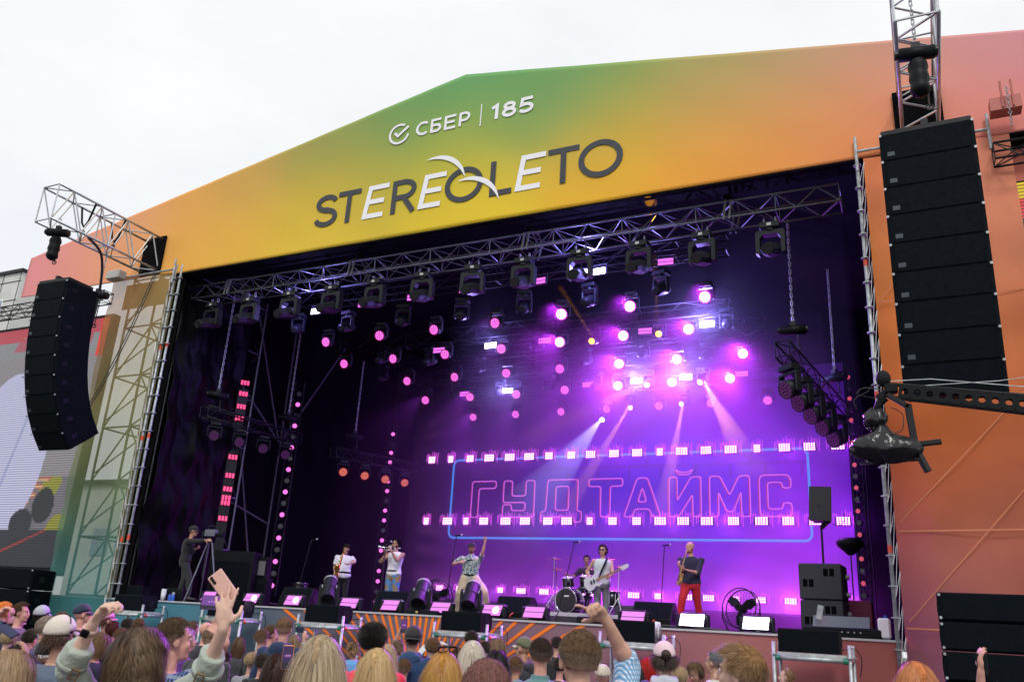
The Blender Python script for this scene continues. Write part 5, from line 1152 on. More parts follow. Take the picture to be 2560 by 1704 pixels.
def hand(mb,wr,d,n,side,curl=(.3,.3,.35,.4),thumb=.4,k=1.0,spread=.12):
    "palm, four fingers, thumb; d = finger direction, n = palm normal, side = +1 if thumb lies along d x n"
    d=Vector(d).normalized(); n=Vector(n); n=(n-d*n.dot(d)).normalized(); s=d.cross(n).normalized()*side; wr=Vector(wr)
    R=Matrix((s,d,n)).transposed()
    mb.ell(wr+d*.05*k,(.04*k,.055*k,.017*k),R,nu=10,nv=8); mb.ell(wr+d*.012*k,(.028*k,.03*k,.02*k),R,nu=10,nv=6); mb.ell(wr+d*.035*k+s*.022*k+n*.008*k,(.018*k,.03*k,.014*k),R,nu=8,nv=6)
    L_=(.078,.088,.082,.064)
    for i in range(4):
        off=(.029-.0195*i)*k; p=wr+d*(.09-.004*abs(i-1.2))*k+s*off; a=0; dd=(d+s*spread*(1-i*.7)).normalized(); ln=L_[i]*k
        for j,fr in enumerate((.45,.32,.25)):
            a+=curl[i]*(1.0 if j else .9); q=p+(dd*math.cos(a)+n*math.sin(a))*ln*fr; r0=(.0095-.001*j)*k; cap_(mb,p,q,r0,r0*.92,n=8); p=q
    p=wr+d*.025*k+s*.03*k; dd=(d*.62+s*.75+n*thumb*.5).normalized(); q=p+dd*.045*k; cap_(mb,p,q,.0125*k,.011*k,n=8); dd=(d*.9+s*.25*(1-thumb)+n*thumb*.9).normalized(); cap_(mb,q,q+dd*.034*k,.011*k,.009*k,n=8)
def head_parts(mb,M,k=1.0,female=False,bald=False):
    def E(c,r,R=None): mb.ell(M@(Vector(c)*k),tuple(x*k for x in r),(M.to_3x3()@(R if R is not None else Matrix.Identity(3))),nu=16,nv=12)
    E((0,-.008,.028),(.075,.095,.088)); E((0,.032,-.03),(.06,.058,.085)); E((0,.036,-.083),(.046 if not female else .04,.048,.033)); E((0,.068,-.1),(.018,.016,.015))
    E((0,.082,.024),(.046,.014,.011)); E((0,.091,-.06),(.021,.009,.011)); E((.034,.066,-.03),(.02,.02,.025)); E((-.034,.066,-.03),(.02,.02,.025))
    mb.cyl(M@(Vector((0,.088,.012))*k),M@(Vector((0,.113,-.03))*k),.008*k,.0125*k,n=8); E((0,.108,-.034),(.014,.011,.009))
    for s_ in(-1,1): E((s_*.08,-.002,-.008),(.009,.02,.031),Matrix.Rotation(-s_*.25,3,'Z'))
CR=np.array([.079,.099,.092]); CC=np.array([0,-.008,.03])
def hair(parent,M,k,style,c1,c2,n=900,L=.04,width=.0035,name='hair',wave=0,vol=1,seed=1,root=None,spiky=0,parting=0,fade=0,capped=False):
    "shell plus strands; M head matrix, c1 dark, c2 light"
    rg=np.random.default_rng(seed); c1=np.array(c1);c2=np.array(c2); root=np.array(root) if root is not None else c1*.8
    A=np.array(M.to_3x3()); T0=np.array(M.translation)
    # shell
    nu,nv=40,24; sh=MB().ell((0,0,0),(1,1,1),nu=nu,nv=nv); V=np.array(sh.v)
    def mask(u):
        front=(u[:,1]>.35)&(u[:,2]<.62+.0*u[:,1]); side=(u[:,1]>.02)&(u[:,2]<-.02)&(np.abs(u[:,0])>.2)
        low=u[:,2]<(-.62 if style in('short','buzz','fade') else -.8); return ~(front|side|low)
    m_=mask(V); th=np.where(m_,{'short':.010,'buzz':.004,'fade':.008,'long':.014,'curly':.03,'bun':.006,'cap':.004,'tuck':.008}.get(style,.01),-.014)
    if style in('short','fade'): th=np.where(m_&(V[:,2]>.1),.014,th); th=np.where(m_&(V[:,2]<-.25),.003,th)
    th=th+np.where(m_,rg.normal(size=len(th))*.0016,0)
    P_=(V*(CR+th[:,None])+CC)*k; P_=P_@A.T+T0
    sh.v=[tuple(p) for p in P_]; o=sh.obj(name,None,parent,smooth=True); base=(c1*.75+c2*.25)
    sc_=SKC.get(fade) if fade else None
    z_=V[:,2]
    def cf(co):
        c=np.tile(base,(len(co),1))
        if fade:
            t=np.clip((.12-z_)/.42,0,1)[:,None]; c=c*(1-t*.92)+np.array(fade)*(t*.92)
        return c
    put_color(o.data,cf)
    # strands
    u=rg.normal(size=(n*3,3)); u/=np.linalg.norm(u,axis=1,keepdims=True); u=u[mask(u)&((u[:,2]<.12) if capped else True)][:n]; N=len(u)
    rr=CR+.002; p=(u*rr+CC)*k
    K={'short':3,'buzz':2,'fade':3,'long':14,'curly':12,'bun':4,'cap':4,'tuck':8}.get(style,4)
    ln=L*k*rg.uniform(.75,1.15,N)
    if style in('short','fade'): ln*=np.clip((u[:,2]+.75)/1.0,.18,1)
    step=ln/K
    crown=np.array([0,-.5,.85]) if style!='long' else np.array([parting*.02,0.0,1.0])
    if style in('long','tuck','bun'):
        flow=np.stack([u[:,0]*1.2+np.sign(u[:,0]+1e-3)*.15,-.5+0*u[:,0],-.9+0*u[:,0]],1)
        flow[:,0]=np.where(u[:,2]>.2,np.sign(u[:,0])*1.0,flow[:,0]); 
    elif style=='curly': flow=u*1.0+np.array([0,-.1,-.5])
    else:
        flow=u-crown*(u@crown)[:,None]; flow=flow-u*(flow*u).sum(1,keepdims=True); flow=flow+np.array([0,.5,-.1])*(u[:,2:3]>.5)
    lift={'short':.8,'buzz':1.2,'fade':.28,'long':.22,'curly':.55,'bun':.1,'cap':.1,'tuck':.2}.get(style,.3)+spiky
    d=flow/np.linalg.norm(flow,axis=1,keepdims=True)+u*lift+rg.normal(size=(N,3))*(.035 if style=='long' and not wave else .12 if style in('long','bun','tuck') else .09 if style in('fade','short') else .35); d/=np.linalg.norm(d,axis=1,keepdims=True)
    pts=[p.copy()]; dirs=[d.copy()]; ph=rg.uniform(0,6.28,N); out_=rg.uniform(.002,.013,N) if style=='long' else rg.uniform(.0,.03,N)
    fly=rg.random(N)<(.015 if style=='long' else .04); d[fly]+=u[fly]*.6; out_=out_*vol
    if wave: ph=u[:,0]*11+u[:,1]*8+u[:,2]*6+rg.uniform(0,1.6,N)
    for s_ in range(K):
        if wave: d=d+wave*np.stack([np.sin(ph+s_*1.1),np.cos(ph*1.3+s_*.9)*.6,0*ph],1)
        if style in('long','tuck','cap'): d=d+np.array([0,-.02,-.5])
        if style=='curly': d=d+np.array([0,0,-.34])+.5*np.stack([np.sin(ph+s_*1.5),np.cos(ph*1.7+s_*1.3),np.sin(ph*.6+s_*1.9)*.6],1)
        d=d/np.linalg.norm(d,axis=1,keepdims=True); p=p+d*step[:,None]
        if style in('long','tuck','curly','cap','bun'):
            q=(p/k-CC)/(CR+.006+out_[:,None]*(1 if style!='bun' else .2)); r_=np.linalg.norm(q,axis=1); inside=r_<1; p=np.where(inside[:,None],((q/np.maximum(r_,1e-6)[:,None])*(CR+.006+out_[:,None])+CC)*k,p)
            # keep off neck and shoulders
            below=p[:,2]<-.11*k; rad=np.sqrt((p[:,0]/(.085*k))**2+((p[:,1]+.02*k)/(.085*k))**2); f=np.where(below&(rad<1),1/np.maximum(rad,.2),1); p[:,0]*=f; p[:,1]=(p[:,1]+.02*k)*f-.02*k
            if style=='long': 
                sh_=p[:,2]<-.24*k; p[:,1]=np.where(sh_&(p[:,1]<0),np.minimum(p[:,1],-.125*k-out_*.6),p[:,1]); p[:,1]=np.where(sh_&(p[:,1]>=0),np.maximum(p[:,1],.12*k),p[:,1])
        pts.append(p.copy()); dirs.append(d.copy())
    Pp=np.stack(pts,1); N,K1,_=Pp.shape
    tang=np.gradient(Pp,axis=1); cen=CC*k+np.array([0,0,-.05*k]); radial=Pp-cen; radial[:,:,2]*=.3
    wv=np.cross(tang,radial); wv/=np.maximum(np.linalg.norm(wv,axis=2,keepdims=True),1e-9)
    taper=np.linspace(1,.35,K1)[None,:,None]*width*(.62 if style=='long' else .7)*k*rg.uniform(.5,1.4,N)[:,None,None]
    tw=rg.normal(size=(N,1,3))*(.05 if style=='long' else .35 if style=='curly' else .12); wv=wv+tw; wv/=np.linalg.norm(wv,axis=2,keepdims=True)
    A1=(Pp-wv*taper*.5)@A.T+T0; B1=(Pp+wv*taper*.5)@A.T+T0
    VV=np.empty((N,K1,2,3)); VV[:,:,0]=A1; VV[:,:,1]=B1; VV=VV.reshape(-1,3)
    idx=np.arange(N*K1*2).reshape(N,K1,2); F_=np.stack([idx[:,:-1,0],idx[:,:-1,1],idx[:,1:,1],idx[:,1:,0]],-1).reshape(-1,4)
    me=bpy.data.meshes.new(name+'_strands'); me.vertices.add(len(VV)); me.vertices.foreach_set('co',VV.astype(np.float32).ravel())
    nl=len(F_)*4; me.loops.add(nl); me.loops.foreach_set('vertex_index',F_.astype(np.int32).ravel()); me.polygons.add(len(F_)); me.polygons.foreach_set('loop_start',np.arange(0,nl,4,dtype=np.int32)); me.update(calc_edges=True)
    t=rg.beta(1.3,1.3,N); streak=.5+.3*np.sin(u[:,0]*23+u[:,1]*9+seed)+.3*np.sin(u[:,0]*51-u[:,1]*17+seed*2); t=np.clip(t*.45+streak*.55,0,1); cc=c1[None]*(1-t[:,None])+c2[None]*t[:,None]
    rt=np.clip(1-np.linspace(0,1,K1)*{'long':5,'curly':2.5}.get(style,1.4),0,1)*.6
    col=cc[:,None,:]*(1-rt[None,:,None])+root[None,None,:]*rt[None,:,None]; col=np.repeat(col[:,:,None,:],2,2).reshape(-1,3)
    if fade:
        tt=np.clip((.08-u[:,2])/.4,0,1)*.75; tt=np.repeat(np.repeat(tt[:,None],K1,1)[:,:,None],2,2).reshape(-1,1); col=col*(1-tt)+np.array(fade)*tt
    a=me.color_attributes.new('Col','FLOAT_COLOR','POINT'); c4=np.ones((len(col),4),np.float32); c4[:,:3]=col; a.data.foreach_set('color',c4.ravel())
    link('strands',me,M_hair,o); o.data.materials.clear(); o.data.materials.append(M_hsh); return o
SKC={}
def hat(parent,M,k,c,style='cap',back=False,m=None,brimc=None):
    m=m or fabric('cap_cloth',c,.8); b=MB().ell((0,0,0),(1,1,1),nu=28,nv=18); V=np.array(b.v); A=np.array(M.to_3x3());T0=np.array(M.translation)
    zc=.02 if style!='bucket' else -.1
    th=np.where(V[:,2]>zc-.25*V[:,1]*0-.12*(V[:,1]<0),.019,-.01); Pn=(V*(CR+th[:,None]*np.array([1,1,1.15]))+CC+np.array([0,0,.006]))*k
    b.v=[tuple(p) for p in (Pn@A.T+T0)]; o=b.obj('cap',m,parent,smooth=True)
    q=MB(); s_=-1 if back else 1; vs=[];n=10
    for r0,z0 in((.0,.0),(1.0,-.018)):
        for i in range(n+1):
            a=math.pi*(i/n)*.72+math.pi*.14; x=.088*math.cos(a)*(1+.05*r0); y=s_*(.083*math.sin(a)+(.075*r0*math.sin(a)**.7 if math.sin(a)>0 else 0))-.006; vs.append(M@(Vector((x,y,.038+z0-.05*abs(math.cos(a))*.3))*k))
    q.add(vs,[(i,i+1,n+2+i,n+1+i) for i in range(n)]); bo=q.obj('brim',m if brimc is None else fabric('brim_cloth',brimc),o,smooth=True); sheet_thick(bo,.006)
    MB().ell(M@(Vector((0,-.008,.135))*k),(.009,)*3,nu=8,nv=6).obj('button',m,o)
    return o
def face(parent,M,k,glasses=None,mouth='closed',beard=None,brow=(.05,.03,.02)):
    R3=M.to_3x3()
    for s_ in(-1,1):
        e=MB().ell(M@(Vector((s_*.031,.0855,.004))*k),(.012*k,.008*k,.006*k),R3,nu=10,nv=6).obj('eye',M_eyew,parent,smooth=True); MB().ell(M@(Vector((s_*.031,.092,.004))*k),(.005*k,.003*k,.005*k),R3,nu=8,nv=6).obj('iris',M_eyed,e)
        MB().ell(M@(Vector((s_*.032,.091,.024))*k),(.019*k,.005*k,.004*k),R3,nu=8,nv=6).obj('eyebrow',mat('brow',brow,.8),parent)
    if mouth=='open': MB().ell(M@(Vector((0,.094,-.066))*k),(.017*k,.009*k,.014*k),R3,nu=10,nv=6).obj('mouth',mat('mouth_inside',(.12,.02,.02),.6),parent)
    elif mouth=='smile': MB().ell(M@(Vector((0,.096,-.06))*k),(.02*k,.006*k,.006*k),R3,nu=10,nv=6).obj('teeth',M_teeth,parent)
    else: MB().ell(M@(Vector((0,.096,-.061))*k),(.02*k,.006*k,.006*k),R3,nu=10,nv=6).obj('mouth',M_lip,parent)
    if beard is not None:
        b=MB(); b.ell(M@(Vector((0,.05,-.088))*k),(.05*k,.046*k,.032*k),R3,nu=14,nv=8); b.ell(M@(Vector((0,.096,-.047))*k),(.026*k,.008*k,.006*k),R3,nu=10,nv=6); b.ell(M@(Vector((.055,.01,-.06))*k),(.02*k,.025*k,.04*k),R3,nu=10,nv=6); b.ell(M@(Vector((-.055,.01,-.06))*k),(.02*k,.025*k,.04*k),R3,nu=10,nv=6); b.obj('beard',mat('beard_hair',beard,.8,bump=.6,bump_scale=300),parent,smooth=True)
    if glasses:
        g_=MB()
        for s_ in(-1,1): g_.ell(M@(Vector((s_*.034,.101,.004))*k),(.027*k,.006*k,.019*k),R3,nu=12,nv=8)
        g_.cyl(M@(Vector((-.02,.103,.012))*k),M@(Vector((.02,.103,.012))*k),.003*k,n=5)
        for s_ in(-1,1): g_.cyl(M@(Vector((s_*.06,.095,.008))*k),M@(Vector((s_*.082,.0,.008))*k),.003*k,n=5)
        g_.obj('sunglasses',mat('dark_glasses',(.01,.01,.012),.15),parent)
def person(label,C,H=None,z0=0.0,turn=0,headturn=None,pitch=0,roll=0,skin=0,vox=.012,female=False,hairspec=None,cap=None,faceopt=None,arms={},legs={},
           shirt=(.1,.1,.12),shirtm=None,sleeve='short',sleevem=None,hood=None,trousers=(.03,.035,.05),trm=None,shoes=(.03,.03,.03),pelvis=None,group=None,slim=1.0,hem=None,collar=None,hairn=2.0,fold=.014):
    C=Vector(C); th=math.radians(26.5-turn); 
    if H is None: H=(C.z-z0)/1.632*1.75
    k=H/1.75; root=Vector((C.x,C.y,z0)) if pelvis is None else Vector((pelvis[0],pelvis[1],z0))
    # head sits a little ahead of the heels
    if pelvis is None: root=root-Vector((-math.sin(th),math.cos(th),0))*.03*k
    t=thing('person',label,'person',root,(0,0,th),group)
    Rm=Matrix.Rotation(-th,3,'Z'); loc=lambda w_: Rm@(Vector(w_)-root)
    hc=loc(C)                      # head centre, local
    ht=math.radians(-( (headturn if headturn is not None else turn)-turn))
    Mh=Matrix.Translation(hc)@Matrix.Rotation(ht,4,'Z')@Matrix.Rotation(math.radians(pitch),4,'X')@Matrix.Rotation(math.radians(roll),4,'Y')
    W_=.92 if female else 1.0; W_*=slim
    nb=hc+Mh.to_3x3()@Vector((0,-.03*k,-.175*k)); nb.z=min(nb.z,hc.z-.15*k); pv=Vector((0,0,.93*k)) 
    ax=(nb-pv); 
    def tor(inf,hemf=-.09,sec=None):
        S_=[(-.10,.125,.1),(0.0,.165,.12),(.17,.148,.108),(.33,.138,.102),(.55,.155,.112),(.72,.172,.12),(.86,.17,.112),(.94,.125,.09),(1.0,.075,.068)]
        return [((pv+ax*f+Vector((0,-.012*k*(1 if f>.5 else 0),0))),(rx*W_+inf)*k,(ry+inf)*k) for f,rx,ry in S_ if f>=hemf-.001]
    shl={s_:pv+ax*.87+Vector((s_*.175*W_*k,-.01*k,0)) for s_ in(-1,1)}
    body=MB(); body.loft(tor(0),n=20); head_parts(body,Mh,k,female); cap_(body,pv+ax*.96,hc+Mh.to_3x3()@Vector((0,-.02,-.07))*k,.054*k*(.9 if female else 1),.05*k*(.9 if female else 1))
    joints={}
    for s_,nm in((-1,'L'),(1,'R')):
        a=arms.get(nm); sp=shl[s_]
        if a is None:
            el=sp+Vector((s_*.06,-.02,-.29))*k; wr=el+Vector((-s_*.0,.09,-.235))*k; hd=Vector((0,.3,-1)); pn=Vector((-s_,0,0)); cu=(.4,.4,.45,.5); tb=.4; ts=1
        else:
            el=loc(a['e']); wr=loc(a['w']); hd=Rm@Vector(a['d']); pn=Rm@Vector(a['n']); cu=a.get('c',(.3,.3,.35,.4)); tb=a.get('t',.4)
            # keep limb lengths human
            ud=(el-sp); el=sp+ud.normalized()*min(max(ud.length,.27*k),.31*k); fd=(wr-el); wr=el+fd.normalized()*min(max(fd.length,.235*k),.27*k)
        ts=s_ if a is None else a.get('s',1)
        ts=ts if a is not None else (1 if s_>0 else -1)
        cap_(body,sp,el,.05*k,.039*k); cap_(body,el,wr,.041*k,.026*k); body.ell(el.lerp(wr,.28),(.043*k,.043*k,.07*k),(wr-el).to_track_quat('Z','Y').to_matrix(),nu=10,nv=8)
        body.ell(sp,(.062*k,.062*k,.058*k)); 
        hand(body,wr+(wr-el).normalized()*.005*k,hd,pn,ts,cu,tb,k*1.02,spread=(a or {}).get('sp',.12)); joints[nm]=(sp,el,wr)
    lj={}
    for s_,nm in((-1,'L'),(1,'R')):
        hp=pv+Vector((s_*.09*k,0,-.02*k)); g=legs.get(nm)
        if g: kn=loc(g['k']); an=loc(g['a'])
        else: kn=Vector((s_*.1*k,.015*k,.5*k)); an=Vector((s_*.11*k,-.02*k,.09*k))
        td=kn-hp; kn=hp+td.normalized()*min(td.length,.46*k); lj[nm]=(hp,kn,an)
        cap_(body,hp,kn,.082*k,.054*k); cap_(body,kn,an,.054*k,.037*k)
    bo=body.obj('body',SK[skin],t); remesh(bo,vox,3 if vox>.008 else 5)
    # shirt
    sm=shirtm or fabric('shirt',shirt); s=MB(); s.loft(tor(.022,-.1 if hem is None else hem),n=24)
    for nm in 'LR':
        sp,el,wr=joints[nm]; s.ell(sp if sleeve!='none' else sp.lerp(pv+ax*.86,.38),(.073*k,.07*k,.066*k) if sleeve!='none' else (.055*k,.06*k,.07*k))
        if sleeve=='short': e=sp.lerp(el,.72); s.cyl(sp,e,.064*k,.066*k,n=14)
        elif sleeve=='elbow': s.cyl(sp,el,.064*k,.06*k,n=14); s.ell(el,(.056*k,)*3); e=el.lerp(wr,.2); s.cyl(el,e,.056*k,.06*k,n=14)
        elif sleeve=='long': s.cyl(sp,el,.066*k,.056*k,n=14); s.ell(el,(.056*k,)*3); s.cyl(el,el.lerp(wr,.93),.056*k,.043*k,n=14)
        elif sleeve=='rolled': s.cyl(sp,el,.07*k,.062*k,n=14); s.ell(el,(.062*k,)*3); s.cyl(el,el.lerp(wr,.5),.062*k,.062*k,n=14)
    if collar or hood is not None: s.lathe([(.062*k,-.01*k),(.078*k,.0),(.07*k,.045*k),(.062*k,.045*k)],pv+ax*.985,None,n=16)
    if hood is not None:
        hb=MB(); hb.ell(pv+ax*.95+Vector((0,-.1*k,.0)),(.125*k,.065*k,.075*k)); hb.ell(pv+ax*.99+Vector((.075*k,-.03*k,0)),(.05*k,.07*k,.05*k)); hb.ell(pv+ax*.99+Vector((-.075*k,-.03*k,0)),(.05*k,.07*k,.05*k)); hb.ell(pv+ax*.86+Vector((0,-.115*k,.0)),(.08*k,.04*k,.07*k))
        h_=hb.obj('hood',hood if not isinstance(hood,tuple) else fabric('hood_cloth',hood),t); remesh(h_,max(vox,.01),3,fold*1.5)
    if sleeve is not False and sm is not None:
        so_=s.obj('shirt',sm,t); remesh(so_,max(vox,.009),4,fold)
    # trousers
    tm=trm or fabric('trousers',trousers); q=MB(); q.loft([(pv+Vector((0,0,z*k)),rx*k*W_,ry*k) for z,rx,ry in((-.12,.13,.11),(-.02,.178,.132),(.08,.168,.125),(.12,.16,.12))],n=20)
    for nm in 'LR':
        hp,kn,an=lj[nm]; wd=(legs or {}).get('wide',1.0); q.cyl(hp,kn,.095*k*wd,.07*k*wd,n=12); q.ell(hp,(.095*k*wd,)*3); q.ell(kn,(.07*k*wd,)*3); q.cyl(kn,an,.07*k*wd,.058*k*wd,n=12)
    tr_=q.obj('trousers',tm,t); remesh(tr_,max(vox*1.5,.014),4,fold)
    for nm in 'LR':
        an=lj[nm][2]; fo=Vector((0,1,0)); sh=MB(); b0=Vector((an.x,an.y,an.z-.055*k)); sh.loft([(b0+fo*(-.07*k)+Vector((0,0,0)),.03*k,.03*k,Matrix.Rotation(-math.pi/2,3,'X')),(b0+fo*(-.04*k),.042*k,.05*k,Matrix.Rotation(-math.pi/2,3,'X')),(b0+fo*.06*k,.048*k,.038*k,Matrix.Rotation(-math.pi/2,3,'X')),(b0+fo*.16*k+Vector((0,0,-.012*k)),.045*k,.025*k,Matrix.Rotation(-math.pi/2,3,'X')),(b0+fo*.2*k+Vector((0,0,-.018*k)),.02*k,.014*k,Matrix.Rotation(-math.pi/2,3,'X'))],n=10); sh.obj('shoe',fabric('shoe_leather',shoes,.5),t,smooth=True)
    if hairspec: 
        hs=dict(hairspec); hs['capped']=bool(cap); hs['n']=int(hs.get('n',900)*hairn); hair(t,Mh,k,**hs)
    if cap: hat(t,Mh,k,**cap)
    if faceopt is not None: face(t,Mh,k,**faceopt)
    t['_dummy']=0; del t['_dummy']
    return t,Mh,k,joints,loc
SKF=(.5,.3,.22)
def dist_of(hpx): return F_PX*.245/hpx
def V_(px,py,d): return PD(px,py,d)
FWD=Vector((RW[0,2],RW[1,2],0)).normalized(); RGT=Vector((FWD.y,-FWD.x,0)); UP=Vector((0,0,1))
BR=(.055,.03,.017); BRL=(.16,.095,.05); DK=(.012,.009,.008); DKL=(.05,.035,.025); BL=(.33,.23,.11); BLL=(.72,.58,.36)
def hsp(style,c1,c2,n=900,L=.04,**k): return dict(style=style,c1=c1,c2=c2,n=n,L=L,**k)
HAIRCUT=dict(brown=lambda s,n=900:hsp('short' if s%2 else 'fade',BR,BRL,int(n*1.6),.045,seed=s,fade=0 if s%2 else SKF),dark=lambda s,n=900:hsp('short' if s%2 else 'fade',DK,DKL,int(n*1.6),.045,seed=s,fade=0 if s%2 else SKF),blond=lambda s,n=900:hsp('short',(.2,.13,.07),(.45,.33,.19),n,.04,seed=s))
# ---------------------------------------------------------------- crowd
def phone(label,c,d_right,d_up,size=(.075,.155,.009),m=None,screen=None,screencol=None):
    "phone whose screen faces -n"
    u=Vector(d_right).normalized(); v=Vector(d_up); v=(v-u*v.dot(u)).normalized(); n=u.cross(v); R=Matrix((u,v,n)).transposed()
    t=thing('phone',label,'phone',c); MB().bbox((0,0,0),size,.006,R).obj('case',m or M_black,t)
    if screen:
        MB().box(R@Vector((0,0,screen*(size[2]/2+.001))),(size[0]*.92,size[1]*.94,.001),R).obj('screen',emat('phone_screen',screencol or s2l((60,20,90)),1.0),t); w0=size[0]; h0_=size[1]
        q=MB(); q.box(R@Vector((0,-h0_*.32 if h0_>w0 or 1 else 0,screen*(size[2]/2+.0022))),(w0*.9,h0_*.25,.001),R); q.obj('screen_crowd',emat('screen_dark',s2l((25,12,35)),.8),t); q=MB(); [q.box(R@Vector((w0*(.1+.09*i_-.3),h0_*(.05+.04*(i_%2)),screen*(size[2]/2+.0022))),(w0*.05,h0_*.06,.001),R) for i_ in range(6)]; q.obj('screen_lights',emat('screen_pink',s2l((240,150,240)),1.0),t)
    else:
        q=MB()
        for k_ in range(3): c0=R@Vector((-size[0]*.28,size[1]*(.42-.09*k_),size[2]/2)); q.cyl(c0,c0+R@Vector((0,0,.003)),.007,n=10)
        q.obj('camera_lens',M_black,t)
    return t
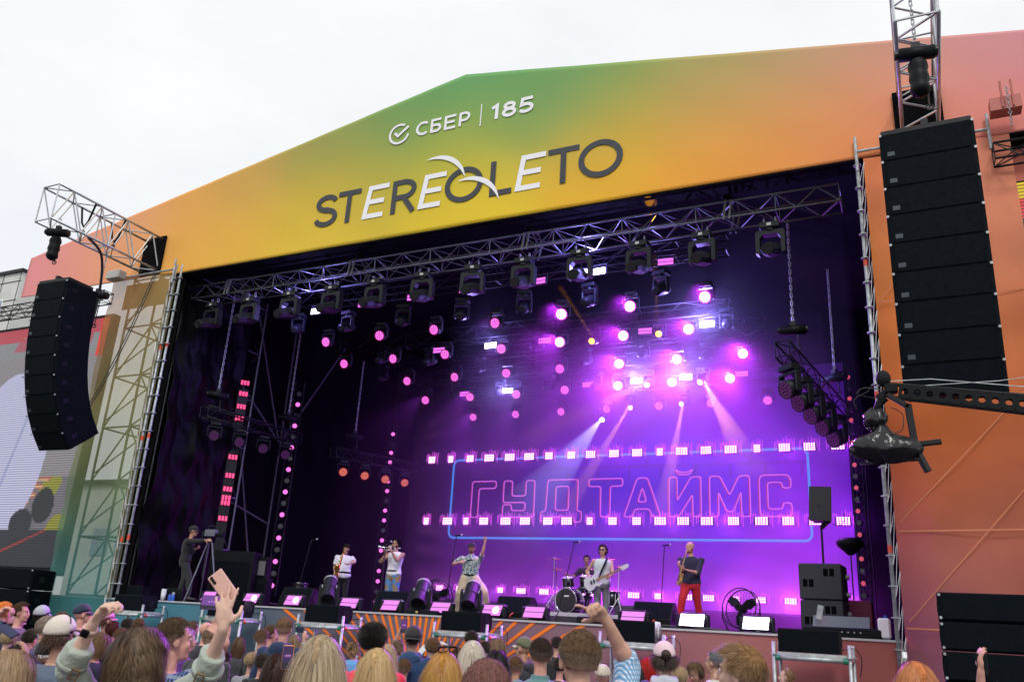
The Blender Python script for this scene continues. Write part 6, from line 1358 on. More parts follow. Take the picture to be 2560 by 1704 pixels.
crowd=[
# px,py(head centre),head px,turn, label, dict
(52,1532,47,85,'man in profile with short brown hair at the left edge below the subwoofers',dict(skin=1,hairspec=HAIRCUT['brown'](1),shirt=(.12,.1,.14),faceopt={})),
(8,1532,50,20,'person with a bright orange knitted hat at the far left edge',dict(skin=1,hairspec=hsp('short',(.5,.14,.03),(.8,.25,.05),900,.03,seed=2),shirt=(.03,.03,.05))),
(40,1562,44,30,'person in a dusty pink cap behind the hand with the dark phone',dict(cap=dict(c=(.42,.16,.25)),hairspec=hsp('cap',BR,BRL,200,.05),shirt=(.04,.05,.08))),
(42,1640,66,15,'person with dark hair in a bright turquoise top at the left',dict(skin=2,hairspec=hsp('tuck',DK,BR,900,.16,seed=3),shirt=(.02,.42,.45),female=True)),
(104,1540,46,10,'person in a pale checked cap left of the bald man',dict(capm='check',hairspec=hsp('cap',DK,DKL,100,.03),shirt=(.2,.2,.24))),
(118,1572,66,75,'shaven-headed man with grey stubble looking right',dict(skin=1,hairspec=hsp('buzz',(.16,.12,.1),(.3,.24,.2),1600,.006,seed=4,width=.002),shirt=(.06,.04,.12),faceopt={})),
(152,1552,42,0,'small brown-haired head behind the beige cap',dict(hairspec=HAIRCUT['brown'](5,500),shirt=(.05,.05,.06))),
(150,1592,92,12,'person in a big beige baseball cap with sunglasses pushed up',dict(cap=dict(c=(.62,.56,.48)),hairspec=hsp('cap',BR,BRL,400,.05,seed=6),shirt=(.1,.14,.2),sung=1)),
(206,1537,46,55,'man in a dark blue cap and pale sunglasses left of the raised wrist watch',dict(skin=1,cap=dict(c=(.01,.02,.05)),shirt=(.02,.02,.03),faceopt=dict(glasses=1))),
(268,1552,42,60,'person in a candy pink cap facing right',dict(cap=dict(c=(.62,.2,.42)),hairspec=hsp('cap',BR,(.12,.03,.03),300,.09,seed=7),shirt=(.08,.03,.04),skin=1)),
(283,1576,42,30,'wine-brown haired head under the pink cap',dict(hairspec=hsp('curly',(.04,.012,.012),(.14,.04,.04),500,.05,seed=8),shirt=(.05,.05,.1))),
(318,1566,40,5,'small black-haired head by the leftmost platform',dict(hairspec=HAIRCUT['dark'](9,400),shirt=(.03,.03,.03))),
(345,1566,44,-10,'balding man with thin brown hair behind the curly hair',dict(skin=1,hairspec=hsp('buzz',BR,BRL,500,.015,seed=10),shirt=(.06,.06,.08))),
(240,1612,62,-75,'boy with a blond-brown bowl cut facing left, orange neckline',dict(skin=1,hairspec=hsp('tuck',(.13,.07,.03),(.34,.2,.1),1800,.085,seed=11),shirt=(.01,.012,.03),faceopt={},collarm=1)),
(126,1640,92,15,'person in a black cap with white letters at lower left',dict(skin=1,cap=dict(c=(.012,.012,.016)),capw=1,hairspec=hsp('fade',DK,BR,900,.02,seed=12,fade=SKF),shirt=(.02,.02,.025))),
(420,1572,42,5,'person in an olive cap behind the dark-haired man',dict(cap=dict(c=(.12,.13,.05)),shirt=(.1,.1,.08))),
(447,1562,36,40,'small head in a black cap left of the teal panel edge',dict(cap=dict(c=(.01,.01,.012)),shirt=(.02,.02,.02),skin=1,faceopt={})),
(482,1572,40,30,'woman with brown hair pinned up and a claw clip',dict(female=True,hairspec=hsp('bun',BR,(.25,.16,.09),500,.05,seed=13),bun=(.02,-.09,.05,.05),shirt=(.03,.03,.04))),
(466,1602,58,60,'person with slicked white and purple streaked hair',dict(skin=3,hairspec=hsp('bun',(.12,.02,.12),(.8,.7,.75),1400,.07,seed=14,width=.006),shirt=(.1,.02,.2),female=True,faceopt={})),
(516,1577,48,35,'bald pink head behind the raised sage sleeve',dict(skin=1,shirt=(.02,.02,.03))),
(530,1600,66,10,'man with cropped mousy hair in a charcoal jacket',dict(hairspec=hsp('fade',(.09,.06,.04),(.24,.17,.11),1500,.02,seed=15,fade=SKF),shirt=(.035,.037,.042),sleeve='long')),
(654,1597,48,20,'man with tousled brown hair at the left of the navy hoodie',dict(hairspec=HAIRCUT['brown'](16),shirt=(.01,.012,.02),sleeve='long')),
(676,1587,46,60,'man in profile behind the tousled brown head',dict(skin=1,hairspec=HAIRCUT['brown'](17),shirt=(.02,.02,.04),faceopt={})),
(711,1572,54,5,'broad man with cropped hair in a navy hoodie',dict(skin=1,hairspec=hsp('fade',(.09,.05,.03),(.24,.15,.09),1600,.02,seed=18,fade=SKF),shirt=(.012,.03,.09),sleeve='long',hood=(.012,.03,.085),slim=1.12)),
(735,1608,44,0,'girl with straight ash-brown hair right of the navy hoodie',dict(female=True,hairspec=hsp('long',(.12,.075,.04),(.34,.24,.14),1000,.3,seed=19),shirt=(.2,.2,.25))),
(757,1625,44,-5,'light brown head half hidden by the big blonde hair',dict(hairspec=hsp('short',(.2,.12,.06),(.42,.28,.16),900,.04,seed=20),shirt=(.2,.25,.3))),
(690,1672,80,0,'woman with long dark brown hair behind the orange phone',dict(female=True,hairspec=hsp('long',(.02,.01,.008),(.07,.035,.025),2200,.42,seed=21),shirt=(.02,.02,.03))),
(886,1622,40,10,'person with brown and blond braids left of the black-haired man',dict(female=True,skin=2,hairspec=hsp('bun',(.02,.01,.005),(.5,.3,.14),500,.09,seed=22,width=.009),shirt=(.12,.35,.65))),
(932,1608,84,8,'broad man with thick black hair in a bright red shirt',dict(skin=1,hairspec=hsp('short',(.006,.005,.005),(.025,.02,.018),3000,.04,seed=23,spiky=.5),shirt=(.75,.01,.05),slim=1.15,sleeve='short',collar=1)),
(970,1640,60,15,'woman with long pale hair between red shirt and navy jacket',dict(female=True,skin=3,hairspec=hsp('long',(.3,.2,.12),(.6,.45,.3),1200,.36,seed=24),shirt=(.05,.05,.08))),
(1033,1596,54,5,'man in a black cap and navy rain jacket',dict(cap=dict(c=(.02,.018,.022),back=True),hairspec=hsp('cap',DK,BR,300,.04,seed=25),shirt=(.012,.045,.13),sleeve='long',hood=(.02,.06,.15),slim=1.1,fold=.03)),
(1081,1622,50,-10,'person with short chestnut hair right of the navy jacket',dict(hairspec=hsp('short',(.05,.025,.012),(.18,.1,.05),1500,.045,seed=26),shirt=(.25,.25,.27),skin=3)),
(1178,1602,44,0,'dark head directly behind the platinum hair',dict(hairspec=HAIRCUT['dark'](27,500),shirt=(.02,.02,.03))),
(1242,1660,66,10,'woman with black hair and a gold hair clip',dict(female=True,hairspec=hsp('tuck',(.006,.006,.008),(.03,.03,.035),2200,.22,seed=28),shirt=(.02,.02,.03),clip=1)),
(1246,1618,46,-5,'girl with light brown hair in a cobalt blue hoodie with a red cord',dict(female=True,hairspec=hsp('long',(.09,.05,.03),(.32,.21,.12),1300,.3,seed=29),shirt=(.02,.02,.28),sleeve='long',hood=(.02,.02,.3),cord=1)),
(1308,1622,52,-55,'man in an olive cap and charcoal sweatshirt facing left',dict(skin=2,cap=dict(c=(.11,.12,.06),brimc=(.5,.45,.3)),shirt=(.03,.032,.04),sleeve='long',hood=(.02,.02,.025),faceopt={})),
(1352,1638,78,-4,'man with dark cropped hair and faded sides in a teal polo shirt',dict(skin=1,hairspec=hsp('fade',(.012,.009,.008),(.08,.05,.035),3200,.035,seed=30,fade=(.32,.17,.12)),shirt=(.1,.22,.22),collar=1)),
(1392,1612,38,0,'small black-haired head between teal polo and big brown head',dict(hairspec=HAIRCUT['dark'](31,400),shirt=(.02,.02,.02))),
(1507,1692,60,10,'person wearing a leopard print scarf over the head',dict(capm='leopard',shirt=(.12,.12,.12),sleeve='long')),
(1660,1645,70,5,'woman in a pale pink cap with a dark bun, navy top with grey hood',dict(female=True,skin=3,cap=dict(c=(.72,.52,.58)),hairspec=hsp('bun',(.02,.012,.01),(.08,.05,.035),1200,.07,seed=32),bun=(.005,-.125,.05,.043),shirt=(.03,.04,.2),sleeve='long',hood=(.5,.53,.6))),
(1618,1668,50,10,'person with a shiny red plait left of the pale pink cap',dict(female=True,hairspec=hsp('long',(.25,.01,.01),(.7,.03,.02),900,.25,seed=33),shirt=(.1,.02,.02))),
(1738,1682,52,165,'woman with tousled brown hair and headphones looking down',dict(female=True,skin=2,hairspec=hsp('curly',(.05,.03,.015),(.3,.2,.1),1100,.09,seed=34),shirt=(.02,.02,.02),pitch=-25,headturn=225,faceopt={},phones=1)),
(1785,1657,56,-55,'man with grey-flecked short hair facing left',dict(skin=2,hairspec=hsp('fade',(.06,.06,.07),(.25,.25,.28),1500,.025,seed=35,fade=(.3,.22,.2)),shirt=(.5,.55,.55),faceopt={})),
(1966,1692,48,-70,'girl with light brown hair in a tiny bun facing left',dict(female=True,skin=3,hairspec=hsp('bun',(.22,.12,.06),(.5,.33,.18),700,.04,seed=36),bun=(0,-.1,.02,.03),shirt=(.3,.25,.22),faceopt={})),
(2290,1722,120,5,'person with copper-orange hair at the lower right',dict(female=True,hairspec=hsp('long',(.35,.1,.03),(.75,.32,.14),3200,.35,seed=37),shirt=(.1,.1,.12))),
]
M_check=plaid('checked_cap',(.5,.52,.55),(.2,.25,.35),(.15,.2,.3),60,.8); M_leo=spots('leopard_print',(.03,.02,.015),(.62,.55,.45),70,.32)
rep=[]
def add_person(px,py,hpx,turn,label,o):
    o=dict(o); d=dist_of(hpx); C=PD(px,py,d); ex={k:o.pop(k,None) for k in('capm','sung','capw','collarm','bun','clip','cord','phones')}
    H=(C.z)/1.632*1.75; rep.append((px,round(H,2),round(d,1)))
    if ex['capm']: o['cap']=dict(c=(.5,.5,.5),m=M_check if ex['capm']=='check' else M_leo)
    nearf=hpx>75; 
    if 'hairspec' in o and hpx<50: o['hairspec']['width']=o['hairspec'].get('width',.0035)*1.8; o['hairspec']['n']=int(o['hairspec']['n']*.5)
    if 'pitch' in o: pitch=o.pop('pitch')
    else: pitch=8
    t,Mh,k,J,loc=person(label,C,turn=turn,pitch=pitch,vox=.007 if nearf else .012,group='crowd before the stage',fold=o.pop('fold',.02),**o)
    Mt=lambda x,y,z: Mh@(Vector((x,y,z))*k)
    if ex['bun']:
        b=MB().ell((0,0,0),(ex['bun'][3]*k,)*3,nu=20,nv=14); b.v=[tuple(Mt(*ex['bun'][:3])+Vector(v)*(1+.12*noise.noise(Vector(v)*60))) for v in b.v]; bo=b.obj('hair_bun',M_hair,t,smooth=True); c1=o['hairspec']['c1']; c2=o['hairspec']['c2']; put_color(bo.data,lambda co:np.array(c1)[None]*.5+np.array(c2)[None]*(.3+.3*np.sin(co[:,2:3]*400)))
    if ex['sung']:
        q=MB().path(spline([Mt(-.085,-.02,.1),Mt(-.04,.02,.14),Mt(.04,.02,.14),Mt(.085,-.02,.1)]),.004,n=5); q.obj('sunglasses',M_black,t)
    if ex['capw']:
        q=MB()
        def seg(x0,z0,x1,z1): 
            def S3(x,z): a=x/.1; r=.118; return Mt(r*math.sin(a),-.008-r*math.cos(a)*1.0-.0,z)
            q.cyl(S3(x0,z0),S3(x1,z1),.002,n=4)
        zz=.012; h=.018; xx=.004
        for g in ('T','E','A','M'):
            w_=.011
            for (a,b_,c_,d_) in {'T':[(0,1,1,1),(.5,0,.5,1)],'E':[(0,0,0,1),(0,1,1,1),(0,.5,.8,.5),(0,0,1,0)],'A':[(0,0,.5,1),(.5,1,1,0),(.2,.4,.8,.4)],'M':[(0,0,0,1),(0,1,.5,.4),(.5,.4,1,1),(1,1,1,0)]}[g]: seg(xx+a*w_,zz+b_*h,xx+c_*w_,zz+d_*h)
            xx+=.0165
        q.obj('cap_lettering',M_white,t)
    if ex['collarm']: MB().ring(Mt(0,-.02,-.17),.062*k,.008*k,Matrix.Rotation(.2,3,'X'),n=20).obj('neckband',M_oray,t,smooth=True)
    if ex['clip']: MB().cyl(Mt(-.07,-.03,.09),Mt(-.045,-.07,.08),.005,n=6).obj('hair_clip',M_gold,t)
    if ex['cord']: MB().path([Mt(.06,-.1,-.2),Mt(.07,-.14,-.3),Mt(.07,-.15,-.45)],.006,n=5).obj('hood_cord',M_oray,t)
    if ex['phones']:
        q=MB(); [q.cyl(Mt(s_*.085,0,-.005),Mt(s_*.11,0,-.005),.038*k,n=14) for s_ in(-1,1)]; q.path(spline([Mt(-.1,0,.02),Mt(-.075,0,.11),Mt(0,0,.135),Mt(.075,0,.11),Mt(.1,0,.02)]),.008,n=5); q.obj('headphones',M_black,t)
    return t,Mh,k,J
for c in crowd: add_person(*c)
fill=[(300,1640,50,'dark','dark grey'),(395,1600,40,'brown','navy'),(560,1650,52,'dark','black'),(598,1612,44,'brown','charcoal'),(628,1655,54,'blond','grey'),(655,1660,56,'dark','black'),(845,1660,50,'brown','teal'),(905,1665,46,'blond','black'),(1010,1672,56,'brown','maroon'),(1060,1660,46,'dark','navy'),(1290,1668,56,'brown','grey'),(1212,1625,42,'dark','black'),(1150,1640,44,'brown','olive'),(1400,1668,48,'dark','charcoal'),(1560,1665,54,'brown','navy'),(1585,1690,66,'dark','black'),(1700,1698,60,'blond','grey'),(75,1598,52,'dark','grey'),(190,1600,50,'brown','black'),(20,1600,54,'blond','navy'),(300,1590,44,'brown','black')]
CLR=dict(black=(.012,.012,.014),navy=(.012,.03,.09),charcoal=(.04,.042,.05),grey=(.25,.25,.27),teal=(.03,.15,.17),maroon=(.12,.01,.03),olive=(.09,.1,.05)); CLR['dark grey']=(.08,.08,.09)
nbr={300:'by the raised sage sleeve',395:'behind the curly hair',560:'under the charcoal jacket',598:'right of the charcoal jacket',628:'left of the long dark hair',655:'just left of the orange phone',845:'right of the big blonde hair',905:'between the braids and the red shirt',1010:'in front of the navy rain jacket',1060:'left of the sunglasses on blond hair',1290:'in front of the olive cap',1212:'above the gold hair clip',1150:'between golden and platinum hair',1400:'right of the teal polo shirt',1560:'behind the blue check sleeve',1585:'left of the red plait',1700:'right of the pale pink cap',75:'behind the dark blue phone',190:'behind the raised watch arm',20:'at the far left edge'}
for i,(x,y,hp,hc_,cc) in enumerate(fill):
    hs=HAIRCUT[hc_](100+i,900) if i%3 else hsp('long' if i%2 else 'tuck',*( (DK,DKL) if hc_=='dark' else (BR,BRL) if hc_=='brown' else ((.2,.13,.07),(.5,.36,.2))),1200,.28,seed=100+i)
    add_person(x,y,hp,random.uniform(-20,25),'%s-haired person in a %s top %s%s'%(hc_,cc,nbr[x],', lower head' if (x,y)==(300,1640) else ''),dict(hairspec=hs,shirt=CLR[cc],female=not i%3,skin=i%4,sleeve='long' if i%2 else 'short'))
# ---- the near heads
def near(px,py,hpx,turn,label,arms={},**o):
    py-=hpx*.035; hpx=hpx*.92; d=dist_of(hpx); C=PD(px,py,d); rep.append((px,round(C.z/1.632*1.75,2),round(d,1)))
    return person(label,C,turn=turn,vox=.006,arms=arms,group='crowd before the stage',fold=o.pop('fold',.022),pitch=o.pop('pitch',6),**o)
near(800,1668,148,2,'woman with big blond highlighted hair and dark roots in the centre foreground',female=True,skin=1,hairspec=hsp('long',(.17,.1,.045),(.78,.64,.42),9500,.42,seed=41,width=.0034,root=(.05,.03,.035)),shirt=(.1,.1,.11))
near(942,1682,118,5,'woman with smooth honey-blond hair in a coral red top',female=True,skin=1,hairspec=hsp('long',(.38,.24,.1),(.74,.54,.27),8000,.42,seed=42,width=.0032,root=(.3,.18,.08)),shirt=(.8,.03,.08),sleeve='none')
near(1108,1690,118,3,'woman with golden strawberry-blond hair and sunglasses pushed up',female=True,skin=1,hairspec=hsp('long',(.32,.13,.03),(.66,.4,.1),8000,.42,seed=43,width=.0032,root=(.4,.16,.08)),shirt=(.15,.1,.1))
near(1180,1645,82,0,'woman with long platinum-white hair in a white top',female=True,skin=3,hairspec=hsp('long',(.42,.36,.28),(.84,.78,.66),3600,.42,seed=44,width=.004,root=(.3,.24,.2)),shirt=(.65,.6,.66))
C1=PD(1108,1690,dist_of(118)); 
q=MB(); g0=lambda x,z: PD(x,z,dist_of(118*.92)-.02)
for xa,xb in((1097,1118),(1123,1141)):
    q.path([g0(xa,1618),g0(xb,1617),g0(xb,1627),g0(xa,1629),g0(xa,1618)],.0035,n=5)
q.path([g0(1096,1616),g0(1141,1615)],.004,n=5); q.path([g0(1142,1618),g0(1143,1645)],.003,n=5)
q.obj('sunglasses',M_black,None,label='tortoiseshell sunglasses resting on the strawberry-blond hair',category='sunglasses')
near(1850,1690,142,-62,'man with swept auburn hair and shaved side looking left in the right foreground',skin=3,hairspec=hsp('fade',(.13,.06,.025),(.42,.26,.13),5200,.06,seed=45,fade=(.55,.34,.27),width=.003),shirt=(.3,.2,.2),faceopt={},slim=1.05)
near(22,1712,170,40,'person with blond-brown hair at the lower left corner',female=True,skin=1,hairspec=hsp('long',(.2,.12,.06),(.5,.34,.2),3500,.3,seed=46),shirt=(.4,.3,.4),faceopt={})
near(1215,1742,160,0,'blurred brown head at the bottom edge of the crowd',hairspec=hsp('curly',(.12,.05,.04),(.34,.16,.14),3000,.04,seed=47),shirt=(.1,.1,.1))
# man with brown crop, glasses, raised bare arm, blue check shirt
d=dist_of(140*.92); M_bluecheck=plaid('blue_check',(.62,.68,.74),(.1,.27,.5),(.12,.3,.52),48,.5)
t,Mh,k,J,loc=near(1448,1658,148,-8,'man with cropped brown hair and glasses raising his bare arm in a blue check shirt',skin=0,hairspec=hsp('fade',(.05,.03,.018),(.2,.125,.07),7000,.03,seed=48,fade=(.45,.27,.19),width=.0028),shirtm=M_bluecheck,sleeve='elbow',
  arms={'R':dict(e=PD(1572,1662,d-.05),w=PD(1515,1548,d-.1),d=PD(1462,1490,d-.12)-PD(1500,1525,d-.1),n=Vector(-FWD)*.5+Vector((0,0,-.6)),c=(.25,1.35,1.4,1.4),t=.9,s=-1,sp=.1)})
q=MB(); q.path([Mh@(Vector((-.084,-.01,0))*k),Mh@(Vector((-.086,.03,.01))*k),Mh@(Vector((-.075,.1,.01))*k)],.0035,n=5); q.path([Mh@(Vector((.084,-.01,0))*k),Mh@(Vector((.086,.03,.01))*k),Mh@(Vector((.075,.1,.01))*k)],.0035,n=5); q.obj('glasses_temple',M_black,t)
# curly-haired person in a sage coat, both arms up, phone in the right hand
d=dist_of(148*.92); M_sage=fabric('sage_coat',(.37,.42,.36),.8,amt=.08)
t,Mh,k,J,loc=near(352,1655,148,35,'curly brown-haired person in a sage coat with both arms raised, watch on the wrist',female=True,skin=3,headturn=55,hairspec=hsp('long',(.02,.012,.007),(.24,.15,.085),8500,.3,seed=49,width=.0032,root=(.04,.02,.012),wave=.75,vol=2.4),shirtm=M_sage,sleeve='rolled',slim=1.08,faceopt={},fold=.035,
  arms={'L':dict(e=PD(172,1672,d-.1),w=PD(245,1535,d-.15),d=PD(285,1475,d-.15)-PD(255,1515,d-.15),n=Vector(RGT)*.7+Vector((0,0,-.7)),c=(.75,.8,.85,.9),t=.5,s=1,sp=.05),'R':dict(e=PD(540,1668,d-.15),w=PD(575,1525,d-.25),d=Vector((0,0,1))-.12*Vector(RGT),n=Vector(FWD),c=(.12,.12,.25,.35),t=.5,s=-1,sp=.3)})
ph_c=PD(558,1464,d-.15); phone('rose-gold phone held up in the raised hand of the curly-haired person',ph_c,Vector(RGT)*.8+UP*.75,UP*.8-Vector(RGT)*.75,(.07,.138,.009),mat('rose_gold',(.72,.42,.35),.35),None)
# watch
sp,el,wr=J['L']; ax=(wr-el).normalized(); cw=el.lerp(wr,.84); R=ax.to_track_quat('Z','Y').to_matrix()
q=MB().lathe([(.031*k,-.011),(.034*k,-.01),(.034*k,.01),(.031*k,.011)],cw,R,n=20); q.obj('watch_strap',mat('blush_strap',(.62,.42,.36),.5),t,smooth=True)
camdir=(loc(Vector(CAM))-cw).normalized(); nrm=(camdir-ax*camdir.dot(ax)).normalized(); side_=ax.cross(nrm); Rw=Matrix((side_,ax,nrm)).transposed(); MB().bbox(cw+nrm*.036*k-side_*.012,(.034,.04,.011),.004,Rw).obj('watch_face',M_black,t)
# cuff straps with buckles
for nm in 'LR':
    sp,el,wr=J[nm]; ax=(wr-el).normalized(); c=el.lerp(wr,.16); R=ax.to_track_quat('Z','Y').to_matrix(); q=MB().lathe([(.066*k,-.013),(.07*k,-.012),(.07*k,.012),(.066*k,.013)],c,R,n=20); so_=q.obj('cuff_strap',M_sage,t,smooth=True)
    cd_=(loc(Vector(CAM))-c).normalized(); nrm=(cd_-ax*cd_.dot(ax)).normalized(); sd_=ax.cross(nrm); Rw=Matrix((sd_,ax,nrm)).transposed(); b=MB(); cc=c+nrm*.073*k+sd_*(.03 if nm=='L' else -.02)
    for u,v,w_,h_ in((-.016,0,.006,.05),(.016,0,.006,.05),(0,.025,.038,.006),(0,-.025,.038,.006)): b.box(cc+Rw@Vector((u,v,0)),(w_,h_,.008),Rw)
    b.obj('buckle',mat('horn_buckle',(.22,.13,.06),.3),t)
# man behind in plaid with raised arm filming
d2=dist_of(112*.92); M_plaid=plaid('navy_plaid',(.02,.03,.08),(.1,.16,.4),(.3,.34,.45),22,.62)
near(436,1605,112,60,'man with receding dark brown hair in navy plaid beside the curly hair, filming',skin=1,hairspec=hsp('fade',(.03,.02,.014),(.12,.075,.045),3800,.03,seed=50,fade=(.4,.23,.17)),shirtm=M_plaid,sleeve='short',faceopt={},
  arms={'R':dict(e=PD(640,1660,d2-.5),w=PD(597,1545,d2-.5),d=PD(570,1500,d2-.5)-PD(597,1545,d2-.5),n=Vector(FWD)*.6-Vector(RGT)*.6,c=(.5,.6,.7,.7),t=.5,s=-1)})
phone('black phone held sideways with a purple picture of the stage',PD(538,1506,d2-.45),RGT,UP,(.155,.075,.009),M_black,-1 if False else 1,s2l((110,60,150)))
# loose raised arms of people whose heads are out of view or hidden
near(-60,1650,110,30,'person mostly outside the left edge, fist raised into view',skin=1,shirt=(.05,.05,.05),hairspec=HAIRCUT['dark'](51,400),arms={'R':dict(e=PD(-30,1580,dist_of(110*.92)-.1),w=PD(0,1490,dist_of(110*.92)-.2),d=Vector(RGT)*.8+UP*.7,n=Vector(RGT)*.6-UP,c=(.8,.9,.95,1.0),t=.5,s=-1)})
d3=dist_of(105*.92)
near(-30,1700,105,30,'person at the left edge holding up a dark blue phone',skin=2,shirt=(.05,.05,.08),hairspec=HAIRCUT['dark'](52,400),arms={'R':dict(e=PD(85,1700,d3),w=PD(66,1625,d3-.1),d=UP*.8-Vector(RGT)*.45,n=-Vector(RGT)*.8-UP*.3,c=(.6,.65,.7,.75),t=.4,s=-1)})
phone('dark blue phone in a raised hand at the left edge',PD(15,1572,d3-.12),Vector(RGT)*.9-UP*.5,UP*.5+Vector(FWD),(.16,.078,.012),mat('blue_phone',(.01,.012,.06),.2),None)
# filming woman near the panel
d4=dist_of(46)
add_person(993,1622,46,0,'woman with pinned-up brown hair holding a phone overhead with both hands',dict(female=True,hairspec=hsp('bun',BR,(.35,.24,.14),700,.05,seed=53),bun=(.03,-.09,-.0,.04),shirt=(.1,.05,.1),sleeve='none',arms={'L':dict(e=PD(978,1625,d4-.0),w=PD(998,1580,d4),d=UP+.3*Vector(RGT),n=Vector(RGT),c=(.2,.25,.3,.3),t=.6,s=1),'R':dict(e=PD(1030,1620,d4),w=PD(1018,1578,d4),d=UP-.3*Vector(RGT),n=-Vector(RGT),c=(.3,.3,.3,.3),t=.6,s=-1)}))
phone('small phone held overhead showing the stage in purple',PD(1010,1564,d4-.05),RGT,UP,(.085,.175,.01),M_black,1,s2l((90,30,110)))
phone('phone in an orange case in front of the long dark hair',PD(719,1642,dist_of(80)-.4),RGT,UP,(.08,.165,.011),mat('orange_case',(.75,.28,.05),.4),1,s2l((45,20,75)))
d5=dist_of(50)
add_person(760,1650,50,0,'hidden person behind the big blonde hair raising a small camera',dict(shirt=(.4,.45,.5),hairspec=HAIRCUT['blond'](54,400),sleeve='long',arms={'R':dict(e=PD(765,1640,d5),w=PD(758,1592,d5),d=UP,n=Vector(FWD)-Vector(RGT)*.5,c=(.5,.5,.6,.6),t=.4,s=-1)}))
phone('small dark compact camera held up left of the third platform',PD(749,1573,d5+.03),RGT,UP,(.1,.065,.02),mat('navy_compact',(.01,.015,.06),.3),None)
d6=dist_of(90)
add_person(2500,1760,90,0,'person below the right edge holding up a phone before the subwoofers',dict(shirt=(.05,.05,.05),skin=1,hairspec=HAIRCUT['dark'](55,400),sleeve='none',arms={'L':dict(e=PD(2452,1760,d6-.1),w=PD(2452,1695,d6-.1),d=UP,n=Vector(RGT),c=(.3,.4,.4,.4),t=.5,s=1)}))
phone('black phone held up at the lower right before the subwoofers',PD(2455,1660,d6-.08),RGT,UP,(.075,.14,.01),M_black,None)
print('CROWD',rep)
# ---------------------------------------------------------------- band
def YP(px,py,Y): return P(px,py,Y)
FRONT=Vector((0,-1,0))
# saxophone player, white tee, black trousers
Y=18.8; hc=YP(866,1371,Y)
t,Mh,k,J,loc=person('person in a white T-shirt and black trousers playing a saxophone',hc+Vector((0,0,-.01)),z0=DZ,turn=170,headturn=160,pitch=-28,skin=0,vox=.011,shirt=(.78,.76,.86),sleeve='short',trousers=(.006,.006,.008),slim=1.15,hairspec=hsp('curly',(.01,.007,.006),(.04,.028,.02),700,.04,seed=61,width=.008),faceopt={},
  arms={'R':dict(e=YP(838,1411,Y-.05),w=YP(838,1436,Y-.3),d=Vector((.3,-.2,-1)),n=Vector((1,-.2,0)),c=(.9,.9,.9,.9),s=1),'L':dict(e=YP(889,1408,Y-.05),w=YP(866,1410,Y-.35),d=Vector((-.8,-.2,-.2)),n=Vector((0,0,1)),c=(.7,.7,.7,.7),s=-1)})
sx=thing('saxophone','golden tenor saxophone held by the white T-shirt player','saxophone',YP(849,1412,Y-.36))
q=MB().path(spline([(.12,.08,.36),(.1,.0,.38),(.06,-.0,.3),(.03,0,.1),(-.05,0,-.15),(-.12,0,-.42),(-.12,-.05,-.5),(-.05,-.1,-.5),(.01,-.1,-.38),(.03,-.12,-.15),(.04,-.15,0)],5),[.008]*6+[.012]*5+[.018]*5+[.024]*5+[.03]*5+[.034]*5+[.036]*5+[.04]*5+[.05]*5+[.075]*5+[.105],n=12); q.obj('body_tube',M_gold,sx,smooth=True)
q=MB(); [q.cyl((-.08+.022*i,-.03,-.25+.09*i),(-.08+.022*i,-.05,-.25+.09*i),.022,n=10) for i in range(6)]; q.path([(-.1,-.03,-.35),(.04,-.03,.25)],.006,n=5); q.obj('key',M_gold,sx)
MB().cyl((.12,.08,.36),(.13,.12,.37),.011,n=8).obj('mouthpiece',M_black,sx)
# trumpet player, white vest, patchwork jeans
Y=18.4; hc=YP(990,1360,Y); M_patch=spots('patchwork_denim',(.08,.22,.5),(.3,.2,.1),7,.5)
t,Mh,k,J,loc=person('person in a white vest, sunglasses and patchwork jeans playing a trumpet',hc,z0=DZ,turn=205,headturn=232,pitch=4,skin=2,vox=.011,shirt=(.8,.78,.86),sleeve='none',trm=M_patch,slim=1.1,legs={'wide':1.25},hairspec=hsp('short',(.008,.006,.006),(.03,.02,.02),700,.05,seed=62,width=.008),faceopt=dict(glasses=1,beard=(.02,.012,.01)),
  arms={'R':dict(e=YP(957,1399,Y-.1),w=YP(972,1370,Y-.3),d=Vector((-.3,-.3,.8)),n=Vector((.6,-.2,0)),c=(1,1,1,1),s=1),'L':dict(e=YP(992,1400,Y-.2),w=YP(978,1376,Y-.35),d=Vector((-.4,0,.8)),n=Vector((-1,0,0)),c=(1,1,1,1),s=-1)})
belt=MB().lathe([(.17*k,-.02),(.185*k,-.018),(.185*k,.018),(.17*k,.02)],(0,0,1.0*k),Matrix(((1,0,0),(0,.75,0),(0,0,1))),n=20); belt.obj('belt',M_black,t)
tp=thing('trumpet','small brass trumpet raised to the lips of the person in sunglasses','trumpet',YP(975,1368,Y-.3)); MB().lathe([(.011,-.28),(.011,-.2),(.006,-.2),(.006,.0),(.01,.12),(.02,.2),(.045,.26),(.065,.28)],(0,0,0),Vector((-1,-.35,.0)).to_track_quat('Z','Y').to_matrix(),n=14).obj('bell_tube',M_chrome,tp,smooth=True)
q=MB(); [q.cyl((-.02+.035*i,-.02,-.06),(-.02+.035*i,-.02,.05),.013,n=8) for i in range(3)]; q.path(spline([(.12,-.0,0),(.16,0,-.04),(.05,-.02,-.07),(-.1,-.04,-.06),(-.13,-.04,-.02)]),.007,n=6); q.obj('valve',M_chrome,tp)
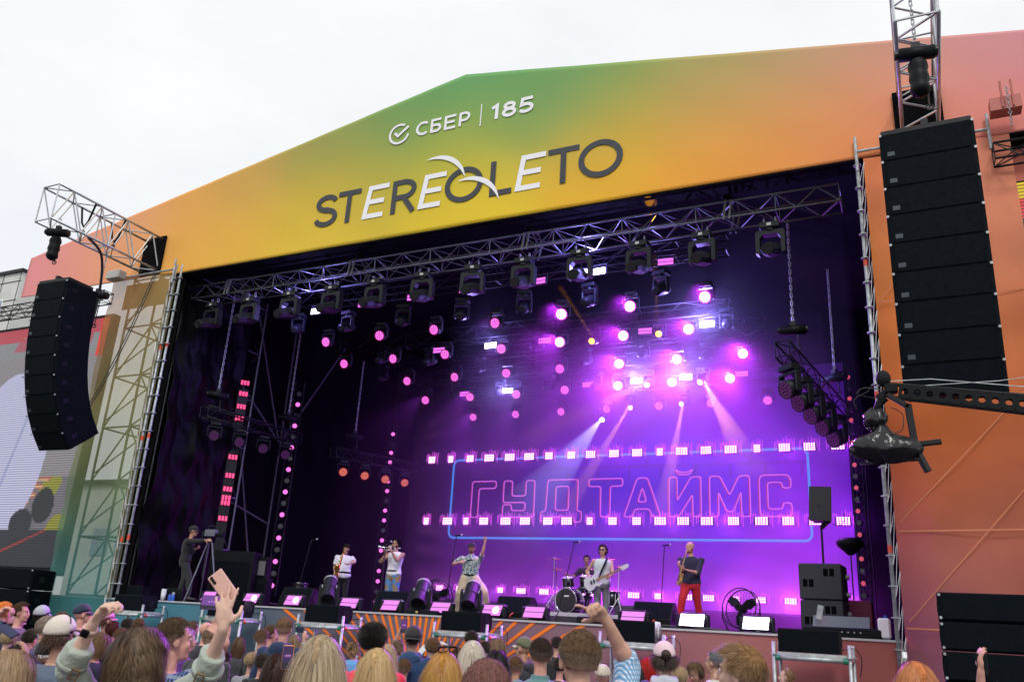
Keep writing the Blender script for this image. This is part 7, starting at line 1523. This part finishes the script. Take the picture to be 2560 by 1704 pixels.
# singer
Y=18.0; hc=YP(1180,1368,Y); M_print=spots('block_print',(.78,.72,.66),(.05,.2,.27),11,.5,brick=True)
t,Mh,k,J,loc=person('singer in a patterned shirt, black cap and wide beige trousers with one fist raised',hc+Vector((0,0,-.02)),z0=DZ,turn=180,headturn=185,pitch=2,skin=1,vox=.011,shirtm=M_print,sleeve='short',trousers=(.55,.44,.3),cap=dict(c=(.01,.01,.012)),faceopt=dict(mouth='open',beard=(.12,.06,.04)),collar=1,fold=.03,slim=1.28,
  legs={'wide':1.6,'L':dict(k=YP(1210,1480,Y+.0),a=YP(1215,1530,Y+.2)),'R':dict(k=YP(1150,1482,Y-.1),a=YP(1142,1530,Y))},
  arms={'L':dict(e=YP(1207,1380,Y-.05),w=YP(1213,1352,Y-.1),d=Vector((.05,0,1)),n=Vector((0,-1,0)),c=(1.5,1.5,1.5,1.5),t=1,s=-1),'R':dict(e=YP(1142,1403,Y-.1),w=YP(1166,1400,Y-.3),d=Vector((1,-.1,.1)),n=Vector((0,1,-.2)),c=(1.2,1.2,1.2,1.2),t=.8,s=1)})
mc=thing('handheld_microphone','black microphone held at the chest of the singer','microphone',YP(1170,1400,Y-.38)); MB().cyl((-.04,0,-.01),(.1,0,.02),.014,.02,n=8).obj('handle',M_black,mc); MB().ell((.12,0,.025),(.028,.028,.028)).obj('grille_ball',M_galv,mc,smooth=True)
MB().lathe([(.17*k,-.02),(.19*k,-.018),(.19*k,.018),(.17*k,.02)],(0,0,1.0*k),Matrix(((1,0,0),(0,.78,0),(0,0,1))),n=20).obj('belt',M_black,t)
# drummer
Y=21.9; hc=YP(1467,1400,Y)
t,Mh,k,J,loc=person('seated drummer in a dark T-shirt half hidden behind the bass player',hc,H=1.78,z0=hc.z-1.632/1.75*1.78,turn=190,skin=2,vox=.014,shirt=(.05,.03,.06),hairspec=hsp('short',DK,DKL,300,.03,seed=63,width=.008),faceopt={},
  legs={'L':dict(k=Vector((hc.x+.2,Y-.4,RZ+.5)),a=Vector((hc.x+.2,Y-.45,RZ+.1))),'R':dict(k=Vector((hc.x-.2,Y-.4,RZ+.5)),a=Vector((hc.x-.22,Y-.45,RZ+.1)))},
  arms={'R':dict(e=hc+Vector((-.3,-.1,-.42)),w=hc+Vector((-.38,-.35,-.4)),d=Vector((-.3,-1,.2)),n=Vector((0,0,-1)),c=(1.2,)*4,s=1),'L':dict(e=hc+Vector((.3,-.1,-.45)),w=hc+Vector((.25,-.35,-.45)),d=Vector((-.3,-1,.1)),n=Vector((0,0,-1)),c=(1.2,)*4,s=-1)})
ds=MB().cyl(hc+Vector((-.4,-.4,-.38)),hc+Vector((-.6,-.75,-.3)),.008,n=5); ds.obj('drumstick',mat('stick_wood',(.55,.4,.22),.6),None,label='pale drumstick in the right hand of the drummer',category='drumstick')
st=MB().cyl((0,0,0),(0,0,.42),.03,n=8); st.cyl((0,0,.42),(0,0,.5),.17,n=14); so_=st.obj('drum_stool',M_black,None,label='black round stool under the drummer',category='stool'); so_.location=(hc.x,Y,RZ)
# bass player
Y=19.4; hc=YP(1507,1376,Y); M_knit=fabric('grey_knit',(.22,.22,.23),.9,bump=.8,scale=40)
t,Mh,k,J,loc=person('person in a sleeveless white shirt and sunglasses playing a white bass guitar',hc,z0=DZ,turn=175,headturn=205,pitch=6,skin=0,vox=.011,shirt=(.62,.7,.7),sleeve='none',trm=M_knit,slim=1.12,hairspec=hsp('tuck',(.012,.007,.006),(.05,.03,.025),900,.045,seed=64,width=.008),faceopt=dict(glasses=1),
  arms={'R':dict(e=YP(1467,1428,Y-.05),w=YP(1477,1450,Y-.28),d=Vector((.4,0,-.9)),n=Vector((.2,1,0)),c=(.4,.5,.5,.5),s=1),'L':dict(e=YP(1532,1438,Y-.05),w=YP(1516,1446,Y-.3),d=Vector((.2,-.2,.9)),n=Vector((0,1,0)),c=(.8,.9,.9,.9),s=-1)})
st_=MB(); a=loc(YP(1518,1395,Y-.12)); b=loc(YP(1495,1445,Y-.2)); st_.path([a+Vector((0,0,.0)),(a+b)/2+Vector((0,.02,0)),b],.03,n=4); st_.obj('strap',M_black,t)
def guitar(lab,c,dirv,body,m,neckL,head,facing=Vector((0,-1,.0)),cat='guitar',k=1.0):
    t=thing('electric_guitar',lab,cat,c); u=Vector(dirv).normalized(); n=(facing-u*facing.dot(u)).normalized(); v=n.cross(u); M4=Matrix((u,v,n)).transposed().to_4x4()
    b=MB(); b.prism([(x*k,y*k) for x,y in body],.045,M4@Matrix.Translation((0,0,-.02))); bo=b.obj('body',m,t)
    nk=MB(); nk.prism([(.08*k,-.03*k),(neckL*k,-.02*k),(neckL*k,.02*k),(.08*k,.03*k)],.022,M4@Matrix.Translation((0,0,.02))); nk.obj('neck',mat('maple_neck',(.5,.33,.15),.4),t)
    h_=MB(); h_.prism([((neckL+x)*k,y*k) for x,y in head],.018,M4@Matrix.Translation((0,0,.018))); ho=h_.obj('headstock',m,t)
    pg=MB(); [pg.cyl(M4@Vector(((neckL+.04+.045*i)*k,.05*k,.02)),M4@Vector(((neckL+.04+.045*i)*k,.085*k,.02)),.009,n=6) for i in range(4)]; pg.obj('tuning_peg',M_chrome,ho)
    pk=MB(); pk.box(M4@Vector((-.08*k,0,.032)),(.03*k,.09*k,.012),M4.to_3x3()); pk.box(M4@Vector((0,0,.032)),(.03*k,.09*k,.012),M4.to_3x3()); pk.obj('pickup',M_black,bo)
    s_=MB(); [s_.cyl(M4@Vector((-.15*k,(-.018+.012*i)*k,.045)),M4@Vector(((neckL+.05)*k,(-.012+.008*i)*k,.045)),.0015,n=3) for i in range(4)]; s_.obj('string',M_chrome,t); return t
JB=[(-.26,-.1),(-.2,-.17),(-.08,-.16),(0,-.11),(.1,-.15),(.16,-.12),(.1,-.05),(.12,.04),(.2,.13),(.16,.18),(.05,.15),(-.05,.11),(-.17,.17),(-.26,.12),(-.3,0)]
guitar('white bass guitar with a maple neck worn by the sleeveless player',YP(1487,1452,Y-.3),YP(1553,1421,Y-.5)-YP(1487,1452,Y-.3),JB,mat('white_gloss',(.75,.72,.8),.2),.78,[(0,-.025),(.06,-.05),(.2,-.045),(.24,0),(.2,.04),(.05,.05),(0,.025)],k=1.0)
# guitarist in red trousers
Y=18.4; hc=YP(1725,1368,Y); M_redt=fabric('red_trousers',(.6,.012,.03),.8)
t,Mh,k,J,loc=person('bald smiling man in a dark T-shirt and bright red trousers playing guitar',hc,z0=DZ,turn=205,headturn=238,pitch=2,skin=1,vox=.011,shirt=(.025,.02,.06),sleeve='elbow',trm=M_redt,faceopt=dict(mouth='smile',beard=(.3,.14,.08)),slim=1.2,
  legs={'wide':1.15,'L':dict(k=YP(1742,1490,Y+.1),a=YP(1750,1545,Y+.3)),'R':dict(k=YP(1706,1495,Y-.15),a=YP(1697,1553,Y-.1))},
  arms={'R':dict(e=YP(1706,1430,Y-.2),w=YP(1702,1418,Y-.42),d=Vector((-.3,-.2,.5)),n=Vector((.5,.5,0)),c=(.9,)*4,s=1),'L':dict(e=YP(1745,1432,Y-.1),w=YP(1716,1424,Y-.38),d=Vector((-.9,-.1,.2)),n=Vector((0,0,1)),c=(1,)*4,s=-1)})
SB=[(-.22,-.1),(-.1,-.16),(0,-.11),(.12,-.14),(.1,-.03),(.14,.1),(.04,.14),(-.06,.1),(-.18,.14),(-.24,.03)]
guitar('wooden-bodied guitar held upright by the bald man',YP(1701,1442,Y-.42),YP(1716,1390,Y-.4)-YP(1701,1442,Y-.42),SB,mat('amber_wood',(.5,.27,.1),.3),.62,[(0,-.025),(.04,-.04),(.16,-.035),(.18,0),(.16,.035),(.03,.04),(0,.025)],facing=Vector((-.9,-.6,0)),k=.72)
# cameraman on the left
Y=16.75; hc=YP(484,1328,Y)
t,Mh,k,J,loc=person('cameraman all in black with a cap working a video camera at stage left',hc,z0=DZ,turn=80,headturn=92,pitch=-4,skin=2,vox=.011,shirt=(.012,.012,.014),sleeve='long',trousers=(.02,.021,.025),cap=dict(c=(.012,.012,.015)),hairspec=hsp('buzz',(.1,.09,.08),(.2,.18,.17),300,.01,seed=66),faceopt={},slim=1.15,
  pelvis=(YP(463,1400,Y).x,Y,0),legs={'wide':1.1,'L':dict(k=YP(462,1445,Y),a=YP(445,1487,Y)),'R':dict(k=YP(474,1447,Y),a=YP(470,1489,Y))},
  arms={'R':dict(e=YP(512,1352,Y-.2),w=YP(540,1347,Y-.25),d=Vector((1,0,.1)),n=Vector((0,1,-.5)),c=(.5,)*4,s=-1),'L':dict(e=YP(480,1380,Y+.1),w=YP(492,1368,Y-.1),d=Vector((1,0,.2)),n=Vector((0,0,1)),c=(.9,)*4,s=-1)})
cp=YP(528,1332,Y-.1); vc=thing('video_camera','large grey-black broadcast camera on a tripod at stage left','video camera',cp)
MB().bbox((0,0,.0),(.36,.14,.18),.02).obj('body',mat('camera_grey',(.12,.13,.16),.4,noise_amt=.3,noise_scale=20),vc); MB().lathe([(.05,0),(.055,.12),(.07,.2),(.075,.26),(.06,.26)],(.18,0,-.04),Matrix.Rotation(math.pi/2,3,'Y'),n=14).obj('lens',M_black,vc)
MB().path(spline([(-.12,0,.09),(-.1,0,.17),(.1,0,.18),(.16,0,.1)]),.014,n=6).obj('handle',M_dark,vc); MB().box((-.22,-.0,-.02),(.1,.1,.13)).obj('battery',M_black,vc)
tz_=cp.z-DZ-.12; q=MB(); tt=thing('camera_tripod','tall light tripod under the broadcast camera','tripod',(cp.x,cp.y,DZ))
for a in(.3,2.4,4.5): 
    l_=MB().cyl((.05*math.cos(a),.05*math.sin(a),tz_-.1),(.45*math.cos(a),.45*math.sin(a),.0),.013,n=6); l_.cyl((.07*math.cos(a+.3),.07*math.sin(a+.3),tz_-.1),(.28*math.cos(a+.1),.28*math.sin(a+.1),tz_*.4),.01,n=5); l_.obj('leg',M_trussd,tt)
MB().cyl((0,0,tz_-.12),(0,0,tz_+.02),.06,n=10).obj('head',M_black,tt)
